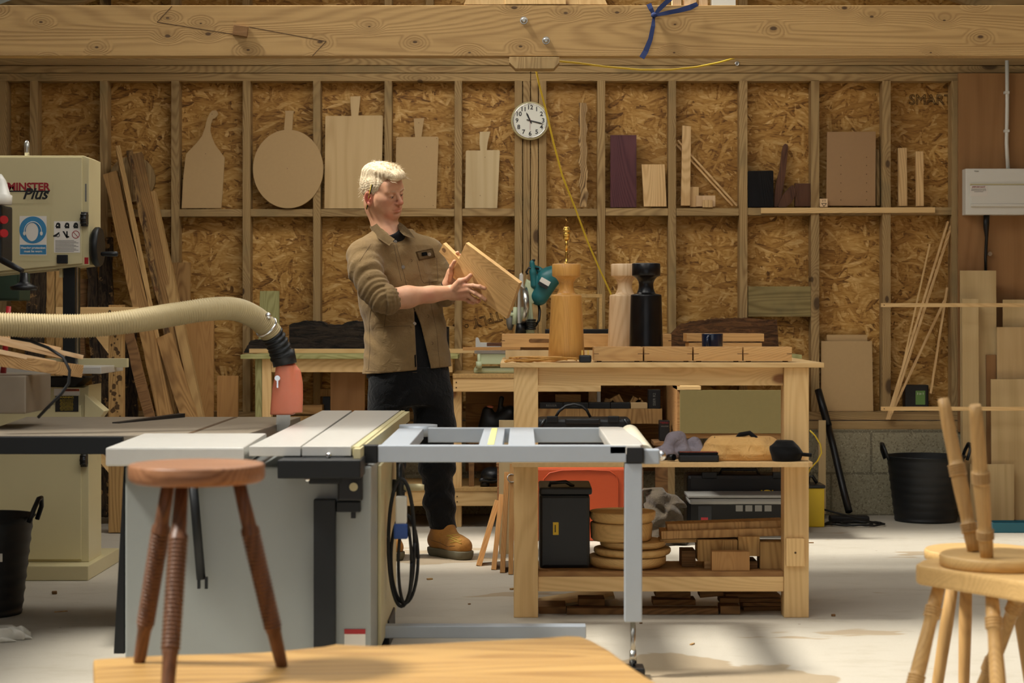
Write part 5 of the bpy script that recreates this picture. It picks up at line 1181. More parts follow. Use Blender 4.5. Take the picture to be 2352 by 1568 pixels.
b = B(); b.fb(176, 612, 178.5, 866, Z+.05, .012); obj('blade', b, M['steel'], o)
b = B(); b.fb(136, 615, 143, 637, Z+.04, .02, .001); obj('blade_guide', b, M['cream'], o)
b = B(); b.box(FX(-100,Z), FX(249,Z), Z-.14, Z+.3, FZ(856,Z), FZ(840,Z), .003); obj('table', b, M['alu'], o)
b = B(); b.box(FX(-100,Z), FX(295,Z+.15), Z+.12, Z+.16, FZ(833,Z+.12)-.02, FZ(823,Z+.12), .002); obj('fence_rail', b, M['cream'], o)
b = B(); b.prism([q(60,866), q(195,866), q(168,889), q(110,889)], Z+.02, Z+.2, .003); obj('trunnion', b, M['black'], o)
b = B(); hc = P(62,357,Z+.1); b.turned(hc, hc+Vector((0,0,.066)), [(0,.010),(.2,.011),(.5,.0125),(.85,.0115),(1,.005)], 20); lbl(obj('tension_handle', b, M['steel'], o), 'clear rounded handle on top')
for y, x in ((504,198),(1054,197)):
    b = B(); c = P(x, y, Z+.01); b.cyl(c+Vector((-.012,-.03,0)), c+Vector((.012,-.03,0)), .028, n=24)
    for a in range(10): b.cyl(c+Vector((-.0125,-.03+.028*cos(a*.628),.028*sin(a*.628))), c+Vector((.0125,-.03+.028*cos(a*.628),.028*sin(a*.628))), .004, n=8)
    obj('door_knob', b, M['black'], o)
b = B(); c = P(224,567,Z+.05); b.turned(c+Vector((-.022,0,0)), c+Vector((.016,0,0)), [(0,.03),(.15,.075),(.4,.086),(.8,.086),(1,.08)], 40); wh = obj('handwheel', b, M['black_metal'], o)
b = B(); b.cyl(c+Vector((-.045,0,0)), c+Vector((-.02,0,0)), .02); obj('shaft', b, M['black_metal'], o)
b = B(); b.turned(P(232,583,Z+.0), P(271,583,Z+.0), [(0,.007),(.1,.010),(.6,.0115),(.95,.011),(1,.007)], 16); obj('crank_knob', b, M['black'], wh)
b = B(); b.prism([q(194,905,Z-.02), q(240,944,Z-.02), q(226,962,Z-.02), q(194,962,Z-.02)], Z-.02, Z+.08, .003); lbl(obj('dust_chute', b, M['cream'], o), 'angled dust outlet')
# writing and signs on the door
dy = Z-.0128
b = B(); b.fb(-60, 420, 119, 467, dy, .0003); st_ = obj('name_plate', b, M['cream'], dr)
text('lettering', 'AXMINSTER', .0455, P(114,429.5,dy-.0006), M['ink_red'], st_, bold=.0016, align='RIGHT')
b = B(); b.fb(-40, 437.5, 114, 440.5, dy-.0008, .0006); obj('underline', b, M['ink'], st_)
text('lettering', 'Plus', .066, P(80,446,dy-.0016), M['ink'], st_, bold=.0012, shear=.35)
b = B(); b.fb(40, 487, 115, 599, dy, .0003); obj('clear_pocket', b, M['clock_rim'], dr)
b = B(); b.fb(45, 496, 107, 586, dy-.0006, .0005); sg = lbl(obj('hearing_sign', b, M['paper'], dr), 'blue hearing protection sign')
y0 = dy-.0012
b = B(); b.cyl(P(75.5,528,y0), P(75.5,528,y0)+Vector((0,.0005,0)), 31/(F/Z), n=48); obj('blue_disc', b, M['sign_blue'], sg)
b = B(); b.prism([q(x,y) for x, y in [(75.5+14.5*cos(R(a)), 531-19*sin(R(a))+ (4 if sin(R(a))<0 else 0)*abs(sin(R(a)))) for a in range(0,360,12)]], y0-.001, y0-.0004); obj('head_shape', b, M['paper'], sg)
b = B(); b.tube([P(75.5+20*cos(R(a)), 533-24*sin(R(a)), y0-.0008) for a in range(0,181,10)], .0016, 6); obj('headband', b, M['paper'], sg)
for x in (56, 95): b = B(); b.ball(P(x,536,y0-.0005), (.006,.001,.009), 16, 8); obj('ear_cup', b, M['paper'], sg)
b = B(); b.fb(46, 562, 106, 584, y0, .0005, .0); obj('blue_panel', b, M['sign_blue'], sg)
text('lettering', 'Hearing protection', .0137, P(76,569,y0-.0004), M['paper'], sg, bold=.0003)
text('lettering', 'must be worn', .0137, P(76,577,y0-.0004), M['paper'], sg, bold=.0003)
b = B(); b.fb(124, 508, 184, 580, dy-.0003, .0003); ws = lbl(obj('warning_sheet', b, M['paper'], dr), 'sheet of small safety symbols')
def sym(shape, cx, cy, m='ink'):
    b = B(); b.prism([q(cx+x, cy+y) for x, y in shape], dy-.0010, dy-.0004); obj('safety_symbol', b, M[m], ws)
for i, cx in enumerate((133.5,154,174)):
    for cy in (518.5,):
        sh = [(-4,6),(-4,3),(-6,1),(-4,-1),(-4,-4),(-1,-7),(3,-7),(6,-4),(6,6)]
        sym(sh, cx+1, cy)
        b = B(); b.ball(P(cx-1+i,cy-1,dy-.0014), (.0026,.0006,.003 if i < 2 else .0012), 10, 6); obj('symbol_detail', b, M['paper'], ws)
b = B(); b.torus(P(133,540,dy-.0008), (0,1,0), .007, .0014, 20, 6); obj('safety_symbol', b, M['ink'], ws)
sym([(-8,5),(-8,2),(-2,-1),(5,-6),(7,-4),(1,2),(-2,5)], 132, 539)
sym([(-8,-8),(-4,-8),(2,2),(8,4),(7,7),(0,6)], 153, 539); sym([(-1,-8),(2,-8),(2,8),(-1,8)], 155, 539)
b = B(); b.torus(P(174,538.5,dy-.0008), (0,1,0), .0155, .0014, 28, 6); b.cyl(P(168,532,dy-.001), P(180,545,dy-.001), .0012, n=6); obj('red_ring', b, M['ink_red'], ws)
for i in range(10): 
    b = B(); b.fb(127, 551.5+2.8*i, 170+10*((i*7) % 3)/2, 552.7+2.8*i, dy-.0006, .0002); obj('text_line', b, M['ink_grey'], ws)
b = B(); b.fb(130, 585, 155, 605, dy-.012, .012, .003); lbl(obj('latch', b, M['black'], dr), 'black latch')
b = B(); b.fb(-60, 582, 23, 600, dy-.0004, .0004); pl = obj('model_plate', b, M['ink'], dr); text('lettering', 'AXMINSTER', .012, P(2,585.5,dy-.0008), M['red_knob'], pl)
b = B(); b.fb(194, 591, 203, 606, Z-.0006, .0005); obj('warning_label', b, M['red_knob'], hd)
ly = Z-.0115
b = B(); b.fb(124, 892, 183, 908, Z-.0012, .001); wl = obj('warning_label', b, M['paper'], lc)
b = B(); b.fb(144, 893, 182, 898, Z-.0018, .0005); obj('orange_band', b, M['orange_lid'], wl)
text('lettering', 'WARNING', .010, P(163,895.6,Z-.0022), M['ink'], wl)
b = B(); b.fb(127, 909, 180, 945, ly-.0012, .001); wb = lbl(obj('warning_label', b, M['ink'], o), 'black warning label with yellow print')
text('lettering', 'WARNING', .0125, P(153,912.5,ly-.0018), M['ink_yellow'], wb)
for i in range(9): text('lettering', ('READ INSTRUCTION MANUAL','KEEP HANDS CLEAR OF BLADE','ADJUST GUARD BEFORE USE')[i % 3], .0042, P(153,917.5+3*i,ly-.0018), M['ink_yellow'], wb)

# ---------------------------------------------------------------- drill press and controls at the very edge
Z = 7.3; o = empty('drill_press', P(-40,1400,Z), 'dark green pillar drill at the edge beside the cream bandsaw', 'pillar drill')
zf = lambda y: FZ(y, Z)
b = B(); b.cyl((FX(-130,Z),Z+.15,0.03), (FX(-130,Z),Z+.15,FZ(400,Z)), .035); obj('column', b, M['black_metal'], o)
b = B(); b.box(FX(-330,Z), FX(-30,Z), Z, Z+.35, 0.0005, .035, .006); obj('base', b, M['dark_green'], o)
b = B(); b.turned(P(-8,470,Z), P(-8,400,Z), [(0,.058),(.3,.06),(.34,.052),(.8,.036),(1,.02)], 32); obj('motor_cap', b, M['white'], o)
b = B(); b.fb(-160, 470, 4, 600, Z-.0, .16, .01); obj('head', b, M['black_metal'], o)
for y, m in ((505,'red_knob'),(536,'red_knob')): b = B(); b.cyl(P(4,y,Z), P(4,y,Z)+Vector((.016,-.02,0)), .016); obj('push_button', b, M[m], o)
b = B(); b.tube([P(-10,590,Z-.1), P(10,600,Z-.12), P(28,610,Z-.14), P(52,622,Z-.16)], [.010,.013,.012,.009], 12); obj('feed_handle', b, M['black'], o)
Z2 = 8.3
b = B(); b.fb(-90, 620, 44, 690, 8.6, .2, .01); dp = obj('motor_block', b, M['dark_green'], o)
b = B(); c = P(55,655,7.5); b.turned(c+Vector((0,0,-.02)), c+Vector((0,0,.05)), [(0,.05),(.2,.056),(.35,.03),(.5,.018),(1,.016)], 28); obj('chuck', b, M['black'], o)

# ---------------------------------------------------------------- timber stand and leaning planks
Z = 9.62; o = empty('timber_trestle', P(215,1222,Z), 'paint spattered pine trestle frame behind the bandsaw', 'trestle')
b = B(); b.fb(249, 700, 281, 1223, Z, .07, .002); lg = obj('leg', b, M['raw2'], o)
b = B(); b.fb(128, 705, 316, 734, Z-.045, .0445, .002); rl = obj('top_rail', b, M['pine_x'], o)
b = B(); b.cyl(P(252,715,Z-.0455), P(252,715,Z-.0475), .007, n=12); obj('bolt', b, M['ink_brown'], rl)
b = B(); b.prism([(FX(x,Z), FZ(y,Z)) for x, y in ((190,734.5),(222,734.5),(249,764),(249,812))], Z, Z+.04); obj('brace', b, M['pine_x'], o)
b = B(); b.prism([(FX(x,Z), FZ(y,Z)) for x, y in ((204,1030),(222,1030),(249,1058),(249,1085))], Z, Z+.04); obj('brace', b, M['pine_x'], o)
for x in (107, 127, 152): b = B(); b.fb(x, 612, x+18, CY+H*F/(Z+.1)-.5, Z+.1, .03, .001); tag(obj('upright_board', b, M['raw2'], None, None), {107:'narrow upright board behind the trestle, nearest the bandsaw sign',127:'middle narrow upright board behind the trestle',152:'upright board directly behind the bandsaw blade'}[x], 'board')
rnd = random.Random(9)
for i in range(38):
    y = 740 + i*7.3; b = B(); r_ = .004+.011*rnd.random()**2
    n_ = 9; cx_, cy_ = 265+(rnd.random()-.5)*22, y+rnd.random()*6
    b.prism([(FX(cx_,Z)+r_*(.6+.6*rnd.random())*cos(2*pi*k_/n_), FZ(cy_,Z)+r_*(.6+.9*rnd.random())*sin(2*pi*k_/n_)) for k_ in range(n_)], Z-.0006, Z-.0001)
    obj('paint_spot', b, M['ink_brown'], lg)
def lean(p0, p1, w, t, m, label, wob=.0, spin=0, Z0=9.75, Z1=10.40, name='leaning_plank', cat='plank'):
    a, c = P(p0[0], p0[1], Z0), P(p1[0], p1[1], Z1); a.z = max(a.z, .004)
    o = board(name, a, c, w, t, M[m], wob=wob, spin=spin); return tag(o, label, cat)
lean((432,1185),(252,396),.078,.035,'raw','thick brown sawn plank, first of the leaning timbers past the bandsaw',.006,0,9.62,10.34)
lean((446,1185),(270,334),.026,.10,'raw2','narrow yellowish plank edge, tallest of the leaning timbers',.004,.25,9.70,10.36)
lean((470,1190),(296,345),.032,.10,'bark_pale','waney edged plank with bark, just beside the tallest one',.012,.2,9.74,10.40)
lean((490,1185),(312,352),.062,.03,'raw','brown plank face between the bark edge and its neighbour',.004,.0,9.80,10.44)
lean((505,1185),(345,440),.050,.05,'raw2','shorter yellow plank leaning on the right of the tall ones'.replace('on the right of','beyond'),.003,.0,9.72,10.40)
lean((505,1185),(375,770),.085,.03,'raw','lower sawn plank crossing in front, its top at hose height',.003,.0,9.50,10.0)
lean((400,1190),(292,756),.050,.03,'raw_dark','dark plank low in front of the thick brown plank',.004,.0,9.55,9.9)
for (x0,y0,x1,y1,w,m,l) in ((255,950,240,545,.075,'bark','bark covered slab with pale peeled patches behind the handwheel'),(235,960,208,560,.055,'bark','narrow dark bark slab beside the handwheel'),(300,1180,290,760,.1,'bark','dark bark slab standing behind the trestle leg'),(60,1180,90,560,.1,'bark','dark bark slab behind the green drill motor'),(175,1180,188,640,.05,'raw_dark','dark upright plank beside the bandsaw blade')):
    lean((x0,y0 if y0 > 1100 else 1185),(x1,y1),w,.03,m,l,.01,0,10.05,10.42,'bark_slab','slab')
for (x0,y0,x1,y1,Zp,m,l) in ((378,602,434,1180,10.43,'raw','wide grey brown board standing behind the hose'),(420,718,489,1180,10.33,'oak_z','broad oak board with waney edge below the hose'),(497,863,546,1180,10.38,'oak_z','short oak board with square top near the bench')):
    b = B(); b.box(FX(x0,Zp), FX(x1,Zp), 0, .02, 0, FZ(y0,Zp), .001); tag(obj('standing_board', b, M[m], None, Matrix.Translation((0,Zp,.0005)) @ Matrix.Rotation(-.03,4,'X')), l, 'board')
# timber bundle on an edge machine at left, lead
Zq = 6.6
o = empty('planer', P(-20,1000,Zq), 'metal machine bed end carrying pale timber strips', 'machine')
b = B(); b.box(FX(-380,Zq), FX(60,Zq), Zq, Zq+.35, FZ(950,Zq), FZ(862,Zq), .006); obj('bed', b, M['iron'], o)
b = B(); b.box(FX(-400,Zq), FX(-262,Zq), Zq+.05, Zq+.33, 0.0005, FZ(950.5,Zq), .006); obj('stand', b, M['cream'], o)
for i, (x1, y1, x0, y0, w, t, dzz, m, l) in enumerate(((190,838,-160,790,.075,.045,.0,'raw_x','thick lower timber of the strips on the machine bed'),(190,815,-160,735,.075,.016,.02,'maple','topmost wide pale strip of the bundle on the machine'),(128,828,-160,770,.02,.016,-.05,'maple','nearest pale strip of the bundle on the machine'),(150,812,-160,742,.02,.02,-.02,'maple','middle pale strip of the bundle on the machine'),(140,798,-160,728,.02,.014,.03,'maple','rear pale strip of the bundle on the machine'))):
    p0, p1 = P(x0, y0, Zq-.05+dzz), P(x1, y1, Zq+.12+dzz); Mx, L = frame_between(p0, p1, (0,0,1)); b = B(); b.box(-w/2, w/2, 0, t, 0, L, .001)
    tag(obj('timber_strip', b, M[m], None, Mx, recentre=False), l, 'timber')
b = B(); b.tube([P(25,775,6.4), P(70,783,6.4), P(110,798,6.38), P(145,820,6.36), P(160,850,6.35), P(158,880,6.35), P(140,905,6.35), P(110,935,6.36), P(88,958,6.38)], .0055, 8); tag(obj('power_lead', b, M['rubber'], None), 'thin black lead hanging over the timber strips', 'cable')
b = B(); pt_ = P(20,703,6.85); b.cyl((pt_.x-.02, 6.85, FZ(862,6.6)+.0005), pt_, .011, .009); tag(obj('marker_pen', b, M['red_knob'], None), 'red plastic rod standing on the machine bed behind the hose', 'handle')
# ---------------------------------------------------------------- table saw
TH = .722; Zf = 5.72
def tz(y): return F*(H-TH)/(y-CY)          # depth of a point on the table plane
def TP(x, y, dz=0): Z = tz(y); return Vector(((x-CX)/F*Z, Z, TH+dz))
ts = empty('table_saw', Vector((FX(560,6.2), 6.3, 0)), 'grey table saw with sliding table and extension frame', 'table saw')
def plate(name, pts, t, m, bev=.003, dz=0):
    v = [TP(*p) for p in pts]; b = B(); b.slab([(p.x, p.y) for p in v], TH-t+dz, TH+dz, bev); return obj(name, b, M[m], ts)
plate('main_table', [(-60,999),(558,999),(690,957),(60,957)], .06, 'iron')
b = B(); v = TP(-60,999); b.box(v.x, TP(285,999).x, v.y-.03, v.y-.002, TH-.062, TH-.004, .003); obj('front_rail', b, M['black_metal'], ts)
b = B(); v0, v1 = TP(425,999), TP(541,958); n_ = (v1-v0).normalized(); s_ = Vector((-n_.y,n_.x,0))*.008
b._add([v0-s_, v0+s_, v1+s_, v1-s_, *[p+Vector((0,0,.0012)) for p in (v0-s_, v0+s_, v1+s_, v1-s_)]], [(0,1,2,3),(4,7,6,5),(0,4,5,1),(1,5,6,2),(2,6,7,3),(3,7,4,0)]); obj('slot', b, M['ink_brown'], ts)
# silver front extension, thick
fx = [TP(243,1029), TP(560,1029), TP(612,996), TP(330,996)]
b = B(); b.slab([(p.x, p.y) for p in fx], TH-.055, TH+.002, .006); obj('front_extension', b, M['alu'], ts)
# sliding table planks
def strip(xa, xb, ya, xc, xd, yb, nm, m='alu', t=.03): return plate(nm, [(xa,ya),(xb,ya),(xd,yb),(xc,yb)], t, m, .002, .003)
strip(572, 690, 1027, 740, 808, 944, 'sliding_plate'); strip(694, 806, 1027, 814, 918, 944, 'sliding_plate'); strip(810, 826, 1027, 921, 930, 944, 'sliding_edge', 'clock_rim')
b = B(); v = TP(640,1032); b.box(TP(640,1032).x, TP(830,1032).x, v.y-.03, v.y+.4, TH-.085, TH-.03, .004); obj('carriage_rail', b, M['black_metal'], ts)
b = B(); v0, v1 = TP(812,1030), TP(930,944); s_ = Vector((.02,0,0)); z0, z1 = TH-.04, TH-.001
b._add([Vector((p.x+dx, p.y, z)) for p in (v0, v1) for dx in (0,.02) for z in (z0, z1)], [(0,1,3,2),(4,6,7,5),(0,4,5,1),(2,3,7,6),(1,5,7,3),(0,2,6,4)]); obj('rear_rail', b, M['clock_rim'], ts)
# extension frame
zb_, zf_ = tz(983), tz(1023)
fe = TH-.0
def fr(x0, y0, x1, y1, t, nm, m='frame_alu', dz=-.001, bev=.003): a, c = TP(x0, y0), TP(x1, y1); b = B(); b.box(a.x, c.x, min(a.y,c.y), max(a.y,c.y), TH-t+dz, TH+dz, bev); return obj(nm, b, M[m], ts)
fx0 = TP(838,1023).x; ZA, ZB_ = tz(1023), tz(981); RX = TP(1480,1023).x
b = B(); b.box(fx0+.04, RX-.055, ZA, ZA+.045, TH-.052, TH, .003); obj('frame_bar', b, M['frame_alu'], ts)
b = B(); b.box(fx0+.15, RX-.03, ZB_-.045, ZB_, TH-.052, TH, .003); obj('frame_bar', b, M['frame_alu'], ts)
for x, w_ in ((fx0+.045,.09),(FX(1108,6.4)-.0,.075),(FX(1170,6.4),.085)):
    b = B(); b.box(x, x+w_, ZA+.0455, ZB_-.0455, TH-.04, TH-.001, .003); obj('cross_bar', b, M['frame_alu'], ts)
b = B(); b.box(FX(1120,6.4)+.01, FX(1120,6.4)+.03, ZA+.05, ZB_-.05, TH-.0008, TH+.0008); lbl(obj('scale_label', b, M['pale_yellow'], ts), 'pale yellow scale strip')
b = B(); x1 = RX; b.slab([(x1-.105, ZA+.0),(x1-.012,ZA),(x1,ZA+.03),(x1,ZB_-.06),(x1-.03,ZB_),(x1-.105,ZB_)], TH-.03, TH+.002, .006); obj('end_plate', b, M['alu'], ts)
b = B(); b.box(FX(832,ZA), fx0+.0395, ZA-.002, ZA+.045, TH-.055, TH+.001, .004); obj('end_cap', b, M['black_metal'], ts)
b = B(); b.box(x1-.0545, x1-.002, ZA-.004, ZA+.05, TH-.054, TH-.006, .004); obj('end_cap', b, M['black'], ts)
b = B(); b.turned((x1+.005, ZA+.1, TH-.035), (x1+.005, ZB_-.02, TH-.02), [(0,.03),(.05,.034),(.95,.034),(1,.03)], 24); lbl(obj('end_roller', b, M['roller'], ts), 'cream roller')
b = B(); b.box(x1+.001, x1+.05, ZA+.03, ZA+.09, TH-.06, TH-.015, .004); obj('bracket', b, M['frame_alu'], ts)
b = B(); b.ball((x1+.055, ZA+.05, TH-.035), .016); obj('ball_knob', b, M['chrome'], ts)
# leg of the frame
lx = FX(1455, ZA)
b = B(); b.box(lx-.027, lx+.027, ZA+.001, ZA+.05, .175, TH-.055, .003); obj('frame_leg', b, M['frame_alu'], ts)
b = B(); b.cyl((lx, ZA+.025, .035), (lx, ZA+.025, .176), .008); b.cyl((lx, ZA+.025, .045), (lx, ZA+.025, .085), .012, .010); obj('leg_screw', b, M['steel'], ts)
b = B(); b.box(lx-.035, lx+.035, ZA-.02, ZA+.07, .0005, .036, .006); obj('leg_foot', b, M['black'], ts)
# cabinet
Xa, Xb = FX(287, Zf+.04), FX(852, Zf+.04); Yb = Zf+.04+1.0
b = B(); b.box(Xa, Xb, Zf+.04, Yb, .04, TH-.063, .006); cab = obj('cabinet', b, M['grey_paint'], ts)
b = B(); b.box(Xa+.03, Xb-.03, Zf+.08, Yb-.04, .001, .0395); obj('plinth', b, M['black_metal'], ts)
b = B(); b.box(Xb+.0005, Xb+.012, Zf+.3, Yb-.02, .06, TH-.08, .003); lbl(obj('side_door', b, M['cream'], ts), 'cream side panel')
b = B(); b.box(Xa+.68-.005, Xa+.72+.02, Zf+.0385, Zf+.0395, .06, .145); wl = obj('data_plate', b, M['paper'], cab)
b = B(); b.box(Xa+.675, Xa+.74, Zf+.0375, Zf+.0384, .145, .16); obj('red_band', b, M['red_knob'], wl)
b = B(); b.box(FX(720,Zf), FX(770,Zf), Zf-.0, Zf+.035, .001, TH-.16, .003); obj('post', b, M['black_metal'], ts)
b = B(); b.prism([(FX(x,Zf), FZ(y,Zf)) for x, y in ((697,1048),(792,1048),(795,1080),(780,1110),(712,1110),(700,1080))], Zf-.02, Zf+.036, .004); obj('post_head', b, M['black_metal'], ts)
for x, y in ((684,1059),(793,1059),(706,1100),(755,1045)): b = B(); b.ball(P(x,y,Zf-.035), .009, 14, 8); obj('bolt', b, M['chrome'], ts)
b = B(); b.fb(775, 1080, 832, 1150, Zf+.0, .038, .006); sb = obj('switch_box', b, M['black'], ts)
b = B(); b.cyl(P(812,1118,Zf-.0005), P(812,1118,Zf-.016), .013); obj('knob', b, M['cream'], sb)
b = B(); b.fb(772, 1152, 828, 1176, Zf+.01, .028, .003); b.fb(806, 1176, 816, 1190, Zf+.01, .02); obj('bracket', b, M['black_metal'], ts)
b = B(); b.prism([(FX(x,Zf+.05), FZ(y,Zf+.05)) for x, y in ((286,1060),(286,1500),(262,1500))], Zf+.045, Zf+.3); obj('side_wedge', b, M['black_metal'], ts)
b = B(); b.cyl(P(440,1070,Zf-.02), P(462,1330,Zf-.02), .014); b.fb(453, 1325, 459, 1352, Zf-.03, .015); b.fb(470, 1325, 476, 1352, Zf-.03, .015); obj('crank_bar', b, M['black_metal'], ts)
b = B(); b.box(FX(808,5.9), FX(908,6.6), 6.3, 6.6, .001, FZ(1425,6.3), .006); ft = obj('mobile_foot', b, M['black_metal'], ts)
b = B(); b.ball(P(818,1457,6.28), .012); obj('bolt', b, M['chrome'], ft)
b = B(); b.box(FX(860,6.25), FX(1345,6.25), 6.2, 6.26, .055, .095, .003); lbl(obj('base_rail', b, M['frame_alu'], ts), 'blue grey base rail')
# handwheel and cable hank on the far side of the cabinet
hc = Vector((Xb+.04, 6.55, FZ(1115,6.55)))
b = B(); b.torus(hc, (1,0,0.0), .07, .011, 36, 8); b.cyl(hc+Vector((-.03,0,0)), hc+Vector((.02,0,0)), .022)
for a in range(3): b.cyl(hc, hc+Vector((0,.07*cos(a*2.09),.07*sin(a*2.09))), .008)
hw = obj('handwheel', b, M['black_metal'], ts)
b = B(); b.turned(hc+Vector((.015,-.06,.0)), hc+Vector((.085,-.06,.0)), [(0,.008),(.1,.012),(.8,.012),(1,.009)], 16); lbl(obj('crank_knob', b, M['cream'], hw), 'pale handle')
hk = empty('cable_hank', (FX(925,6.2), 6.2, .3), 'hank of black cable with blue and white plug hanging on the saw', 'cable')
Zc = 6.2
b = B()
def loop(x0, x1, yt, yb, dy, r): 
    pts = [(x0+(x1-x0)*(.5+.5*cos(a)), (yt+yb)/2-(yb-yt)/2*sin(a)*(1.0)) for a in [2*pi*i/40 for i in range(41)]]
    b.tube([P(x, y, Zc+dy) for x, y in pts], r, 8)
loop(892, 952, 1100, 1392, 0, .0065); loop(898, 960, 1180, 1385, .015, .006); loop(915, 945, 1200, 1385, -.012, .0055)
obj('cable', b, M['rubber'], hk)
b = B(); b.fb(908, 1140, 934, 1204, Zc-.02, .035, .006); obj('plug_body', b, M['white'], hk)
b = B(); b.fb(904, 1203, 936, 1238, Zc-.025, .042, .006); obj('plug_collar', b, M['blue'], hk)
# riving knife, blade guard and hose
Zg = 6.9
b = B(); b.prism([(FX(x,Zg), FZ(y,Zg)) for x, y in ((634,990),(636,905),(668,905),(666,975),(652,990))], Zg, Zg+.006); kn = obj('riving_knife', b, M['steel'], ts)
hz = [(P(-160,740,6.3),.0), (P(0,745,6.35),0), (P(100,748,6.4),0), (P(200,748,6.45),0), (P(300,738,6.5),0), (P(400,722,6.6),0), (P(480,710,6.65),0), (P(540,710,6.72),0), (P(585,728,6.8),0), (P(618,758,6.85),0), (P(640,795,6.88),0), (P(648,822,6.9),0)]
from mathutils.geometry import interpolate_bezier
pts = [p for p, _ in hz]; fine_ = []
for i in range(len(pts)-1):
    a, c = pts[i], pts[i+1]; t0 = (pts[i+1]-pts[max(i-1,0)])/2; t1 = (pts[min(i+2,len(pts)-1)]-pts[i])/2
    fine_ += list(interpolate_bezier(a, a+t0/3, c-t1/3, c, 17))[:-1]
L = 0; out = []; rad = []
for i, p in enumerate(fine_):
    if i: L += (p-fine_[i-1]).length
# resample for ribs
tot = L; nn_ = 640; acc = [0]
for i in range(1, len(fine_)): acc.append(acc[-1]+(fine_[i]-fine_[i-1]).length)
A = np.array([list(p) for p in fine_]); acc = np.array(acc)
ss = np.linspace(0, acc[-1], nn_); RP = np.stack([np.interp(ss, acc, A[:,k]) for k in range(3)], 1)
hs = empty('dust_hose', P(300,745,6.5), 'ribbed beige extraction hose arching over to the saw guard', 'hose')
cut = int(nn_*.93)
b = B(); b.tube([Vector(p) for p in RP[:cut]], [.040+.0022*sin(i*2*pi/4) for i in range(cut)], 20); obj('hose', b, M['hose'], hs)
b = B(); b.tube([Vector(p) for p in RP[cut-4:]], [.041+.003*sin(i*2*pi/9) for i in range(nn_-cut+4)], 20); obj('hose_end', b, M['black_metal'], hs)
b = B(); c = Vector(RP[cut-20]); b.torus(c, Vector(RP[cut-16])-Vector(RP[cut-24]), .042, .005, 32, 8); b.ball(P(616,725,6.8), .012); obj('hose_clip', b, M['chrome'], hs)
b = B(); b.cyl(P(648,806,Zg), P(655,838,Zg), .046, .044, 28); obj('hose_cuff', b, M['black'], hs)
g = SDF(tuple(P(605,965,Zg-.09)), tuple(P(705,822,Zg+.09)), .0035)
g.column([FZ(y,Zg) for y in (838,862,890,925,952)], [FX(x,Zg) for x in (655,654,652,650,648)], [Zg]*5, [.033,.036,.042,.044,.044], [.033,.03,.026,.024,.023], 0, k=.01, pw=3)
g.column([FZ(y,Zg) for y in (834,850,880,915,947)], [FX(x,Zg) for x in (669,673,672,671,671)], [Zg]*5, [.012,.028,.038,.040,.038], [.010,.014,.017,.018,.018], 0, k=.01, pw=3)
gd = tag(g.mesh('blade_guard', M['guard'], None), 'translucent orange blade guard at the hose end', 'guard'); gd.parent = ts; gd.matrix_parent_inverse = WM[ts.name].inverted(); 
for k_ in ('category',): del gd[k_]
gd['label'] = 'translucent orange guard'
b = B(); c = P(638,868,Zg-.035); b.cyl(c, c+Vector((0,-.012,0)), .010); b.box(c.x-.003, c.x+.003, c.y-.008, c.y-.002, c.z-.035, c.z); obj('guard_bolt', b, M['chrome'], ts)
# black push stick on the main table
o = board('push_stick', TP(265,972,.004), TP(418,958,.016), .03, .016, M['black'], face=(0,0,1)); tag(o, 'black push stick lying on the table saw', 'push stick')
# scale disc on far edge
b = B(); c = TP(960,976)+Vector((0,.02,-.0)); b.cyl(c+Vector((0,0,-.04)), c+Vector((0,0,.0)), .07, n=32); lbl(obj('side_disc', b, M['frame_alu'], ts), 'grey rounded stop')

# ---------------------------------------------------------------- slab table and brown stool
SH = .34
def SP(x, y): Z = F*(H-SH)/(y-CY); return (FX(x, Z), Z)
edge = [(214,1513),(300,1507),(420,1502),(520,1500),(600,1497),(680,1490),(740,1484),(770,1478),(860,1482),(960,1478),(1060,1473),(1160,1468),(1240,1464),(1300,1459),(1335,1460),(1360,1470),(1400,1492),(1450,1530),(1500,1562),(1540,1590)]
pts = [SP(*p) for p in edge]; pts += [(FX(1600,3.6), 3.55), (-.2, 3.45), (FX(250,3.6), 3.5)]
sl = empty('slab_table', (-.3, 3.95, 0), 'low oak slab table with waney edge in front of the saw', 'table')
b = B(); b.slab(pts, SH-.05, SH, .008); obj('top', b, M['slab'], sl)
for x, y in ((-.75,3.7),(-.75,4.15),(.05,3.7),(.1,4.15)):
    b = B(); b.box(x-.025, x+.025, y-.025, y+.025, 0, SH-.0505, .003); obj('leg', b, M['black_metal'], sl)
STZ = 4.10; sc_ = Vector((FX(452,STZ), STZ, 0)); seat = FZ(1064, STZ)
st2 = empty('three_legged_stool', (sc_.x, sc_.y, SH), 'reddish brown round stool with turned legs on the oak slab', 'stool')
b = B(); b.turned((sc_.x, sc_.y, seat-.040), (sc_.x, sc_.y, seat), [(0,.138),(.12,.145),(.3,.148),(.85,.148),(.96,.146),(1,.142)], 64); obj('seat', b, M['stool'], st2)
def tleg(p0, p1, r=.0165): 
    pr = [(0,.78*r),(.04,.86*r),(.19,.97*r),(.2,1.12*r)]
    for i in range(26):
        t = .21+.52*i/26; q_ = r*(1.0+.10*(t-.2)); pr += [(t, q_), (t+.006, q_*1.2), (t+.010, q_*1.26), (t+.015, q_*1.18)]
    pr += [(.745, r*1.25),(.76,r*.98),(.8,r*.98),(1,r*.86)]
    return pr
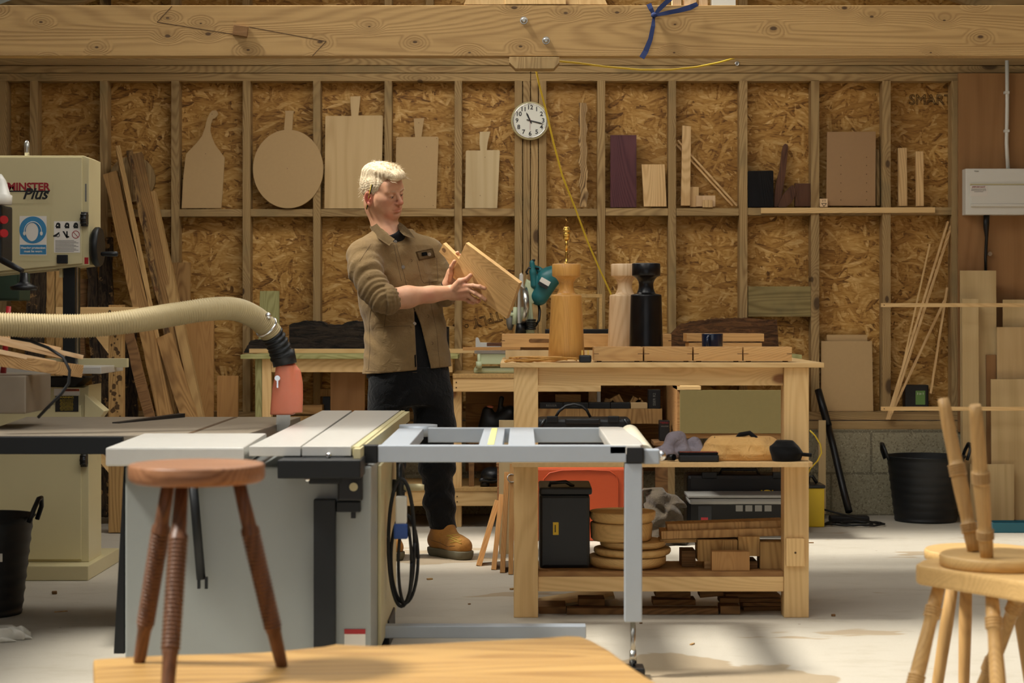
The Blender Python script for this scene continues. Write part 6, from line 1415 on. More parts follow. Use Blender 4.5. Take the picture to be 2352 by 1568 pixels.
for (tx, ty), (fx_, fy_, fz_) in (((388,1100),(320,1522,4.24)),((418,1100),(384,1592,3.86)),((548,1100),(648,1527,4.19))):
    tzp = {320:4.15,384:4.06,648:4.12}[fx_]
    p0 = P(fx_, fy_, fy_ and fz_); p0.z = SH+.0005; p1 = P(tx, ty-8, tzp); p1.z = seat-.0402
    b = B(); b.turned(p0, p1, tleg(p0, p1), 24); obj('leg', b, M['stool_leg'], st2)

# ---------------------------------------------------------------- pile of pale stools at the right
def turned_leg(p0, p1, r=.0165):
    """from the seat end p0 to the foot p1"""
    pr = [(0,.9),(.06,.95),(.10,1.02)]
    def beads(t0, n_, base, amp=.26, st=.016):
        for i in range(n_):
            t = t0+st*i; pr.extend([(t, base*.98), (t+st*.25, base+amp*.8), (t+st*.5, base+amp), (t+st*.75, base+amp*.8)])
        pr.append((t0+st*n_, base*.98))
    beads(.12, 4, 1.0); pr += [(.22,.95),(.40,1.10),(.475,1.12)]
    beads(.49, 5, 1.05); pr += [(.60,1.0),(.80,.98),(.93,.9),(1,.78)]
    b = B(); b.turned(p0, p1, [(t, r*q) for t, q in pr], 24); return b
Zs = 4.75; sS = F/Zs
# stool A: stands upright, square cut front board top
zt = FZ(1300, Zs)
A_ = empty('pale_stool', (FX(2280,Zs), Zs+.15, 0), 'pale ash stool standing at the window side under an upturned one', 'stool')
b = B(); ptsA = [(FX(2104,4.80), 4.80), (FX(2110,4.765), 4.765), (FX(2440,4.37), 4.37), (FX(2560,4.72), 4.72), (FX(2230,5.03), 5.03), (FX(2120,4.88), 4.88)]
b.slab(ptsA, zt-.05, zt, .008); obj('seat', b, M['chair'], A_)
for (x0, Z0), (x1, Z1) in (((2158,4.78),(2052,4.62)),((2278,4.62),(2310,4.40)),((2352,4.80),(2212,5.02)),((2420,4.55),(2500,4.45))):
    a = Vector((FX(x0,Z0), Z0, zt-.0505)); c = Vector((FX(x1,Z1), Z1, .001)); obj('leg', turned_leg(a, c, .0175), M['chair_leg'], A_)
# stool B: upside down on A, legs in the air
seatr = .145; cB = Vector((FX(2292,Zs), Zs, zt+.0008))
B_ = empty('pale_stool', cB, 'upturned pale stool with two turned legs in the air', 'stool')
b = B(); b.turned(cB, cB+Vector((0,0,.030)), [(0,seatr-.004),(.1,seatr),(.85,seatr),(1,seatr-.004)], 64); obj('seat', b, M['chair'], B_)
for (bx, by, bz), (tx, ty, tz2) in (((2237,1283,4.80),(2166,915,4.88)),((2267,1300,4.68),(2240,930,4.60)),((2370,1290,4.76),(2450,920,4.80))):
    a = P(bx, by, bz); a.z = cB.z+.0305; c = P(tx, ty, tz2); obj('leg', turned_leg(a, c, .0178), M['chair_leg'], B_)
# stool C: upright, further back
Zc_ = 5.25; cC = Vector((FX(2262,Zc_), Zc_+.02, FZ(1262,Zc_)-.02))
C_ = empty('pale_stool', (cC.x, cC.y, 0), 'pale round stool standing behind the upturned stool', 'stool')
b = B(); b.turned(cC-Vector((0,0,.012)), cC+Vector((0,0,.018)), [(0,.155),(.15,.162),(.85,.162),(1,.158)], 64); obj('seat', b, M['chair'], C_)
for x0, x1, dy0, dy1 in ((2192,2142,-.02,.0),(2230,2228,.05,.08),(2322,2372,-.02,-.02),):
    a = Vector((FX(x0,Zc_), Zc_+dy0, cC.z-.0125)); c = Vector((FX(x1,Zc_), Zc_+dy1, .001)); b = B(); b.turned(a, c, [(0,.015),(.4,.0185),(.8,.016),(1,.012)], 20); obj('leg', b, M['chair_leg'], C_)
# ---------------------------------------------------------------- the man
from mathutils.bvhtree import BVHTree
MZ0 = 8.69
def m(px, py, dy=0.0): return P(px, py, MZ0+dy)
man = empty('person', (m(960,1279).x, MZ0, 0), 'blond man in brown canvas overshirt and black jeans holding up an oak board', 'person')
# the board he holds
bu = Vector((.8,-.45,-.6)).normalized(); bv = Vector((-.34,.65,-.94)).normalized(); bn = -(bu.cross(bv)).normalized()   # bn faces the camera
if bn.y > 0: bn = -bn
BC = m(1117,645,-.22); BL, BW = .330, .204
def onb(px, py, off=0.0):
    d = P(px, py, 1.0) - Vector((0,0,H)); o = Vector((0,0,H)); pl = BC + bn*off
    return o + d*((pl-o).dot(bn)/d.dot(bn))
Mb = Matrix((bu, -bn, -bv)).transposed().to_4x4(); Mb.translation = BC
if Mb.determinant() < 0: Mb = Matrix((bu, -bn, bv)).transposed().to_4x4(); Mb.translation = BC
def loc2(px, py): q = Mb.inverted() @ onb(px, py); return (q.x, q.z)
a_, c_ = BL/2, BW/2
pt = [loc2(1070,558), loc2(1193,650), loc2(1163,732), loc2(1040,638)]
h1, h2 = loc2(1054,594), loc2(1018,559); h3, h4 = loc2(1008,578), loc2(1022,592); h5 = loc2(1043,626)
poly = [pt[0], pt[1], pt[2], pt[3], h5, h4, h3, h2, h1]
b = B(); b.prism(poly, 0, .021, .0012); cb = obj('chopping_board', b, M['oak_x'], None, Mb, recentre=False); tag(cb, 'oak serving board with a holed handle held up by the blond man', 'board')
b = B(); q_ = loc2(1019.5,574); b.cyl(Vector((q_[0],-.0006,q_[1])), Vector((q_[0],.0006,q_[1])), .011, n=24); ho = obj('hanging_hole', b, M['raw_dark'], None, Mb, recentre=False); ho.parent = cb; ho.matrix_parent_inverse = Mb.inverted()

def bvh_of(*objs):
    vs, fs, k0 = [], [], 0
    for o in objs:
        W = WM[o.name]; vs += [W @ v.co for v in o.data.vertices]; fs += [[k0+i for i in p.vertices] for p in o.data.polygons]; k0 = len(vs)
    return BVHTree.FromPolygons(vs, fs)
# ---- body: head, neck, arms and hands as one surface
g = SDF(tuple(m(785,0,0).xz[0:1])+(8.22, 1.02), (m(1128,0,0).x, 8.96, 1.86), .0028)
HC = m(879,440,0.0)
HM = Matrix.Translation(HC) @ Matrix.Rotation(R(52),4,'Z') @ Matrix.Rotation(R(12),4,'X') @ Matrix.Rotation(R(-13),4,'Y')
HR = HM.to_3x3()
def hp(x, y, z): return HM @ Vector((x,y,z))
def he(c, r, k=0, cut=False, rot=None): g.ell(hp(*c), r, HM if rot is None else HM @ rot, k, cut)
def hcap(a, c, r0, r1=None, k=0, cut=False): g.cap(hp(*a), hp(*c), r0, r1, k, cut)
he((0,.020,.030),(.0755,.096,.086)); he((0,-.034,-.022),(.060,.058,.084),.03)
for s in (-1,1):
    hcap((s*.053,.004,-.062),(s*.017,-.064,-.100),.016,.016,.03); hcap((s*.058,-.03,-.016),(s*.040,-.062,-.024),.018,.020,.025)
    hcap((s*.045,-.03,-.05),(s*.028,-.06,-.075),.028,.024,.03)
he((0,-.074,-.101),(.021,.017,.017),.02); hcap((-.042,-.076,.020),(.042,-.076,.020),.0125,.0125,.018); he((0,-.07,.05),(.05,.025,.035),.03)
for s in (-1,1): he((s*.032,-.099,-.002),(.019,.013,.0125),.012,True)
for s in (-1,1): he((s*.0315,-.0805,-.001),(.0150,.0135,.0125),.004); 
for s in (-1,1): hcap((s*.016,-.090,.016),(s*.046,-.080,.018),.0065,.005,.008)
hcap((0,-.090,.010),(0,-.113,-.030),.0075,.0115,.012); he((0,-.114,-.034),(.0125,.011,.0105),.008)
for s in (-1,1): he((s*.0135,-.102,-.038),(.0085,.0115,.0085),.006); 
for s in (-1,1): he((s*.0068,-.108,-.0465),(.0035,.0055,.004),.003,True)
he((0,-.082,-.062),(.030,.017,.022),.014)
hcap((-.021,-.090,-.0655),(0,-.0985,-.0635),.0040,.0058,.005); hcap((.021,-.090,-.0655),(0,-.0985,-.0635),.0040,.0058,.005)
hcap((-.018,-.090,-.0745),(.0,-.0975,-.0765),.0050,.0062,.006); hcap((.018,-.090,-.0745),(.0,-.0975,-.0765),.0050,.0062,.006)
hcap((-.027,-.091,-.0715),(0,-.1035,-.0695),.0016,.0018,.0025,True); hcap((.027,-.091,-.0715),(0,-.1035,-.0695),.0016,.0018,.0025,True)
for s in (-1,1): hcap((s*.020,-.104,-.042),(s*.034,-.090,-.068),.0024,.0028,.007,True)
hcap((-.016,-.093,-.0875),(.016,-.093,-.0875),.003,.003,.007,True)
for s in (-1,1): he((s*.0315,-.0985,-.0050),(.0130,.010,.0013),.0015,True)
for s in (-1,1): hcap((s*.007,-.101,.012),(s*.009,-.098,.030),.0016,.0016,.005,True)
# ears
for s in (-1,1):
    E_ = Matrix.Rotation(s*R(-22),4,'Z') @ Matrix.Rotation(R(-10),4,'X')
    he((s*.0805,.014,-.020),(.0095,.0195,.0335),.006,False,E_); he((s*.088,.009,-.017),(.0075,.0120,.0215),.004,True,E_)
    he((s*.083,.006,-.046),(.007,.009,.010),.006)
    hcap((s*.084,.004,-.030),(s*.083,-.001,-.020),.004,.004,.003)
# neck and hidden trunk
hcap((0,.034,-.045),(0,.03,-.075),.058,.056,.03)
g.cap(hp(0,.032,-.06), m(893,548,.03), .058, .066, .03)
g.cap(hp(-.045,.03,-.055), m(905,545,-.03), .014, .012, .03)
g.chain([m(893,548,.03), m(905,600,.04), m(915,690,.05)], [.06,.085,.09], .05)
g.cap(m(848,585,-.08), m(975,580,.10), .04, .04, .04)
# right arm (nearer the camera)
el, wr = m(884,688,-.235), onb(1033,671,.045)
g.chain([m(838,588,-.10), m(856,640,-.17), el], [.046,.044,.044], .03)
fa = wr-el; mid = el+fa*.35
upv = Vector((0,0,1))
g.chain([el, mid+Vector((0,0,.002)), el+fa*.7, wr], [.047,.047,.036,.0265], .02)
g.cap(el+Vector((0,0,-.004)), mid+Vector((0,0,-.006)), .044, .040, .02)
g.cap(wr+Vector((0,0,.008)), el+fa*.75+Vector((0,0,.005)), .020, .028, .015); g.cap(wr+Vector((0,0,-.009)), el+fa*.75-Vector((0,0,.006)), .020, .028, .015)
K = [onb(1069,655,.026), onb(1076,665,.027), onb(1075,677,.023), onb(1068,685,.017)]
wt, wb = onb(1036,663,.04), onb(1038,680,.038)
for kk, ww, rr in ((K[0],wt,.0145),(K[1],(wt+wb)/2,.0145),(K[2],wb,.0140),(K[3],wb,.0125)): g.cap(ww, kk, .017, rr, .012)
def finger(pts, r0=.0112, r1=.0090):
    n = len(pts); rs = [r0+(r1-r0)*i/(n-1) for i in range(n)]
    g.chain(pts, rs, .004)
    for i in range(1, n-1): g.ell(pts[i], (rs[i]*1.06,)*3, None, .003)
finger([K[0], onb(1086,656,.024), onb(1102,658,.020), onb(1113,662,.0105)]); finger([K[1], onb(1092,673,.023), onb(1105,681,.017), onb(1114,687.5,.0105)])
finger([K[2], onb(1087,687,.016), onb(1096,692,.004), onb(1101,690,-.012)], .0105, .0086); finger([K[3], onb(1077,692,.010), onb(1086,695,-.004), onb(1092,692,-.016)], .0095, .0078)
finger([onb(1047,655,.038), onb(1056,645,.033), onb(1072,641,.021), onb(1081,632,.0110)], .0142, .0098)
g.cap(onb(1045,660,.040), onb(1060,648,.030), .015, .012, .012)
# left arm and hand
g.chain([m(985,580,.10), m(1010,650,.09), m(1022,680,.04)], [.04,.038,.038], .03)
lw = onb(1029,652,-.020); g.cap(m(1022,680,.04), lw, .040, .026, .02)
lp = onb(1043,618,-.040)
g.cap(lw, lp, .024, .022, .012); g.cap(lw, onb(1035,625,-.028), .020, .018, .012)
finger([lw+(onb(1034,640,.0)-lw)*.8, onb(1035,628,.006), onb(1037,612,.013), onb(1044,600,.0105)], .0125, .0085)
finger([lp, onb(1044,597,-.042), onb(1045,584,-.034), onb(1051,580,-.014)], .0098, .0082)
finger([lp, onb(1052,606,-.044), onb(1057,596,-.034), onb(1056,586,-.027)], .0098, .0080)
finger([lp, onb(1060,612,-.042), onb(1070,606,-.035), onb(1074,600,-.030)], .0092, .0078)
finger([onb(1045,628,-.036), onb(1060,624,-.038), onb(1070,620,-.032), onb(1076,618,-.029)], .0085, .0070)
body = g.mesh('body', M['skin'], man)
# flushed areas of the skin (lips, nose, ears, cheeks, knuckles)
me = body.data; nv = len(me.vertices); cw = np.empty(nv*3, np.float32); me.vertices.foreach_get('co', cw); cw = cw.reshape(-1,3)
Wb = WM[body.name]; cw = cw + np.array(Wb.translation, np.float32); Hi = np.array(HM.inverted(), np.float32); hl = cw @ Hi[:3,:3].T + Hi[:3,3]
def bl(c, r): return np.clip(1-np.sqrt((((hl-np.array(c))/np.array(r))**2).sum(1)), 0, 1)
tint = np.clip(bl((0,-.098,-.070),(.030,.022,.014))*.8,0,.3) + bl((0,-.115,-.034),(.03,.03,.025))*.8 + bl((-.085,.015,-.02),(.03,.035,.045))*1.3 + bl((.085,.015,-.02),(.03,.035,.045)) + bl((-.045,-.07,-.03),(.04,.04,.04))*.35 + bl((.045,-.07,-.03),(.04,.04,.04))*.35
at = me.color_attributes.new('flush', 'FLOAT_COLOR', 'POINT'); ca = np.ones((nv,4), np.float32); ca[:,:3] = np.clip(tint,0,1)[:,None]; at.data.foreach_set('color', ca.ravel())
ns = M['skin'].node_tree; bs = [n for n in ns.nodes if n.type == 'BSDF_PRINCIPLED'][0]; src = bs.inputs['Base Color'].links[0].from_socket
an = ns.nodes.new('ShaderNodeAttribute'); an.attribute_name = 'flush'; mx = ns.nodes.new('ShaderNodeMix'); mx.data_type = 'RGBA'
ns.links.new(an.outputs['Fac'], mx.inputs[0]); ns.links.new(src, mx.inputs[6]); mx.inputs[7].default_value = (*S(188,92,76),1); ns.links.new(mx.outputs[2], bs.inputs['Base Color'])
# eyes
for s in (-1,1):
    b = B(); b.ball(hp(s*.0315,-.0805,-.002), .0122, 20, 12); ey = obj('eye', b, M['eye_white'], man)
    b = B(); d_ = (HR @ Vector((0,-.9,-.42))).normalized(); c = hp(s*.0315,-.0805,-.002)+d_*.0098; b.cyl(c, c+d_*.0022, .0042, n=20); obj('iris', b, M['iris'], ey)
    b = B(); b.tube([hp(s*.0315+t*.0135,-.0945+.0045*t*t,-.0028+.0016*(1-t*t)) for t in (-1,-.6,-.2,.2,.6,1)], .00075, 6); obj('eyelid_line', b, M['brow_dark'], ey)
    b = B(); rnd = random.Random(4+s)
    for i in range(46):
        t = i/45; x = .013+.036*t; p = hp(s*x, -.0985+.011*t+.0, .0165+.005*sin(t*2.6)+(rnd.random()-.5)*.005); q2 = p + HR @ Vector((s*.006,-.001,.0035)); b.cyl(p, q2, .0005, .0002, n=4)
    obj('eyebrow', b, M['hair'], man)
# hair: short sides, long swept top
gh = SDF(tuple(HC+Vector((-.17,-.17,-.13))), tuple(HC+Vector((.17,.17,.19))), .0022)
Hi3 = np.array(HM.inverted(), np.float32)
def hloc(x, y, z): return [Hi3[i,0]*x+Hi3[i,1]*y+Hi3[i,2]*z+Hi3[i,3] for i in range(3)]
gh.ell(hp(0,.0215,.032), (.0805,.101,.0905), HM)
YL = np.array([-.13,-.085,-.06,-.040,-.026,-.012,.004,.022,.036,.05,.09,.13]); ZL_ = np.array([.085,.078,.066,.046,.000,-.012,.012,.014,-.020,-.05,-.072,-.075])
def line(x, y, z):
    X, Y, Zl = hloc(x, y, z); return Zl - np.interp(Y, YL, ZL_) + .003*np.sin(Y*900+X*300) + .002*np.sin(X*1300)
lo_, hi_ = tuple(HC+Vector((-.17,-.17,-.13))), tuple(HC+Vector((.17,.17,.19)))
gh.op(lambda x,y,z: line(x,y,z), lo_, hi_, .004, True)
g2 = gh
for c, r in (((0,.045,.092),(.062,.062,.036)),((0,.0,.104),(.060,.062,.034)),((-.004,-.045,.104),(.056,.050,.032)),((-.004,-.080,.096),(.048,.034,.024)),((.0,-.098,.088),(.040,.022,.017))): gh.ell(hp(*c), r, HM, .018)
sub = gh.sub(np.array(lo_), np.array(hi_)); sl, x, y, z = sub; X, Y, Zl = hloc(x, y, z)
top_ = 1/(1+np.exp(-(Zl-.062)*140))
strand = np.sin((X+.35*Y*np.sin(Y*20))*420+3*np.sin(Y*38+X*40))*.0016 + np.sin(X*210-2.4*np.sin(Y*30))*.0022
short = (np.sin(X*500+2*np.sin(Zl*120))*np.sin(Zl*300+Y*250))*.0012
gh.d[sl] += (strand*top_ + short*(1-top_)).astype(np.float32)
hr = gh.mesh('hair', M['hair'], man)
b = B(); rnd = random.Random(11)
for i in range(420):
    u = rnd.random(); ax = (rnd.random()-.5)*.10; yy = .075-.185*u
    zz = .118+.016*sin(u*pi)-abs(ax)**2*9 - (.03*max(0,u-.75)*4 if u > .75 else 0) - (.02 if u < .12 else 0); p = Vector((ax, yy, zz))
    d_ = Vector(((rnd.random()-.5)*.5+ax*3, -.75 if u > .25 else .5, .55*rnd.random()+.1 if u < .8 else .1+.4*rnd.random()-.25)).normalized(); L_ = .016+.018*rnd.random()
    a0 = hp(*(p-d_*.006)); a1 = hp(*(p+d_*L_*.5)); a2 = hp(*(p+d_*L_+Vector((0,-.004,-.002)))); b.tube([a0,a1,a2], [.0011,.0008,.0002], 4)
for i in range(120):
    an_ = rnd.random()*pi*1.1+pi*-.05; zz = -.04+.11*rnd.random(); r_ = .082-.0*zz; p = Vector((r_*cos(an_)*.98, .022+.1*sin(an_), zz)); d_ = Vector((cos(an_)*.5, sin(an_)*.5, -.6+.9*(zz > .03))).normalized()
    b.tube([hp(*(p-d_*.003)), hp(*(p+d_*.006+Vector((cos(an_),sin(an_),0))*.002)), hp(*(p+d_*.010+Vector((cos(an_),sin(an_),0))*.004))], [.0009,.0007,.0002], 4)
obj('hair_tips', b, M['hair'], hr)
# pencil behind the ear
bvh_h = bvh_of(hr, body); d0 = (P(854.5,426,1.0)-Vector((0,0,H))).normalized(); ht = bvh_h.ray_cast(Vector((0,0,H)), d0)[0]
b = B(); p0, p1 = m(854.5,424,ht.y-MZ0-.004), m(842,480,ht.y-MZ0+.055); b.cyl(p0, p1, .0036, n=6); pn = obj('pencil', b, M['black'], None); tag(pn, 'black and yellow pencil tucked behind the ear of the man', 'pencil')
b = B(); s_ = Vector((-.0024,-.0022,0)); b.cyl(p0+s_, p1+s_, .0017, n=5); obj('yellow_stripe', b, M['yellow'], pn)
b = B(); b.cyl(p1, p1+(p1-p0).normalized()*.006, .0036, .001, 6); obj('sharpened_end', b, M['maple'], pn)

# ---- clothing
def poly2(pts, ylo, yhi):
    """signed distance to a convex outline in x,z, clockwise or not"""
    P2 = np.array([(p.x, p.z) for p in pts], np.float32); c = P2.mean(0)
    E2 = []
    for i in range(len(P2)):
        a, d = P2[i], P2[(i+1)%len(P2)]-P2[i]; n = np.array([d[1],-d[0]]); n = n/np.linalg.norm(n)
        if n@(c-a) > 0: n = -n
        E2.append((a, n))
    def fn(x, y, z):
        v = None
        for a, n in E2:
            q = (x-a[0])*n[0] + (z-a[1])*n[1]; v = q if v is None else np.maximum(v, q)
        return np.maximum(v, y-yhi + 0*v)
    return fn, (P2[:,0].min(), ylo, P2[:,1].min()), (P2[:,0].max(), yhi, P2[:,1].max())
jz = lambda y: FZ(y, MZ0)
rot = R(35)
secs = [(532,900,.075,.075),(548,902,.135,.092),(562,906,.178,.106),(585,907,.198,.118),(620,912,.203,.128),(700,918,.208,.140),(760,930,.200,.142),(810,934,.210,.146),(868,937,.222,.150)]
yc = .045
t = SDF((m(800,0).x, 8.4, jz(900)), (m(1060,0).x, 9.0, jz(515)), .004)
t.column([jz(s[0]) for s in secs], [m(s[1],0).x for s in secs], [MZ0+yc]*9, [s[2]-.014 for s in secs], [s[3]-.014 for s in secs], rot, pw=2.2)
nk = m(893,548,.025)
t.cap(m(850,580,-.07), m(980,572,.10), .045, .045, .04)
t.cap(m(890,542,.02), m(893,549,.01), .074, .085, .02)
t.cap(m(884,500,.0), m(890,536,-.005), .062, .064, .012, True)
tee = t.mesh('t_shirt', M['tee'], man)
j = SDF((m(785,0).x, 8.30, jz(880)), (m(1075,0).x, 9.02, jz(498)), .0042)
j.column([jz(s[0]) for s in secs], [m(s[1],0).x for s in secs], [MZ0+yc]*9, [s[2] for s in secs], [s[3] for s in secs], rot, pw=2.25)
j.cap(m(868,556,-.02), m(835,583,-.105), .058, .064, .05); j.cap(m(925,552,.06), m(984,576,.112), .055, .060, .05)
j.chain([m(832,588,-.108), m(838,620,-.15), m(858,660,-.20), m(878,686,-.232)], [.071,.072,.068,.062], .03)
fd = (wr-el).normalized()
j.cap(m(878,686,-.232), el+fd*.03, .062, .059, .01)
j.chain([m(986,580,.115), m(1008,630,.10), m(1020,672,.05), m(1026,668,.0)], [.064,.060,.054,.046], .03)
j.cap(m(1022,680,.03), m(1030,664,-.02), .047, .042, .01)
# folds
sub = j.sub(j.lo, j.lo+(j.n-1)*j.h); sl, x, y, z = sub
def mask(c, r): c = np.array(c, np.float32); return np.exp(-(((x-c[0])**2+(y-c[1])**2+(z-c[2])**2)/(r*r)))
ax_ = Vector((.50,-.30,-.80)).normalized(); tt = x*ax_.x+y*ax_.y+z*ax_.z
d_ = .0055*np.sin(tt*230+2.2*np.sin(x*30+z*22))*mask(m(872,675,-.24), .075)
d_ = d_ + .0045*np.sin(tt*120+2.6*np.sin(y*35-z*18))*mask(m(840,635,-.2), .10)
ax2 = Vector((.35,-.35,-.85)).normalized(); t2 = x*ax2.x+y*ax2.y+z*ax2.z
d_ = d_ + .004*np.sin(t2*200+2*np.sin(x*40))*mask(m(1022,665,.0), .07)
d_ = d_ + .006*np.sin((x*.75+z*.6)*62+1.8*np.sin(z*19+x*8))*mask(m(875,745,-.08), .13)
d_ = d_ + .005*np.sin((x*.9-z*.45)*55+1.5*np.sin(z*16))*mask(m(985,720,.0), .16)
d_ = d_ + .004*np.sin((x*.3+z*.9)*48+2*np.sin(x*24+y*12))*mask(m(910,620,-.1), .14)
d_ = d_ + .0022*np.sin(x*42+3*np.sin(z*14))*np.sin(z*26+2*np.sin(x*18+y*10))
d_ = d_ + .005*np.sin(x*60)*np.clip((jz(800)-z)*8, 0, 1)*.6
j.d[sl] = np.where(j.d[sl] < .3, j.d[sl]+d_.astype(np.float32), j.d[sl])
fn, lo3, hi3 = poly2([m(886,528), m(908,556), m(926,540), m(915,515), m(895,512)], 8.4, 8.69); j.op(fn, lo3, hi3, .004, True)
# open front
fn, lo3, hi3 = poly2([m(953,708), m(962,880), m(996,880), m(990,840), m(968,745)], 8.4, 8.72); j.op(fn, lo3, hi3, .004, True)
# hem, and hollow sleeves ends
hx0, hx1 = m(835,0).x, m(1035,0).x
j.op(lambda X,Y,Z_: (Z_-(jz(859)+(X-hx0)/(hx1-hx0)*(jz(842)-jz(859)))+0*Y), j.lo, (j.lo+(j.n-1)*j.h)*np.array([1,1,0])+np.array([0,0,jz(835)]), 0, False) if False else None
hl_ = jz(859)+(x-hx0)/(hx1-hx0)*(jz(842)-jz(859)); j.d[sl] = np.maximum(j.d[sl], (hl_-z)+0*y)
j.cap(el+fd*.035, el+fd*.10, .051, .047, .0, True)
for off_, rr_, tr_ in ((.036,.0555,.0085),(.020,.0600,.0095),(.004,.0625,.0085)):
    u1 = fd.orthogonal().normalized(); u2 = fd.cross(u1); cn = el+fd*off_
    ring_ = [cn + (u1*cos(a)+u2*sin(a))*(rr_+.002*sin(3*a+off_*90)) + fd*.004*sin(2*a+off_*60) for a in [2*pi*i/20 for i in range(21)]]
    j.chain(ring_, [tr_]*21, .006)
jk = j.mesh('overshirt', M['jacket'], man)
bj = bvh_of(jk)
O = Vector((0,0,H))
def onj(px, py, off=.0015, bv_=None):
    d = (P(px,py,1.0)-O).normalized(); h, nrm, _, _ = (bv_ or bj).ray_cast(O, d)
    if h is None: h = m(px,py,-.1); nrm = -d
    return h - d*off
bja = bvh_of(jk, tee, body)
def flap_mesh(name, top, bot, offs=(.010,.012,.008), th=.005, ny=5, sub_=5):
    b = B(); G = []
    def rs(l):
        l = np.array(l, float); t0 = np.linspace(0, 1, len(l)); t1 = np.linspace(0, 1, len(l)*sub_); return [(np.interp(q, t0, l[:,0]), np.interp(q, t0, l[:,1]), np.interp(q, t0, l[:,2])) for q in t1]
    T_, B_2 = rs(top), rs(bot)
    for i in range(ny+1):
        v = i/ny; row = []
        for p_, q_ in zip(T_, B_2):
            x_, y_, d_ = p_[0]+(q_[0]-p_[0])*v, p_[1]+(q_[1]-p_[1])*v, p_[2]+(q_[2]-p_[2])*v
            w_ = m(x_, y_, d_); row.append(b.bm.verts.new(w_ + Vector((0,-.006*sin(pi*v),0))))
        G.append(row)
    for r0_, r1_ in zip(G, G[1:]):
        for i in range(len(r0_)-1): f = b.bm.faces.new((r0_[i],r1_[i],r1_[i+1],r0_[i+1])); f.smooth = True
    bmesh.ops.solidify(b.bm, geom=b.bm.faces[:], thickness=-th); return lbl(obj(name, b, M['jacket'], jk), 'pointed collar flap')
flap_mesh('collar', [(858,501,.05),(866,514,-.03),(882,532,-.095),(907,549,-.128)], [(849,521,.03),(857,537,-.055),(871,549,-.115),(894,564,-.145)])
flap_mesh('collar', [(913,507,.05),(927,516,.01),(940,528,-.01),(953,546,-.035)], [(914,522,-.03),(919,532,-.06),(927,540,-.075),(941,545,-.065)])
def seam(pts, r=.0011, name='seam', mat='seam', par=None, n=5, bv_=None, off=.0):
    out = []
    for (x0,y0),(x1,y1) in zip(pts, pts[1:]):
        kk = max(2, int(math.hypot(x1-x0,y1-y0)/n))
        out += [onj(x0+(x1-x0)*i/kk, y0+(y1-y0)*i/kk, off, bv_) for i in range(kk)]
    out.append(onj(*pts[-1], off, bv_)); b = B(); b.tube(out, r, 6); return obj(name, b, M[mat], par or jk)
def patch(name, quad, mat, par, th=.003, nx=8, ny=6, off=.0035):
    (ax0,ay0),(bx0,by0),(cx0,cy0),(dx0,dy0) = quad; b = B(); G = []
    for i in range(ny+1):
        v = i/ny; l = (ax0+(dx0-ax0)*v, ay0+(dy0-ay0)*v); r_ = (bx0+(cx0-bx0)*v, by0+(cy0-by0)*v)
        G.append([b.bm.verts.new(onj(l[0]+(r_[0]-l[0])*q/nx, l[1]+(r_[1]-l[1])*q/nx, off)) for q in range(nx+1)])
    for i in range(ny):
        for q in range(nx): f = b.bm.faces.new((G[i][q],G[i+1][q],G[i+1][q+1],G[i][q+1])); f.smooth = True
    bmesh.ops.solidify(b.bm, geom=b.bm.faces[:], thickness=-th); return obj(name, b, M[mat], par)
seam([(893,562),(908,556),(918,590),(930,640),(943,690),(953,712)])          # placket edge
seam([(904,560),(912,600),(922,645)]); seam([(985,640),(990,700),(1003,760),(1010,842)])
seam([(826,600),(842,575),(852,560)])
seam([(882,750),(943,748),(944,752)]); seam([(882,750),(890,700)])
seam([(838,852),(900,855),(958,855)]); seam([(855,690),(848,740),(850,800),(846,850)])
flap = patch('pocket_flap', [(955,578),(994,570),(1000,590),(962,598)], 'jacket', jk, .004)
seam([(957,596),(968,642),(974,650),(1006,645),(1003,592)]); seam([(962,597),(1000,590)])
for x, y in ((908,555),(926,613),(952,743),(957,803)):
    b = B(); p = onj(x, y, .0); b.cyl(p, p+Vector((.0008,-.0035,0)), .0082, n=18); lbl(obj('button', b, M['steel'], jk), 'round metal button')
b = B(); p = onj(986,584,.004); b.cyl(p, p+Vector((.001,-.004,0)), .0085, n=18); obj('button', b, M['steel'], flap)
patch('badge', [(968,580),(980,578),(982,586),(970,588)], 'tee', flap, .001, 3, 3, .007)
patch('hem_label', [(952,815),(956,814),(958,842),(953,843)], 'tee', jk, .001, 3, 5, .003)
for x, y in ((944,598),(982,726),(992,788)):
    b = B(); p = onj(x, y, .0); b.torus(p, (0,1,0), .006, .0009, 16, 5); obj('buttonhole', b, M['seam'], jk)
# trousers
tr = SDF((m(820,0).x, 8.42, .13), (m(1070,0).x, 9.0, jz(838)), .006)
tr.column([jz(q) for q in (840,860,900,930)], [m(q,0).x for q in (937,938,942,944)], [MZ0+.03]*4, [.192,.198,.198,.19], [.125,.13,.135,.13], rot, k=.02, pw=2.2)
tr.chain([m(893,915,-.03), m(892,1060,-.06), m(884,1150,-.0), m(882,1222,.03)], [.098,.078,.066,.066], .03)
tr.chain([m(993,915,.05), m(999,985,.04), m(1004,1070,.02), m(1009,1150,.03), m(1018,1215,.04)], [.100,.092,.078,.067,.065], .03)
sub = tr.sub(tr.lo, tr.lo+(tr.n-1)*tr.h); sl, x, y, z = sub
tr.d[sl] = np.where(tr.d[sl] < .3, tr.d[sl] + (.005*np.sin(z*70+2.5*np.sin(x*26+y*14))*np.exp(-((z-.30)/.13)**2) + .003*np.sin(z*34+3*np.sin(x*17))).astype(np.float32), tr.d[sl])
tr.d[sl] = np.maximum(tr.d[sl], (jz(1223)-z)+0*x+0*y)
trs = tr.mesh('jeans', M['denim'], man)
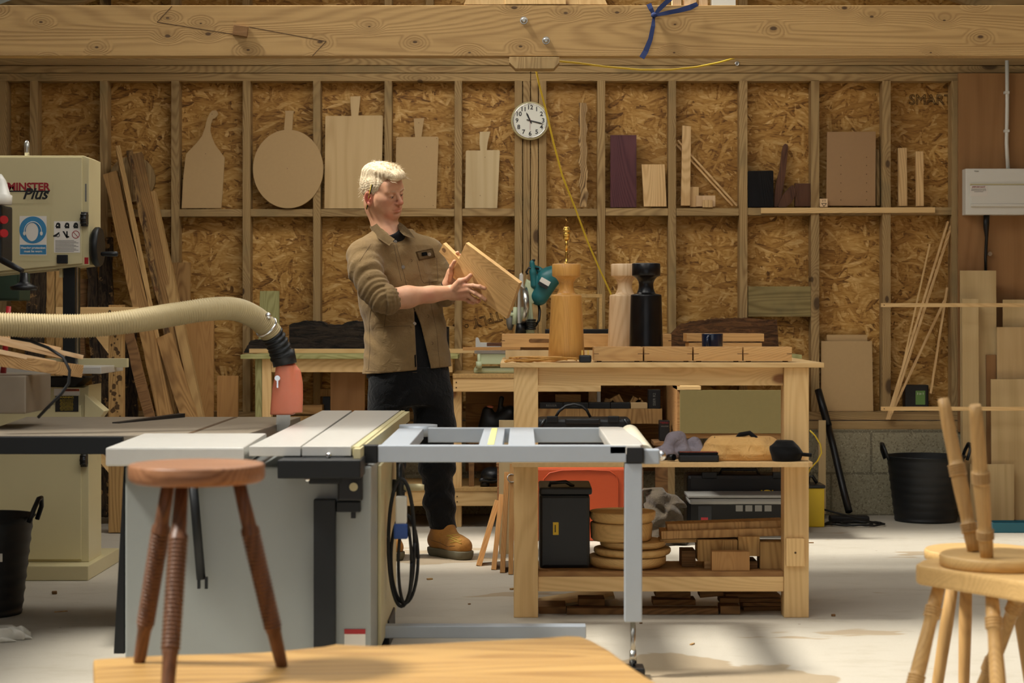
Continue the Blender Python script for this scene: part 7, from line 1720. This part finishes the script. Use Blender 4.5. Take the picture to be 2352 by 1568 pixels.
# boots
def boot(hx, hy, tx, ty, az, lab):
    heel, toe = Vector((hx,hy,.052)), Vector((tx,ty,.050)); f = (toe-heel); mid_ = heel+f*.5
    bo = SDF((min(hx,tx)-.09, min(hy,ty)-.09, -.004), (max(hx,tx)+.09, max(hy,ty)+.09, .21), .0034)
    bo.chain([heel+Vector((0,0,.018)), mid_+Vector((0,0,.022)), heel+f*.78+Vector((0,0,.012)), toe+Vector((0,0,.008))], [.043,.045,.046,.044], .02)
    bo.chain([heel+f*.10+Vector((0,0,.03)), Vector((az.x,az.y,.12)), Vector((az.x,az.y,.175))], [.047,.050,.052], .03)
    bo.cap(mid_+Vector((0,0,.05)), Vector((az.x,az.y,.13))+f.normalized()*.025, .03, .032, .03)
    q = bo.sub(bo.lo, bo.lo+(bo.n-1)*bo.h); bo.d[q[0]] = np.maximum(bo.d[q[0]], .030-q[3]+0*q[1]+0*q[2]); bo.d[q[0]] = np.maximum(bo.d[q[0]], q[3]-.165+0*q[1]+0*q[2])
    o = bo.mesh('boot', M['suede'], man); o['label'] = lab
    so = SDF((min(hx,tx)-.09, min(hy,ty)-.09, -.01), (max(hx,tx)+.09, max(hy,ty)+.09, .09), .0034)
    so.chain([heel-Vector((0,0,.022)), mid_-Vector((0,0,.022)), toe-Vector((0,0,.020))], [.047,.044,.050], .02)
    q = so.sub(so.lo, so.lo+(so.n-1)*so.h); so.d[q[0]] = np.maximum(so.d[q[0]], .0005-q[3]+0*q[1]+0*q[2]); so.d[q[0]] = np.maximum(so.d[q[0]], q[3]-.040+0*q[1]+0*q[2])
    so.mesh('sole', M['sole'], o); return o
hb_, tb_ = m(1004,0,.07), m(1063,0,-.075)
bt = boot(hb_.x, hb_.y, tb_.x, tb_.y, m(1017,0,.035), 'tan suede lace up boot')
hb2, tb2 = m(878,0,.06), m(905,0,-.10); boot(hb2.x, hb2.y, tb2.x, tb2.y, m(883,0,.025), 'tan boot hidden behind the saw')
bvb = bvh_of(bt)
for (a, c) in (((1026,1231),(1052,1226)),((1030,1238),(1056,1232)),((1034,1246),(1060,1240)),((1028,1228),(1055,1241)),((1032,1236),(1060,1248))): seam([a, c], .0022, 'lace', 'lace', bt, 4, bvb, .001)
seam([(990,1240),(1010,1246),(1028,1255),(1045,1253)], .0012, 'stitch_line', 'seam', bt, 4, bvb, .0)
# watch strap
b = B(); dl = (lp-lw).normalized(); b.torus(lw+(m(1022,680,.04)-lw)*.12, dl, .0275, .005, 28, 8); obj('watch_strap', b, M['black'], man)
# ---------------------------------------------------------------- bits on the floor
rnd = random.Random(21)
def chip(px, py, w, d, h, rz_, mat, lab):
    Zc = H*F/(py-CY); b = B(); b.box(-w/2, w/2, -d/2, d/2, 0, h, min(w,d,h)*.2)
    tag(obj('wood_chip', b, M[mat], None, Matrix.Translation((FX(px,Zc), Zc, .0005)) @ Matrix.Rotation(rz_,4,'Z')), lab, 'wood chip', 'wood chips on the concrete floor')
for px, py, w, d, h, a, mt, lab in ((125,1364,.02,.018,.012,.3,'raw_dark','small square chip on the floor before the bandsaw base'),(987,1331,.024,.014,.006,.5,'raw2','pale chip on the floor between saw and workbench'),(1862,1247,.03,.006,.004,.1,'raw_dark','thin splinter on the bright floor beside the workbench leg'),
        (1176,1354,.018,.012,.006,.9,'raw2','tiny pale chip beside the near bench leg'),(1914,1415,.014,.01,.008,.2,'raw_dark','dark speck of wood on the shaded floor past the bench leg'),(1472,1432,.010,.01,.006,.2,'raw_dark','dark speck of wood in front of the workbench'),
        (1590,1480,.03,.008,.004,1.1,'raw2','curled shaving on the bright floor in front of the workbench'),(1078,1388,.01,.008,.004,.4,'raw_dark','tiny dark speck on the floor near the saw cable'),(140,1405,.05,.006,.003,.5,'raw2','thin pale splinter on the floor near the tub')):
    chip(px, py, w, d, h, a, mt, lab)
for px, py, rx, lab in ((8,1452,.09,'crumpled clear plastic sheet end by the tub at the edge'),):
    Zc = H*F/(py+16-CY); g = SDF((FX(px,Zc)-.16, Zc-.1, -.004), (FX(px,Zc)+.12, Zc+.1, .09), .004)
    g.column([.0005,.02,.045], [FX(px,Zc)]*3, [Zc]*3, [.085,.07,.04], [.06,.05,.03], .3, disp=lambda x,y,z: .010*np.sin(x*90+4*np.sin(y*60))+.008*np.sin(y*110+z*80))
    tag(g.mesh('plastic_wrap', M['sheet_plastic'], None), lab, 'plastic wrap')
# ---------------------------------------------------------------- camera
cam = bpy.data.cameras.new('camera'); co = bpy.data.objects.new('camera', cam); C.objects.link(co)
co.location = (0, 0, H); co.rotation_euler = (pi/2, 0, 0)
cam.sensor_width = 36; cam.lens = 36*F/2352; cam.shift_x = -(CX-1176)/2352; cam.shift_y = (CY-784)/2352
cam.clip_start = .1; cam.clip_end = 60
cam.dof.use_dof = True; cam.dof.focus_distance = 8.35; cam.dof.aperture_fstop = 4.2
sc = bpy.context.scene; sc.camera = co
sc.view_settings.view_transform = 'Standard'; sc.view_settings.look = 'None'; sc.view_settings.gamma = 1; sc.view_settings.exposure = EXPO
sc.view_settings.use_curve_mapping = False
sc.cycles.use_denoising = True; sc.cycles.max_bounces = 5; sc.cycles.diffuse_bounces = 3; sc.cycles.glossy_bounces = 2; sc.cycles.use_adaptive_sampling = True; sc.cycles.adaptive_threshold = .06; sc.cycles.adaptive_min_samples = 12
sc.cycles.transmission_bounces = 4; sc.cycles.caustics_reflective = False; sc.cycles.caustics_refractive = False
sc.cycles.sample_clamp_indirect = 4
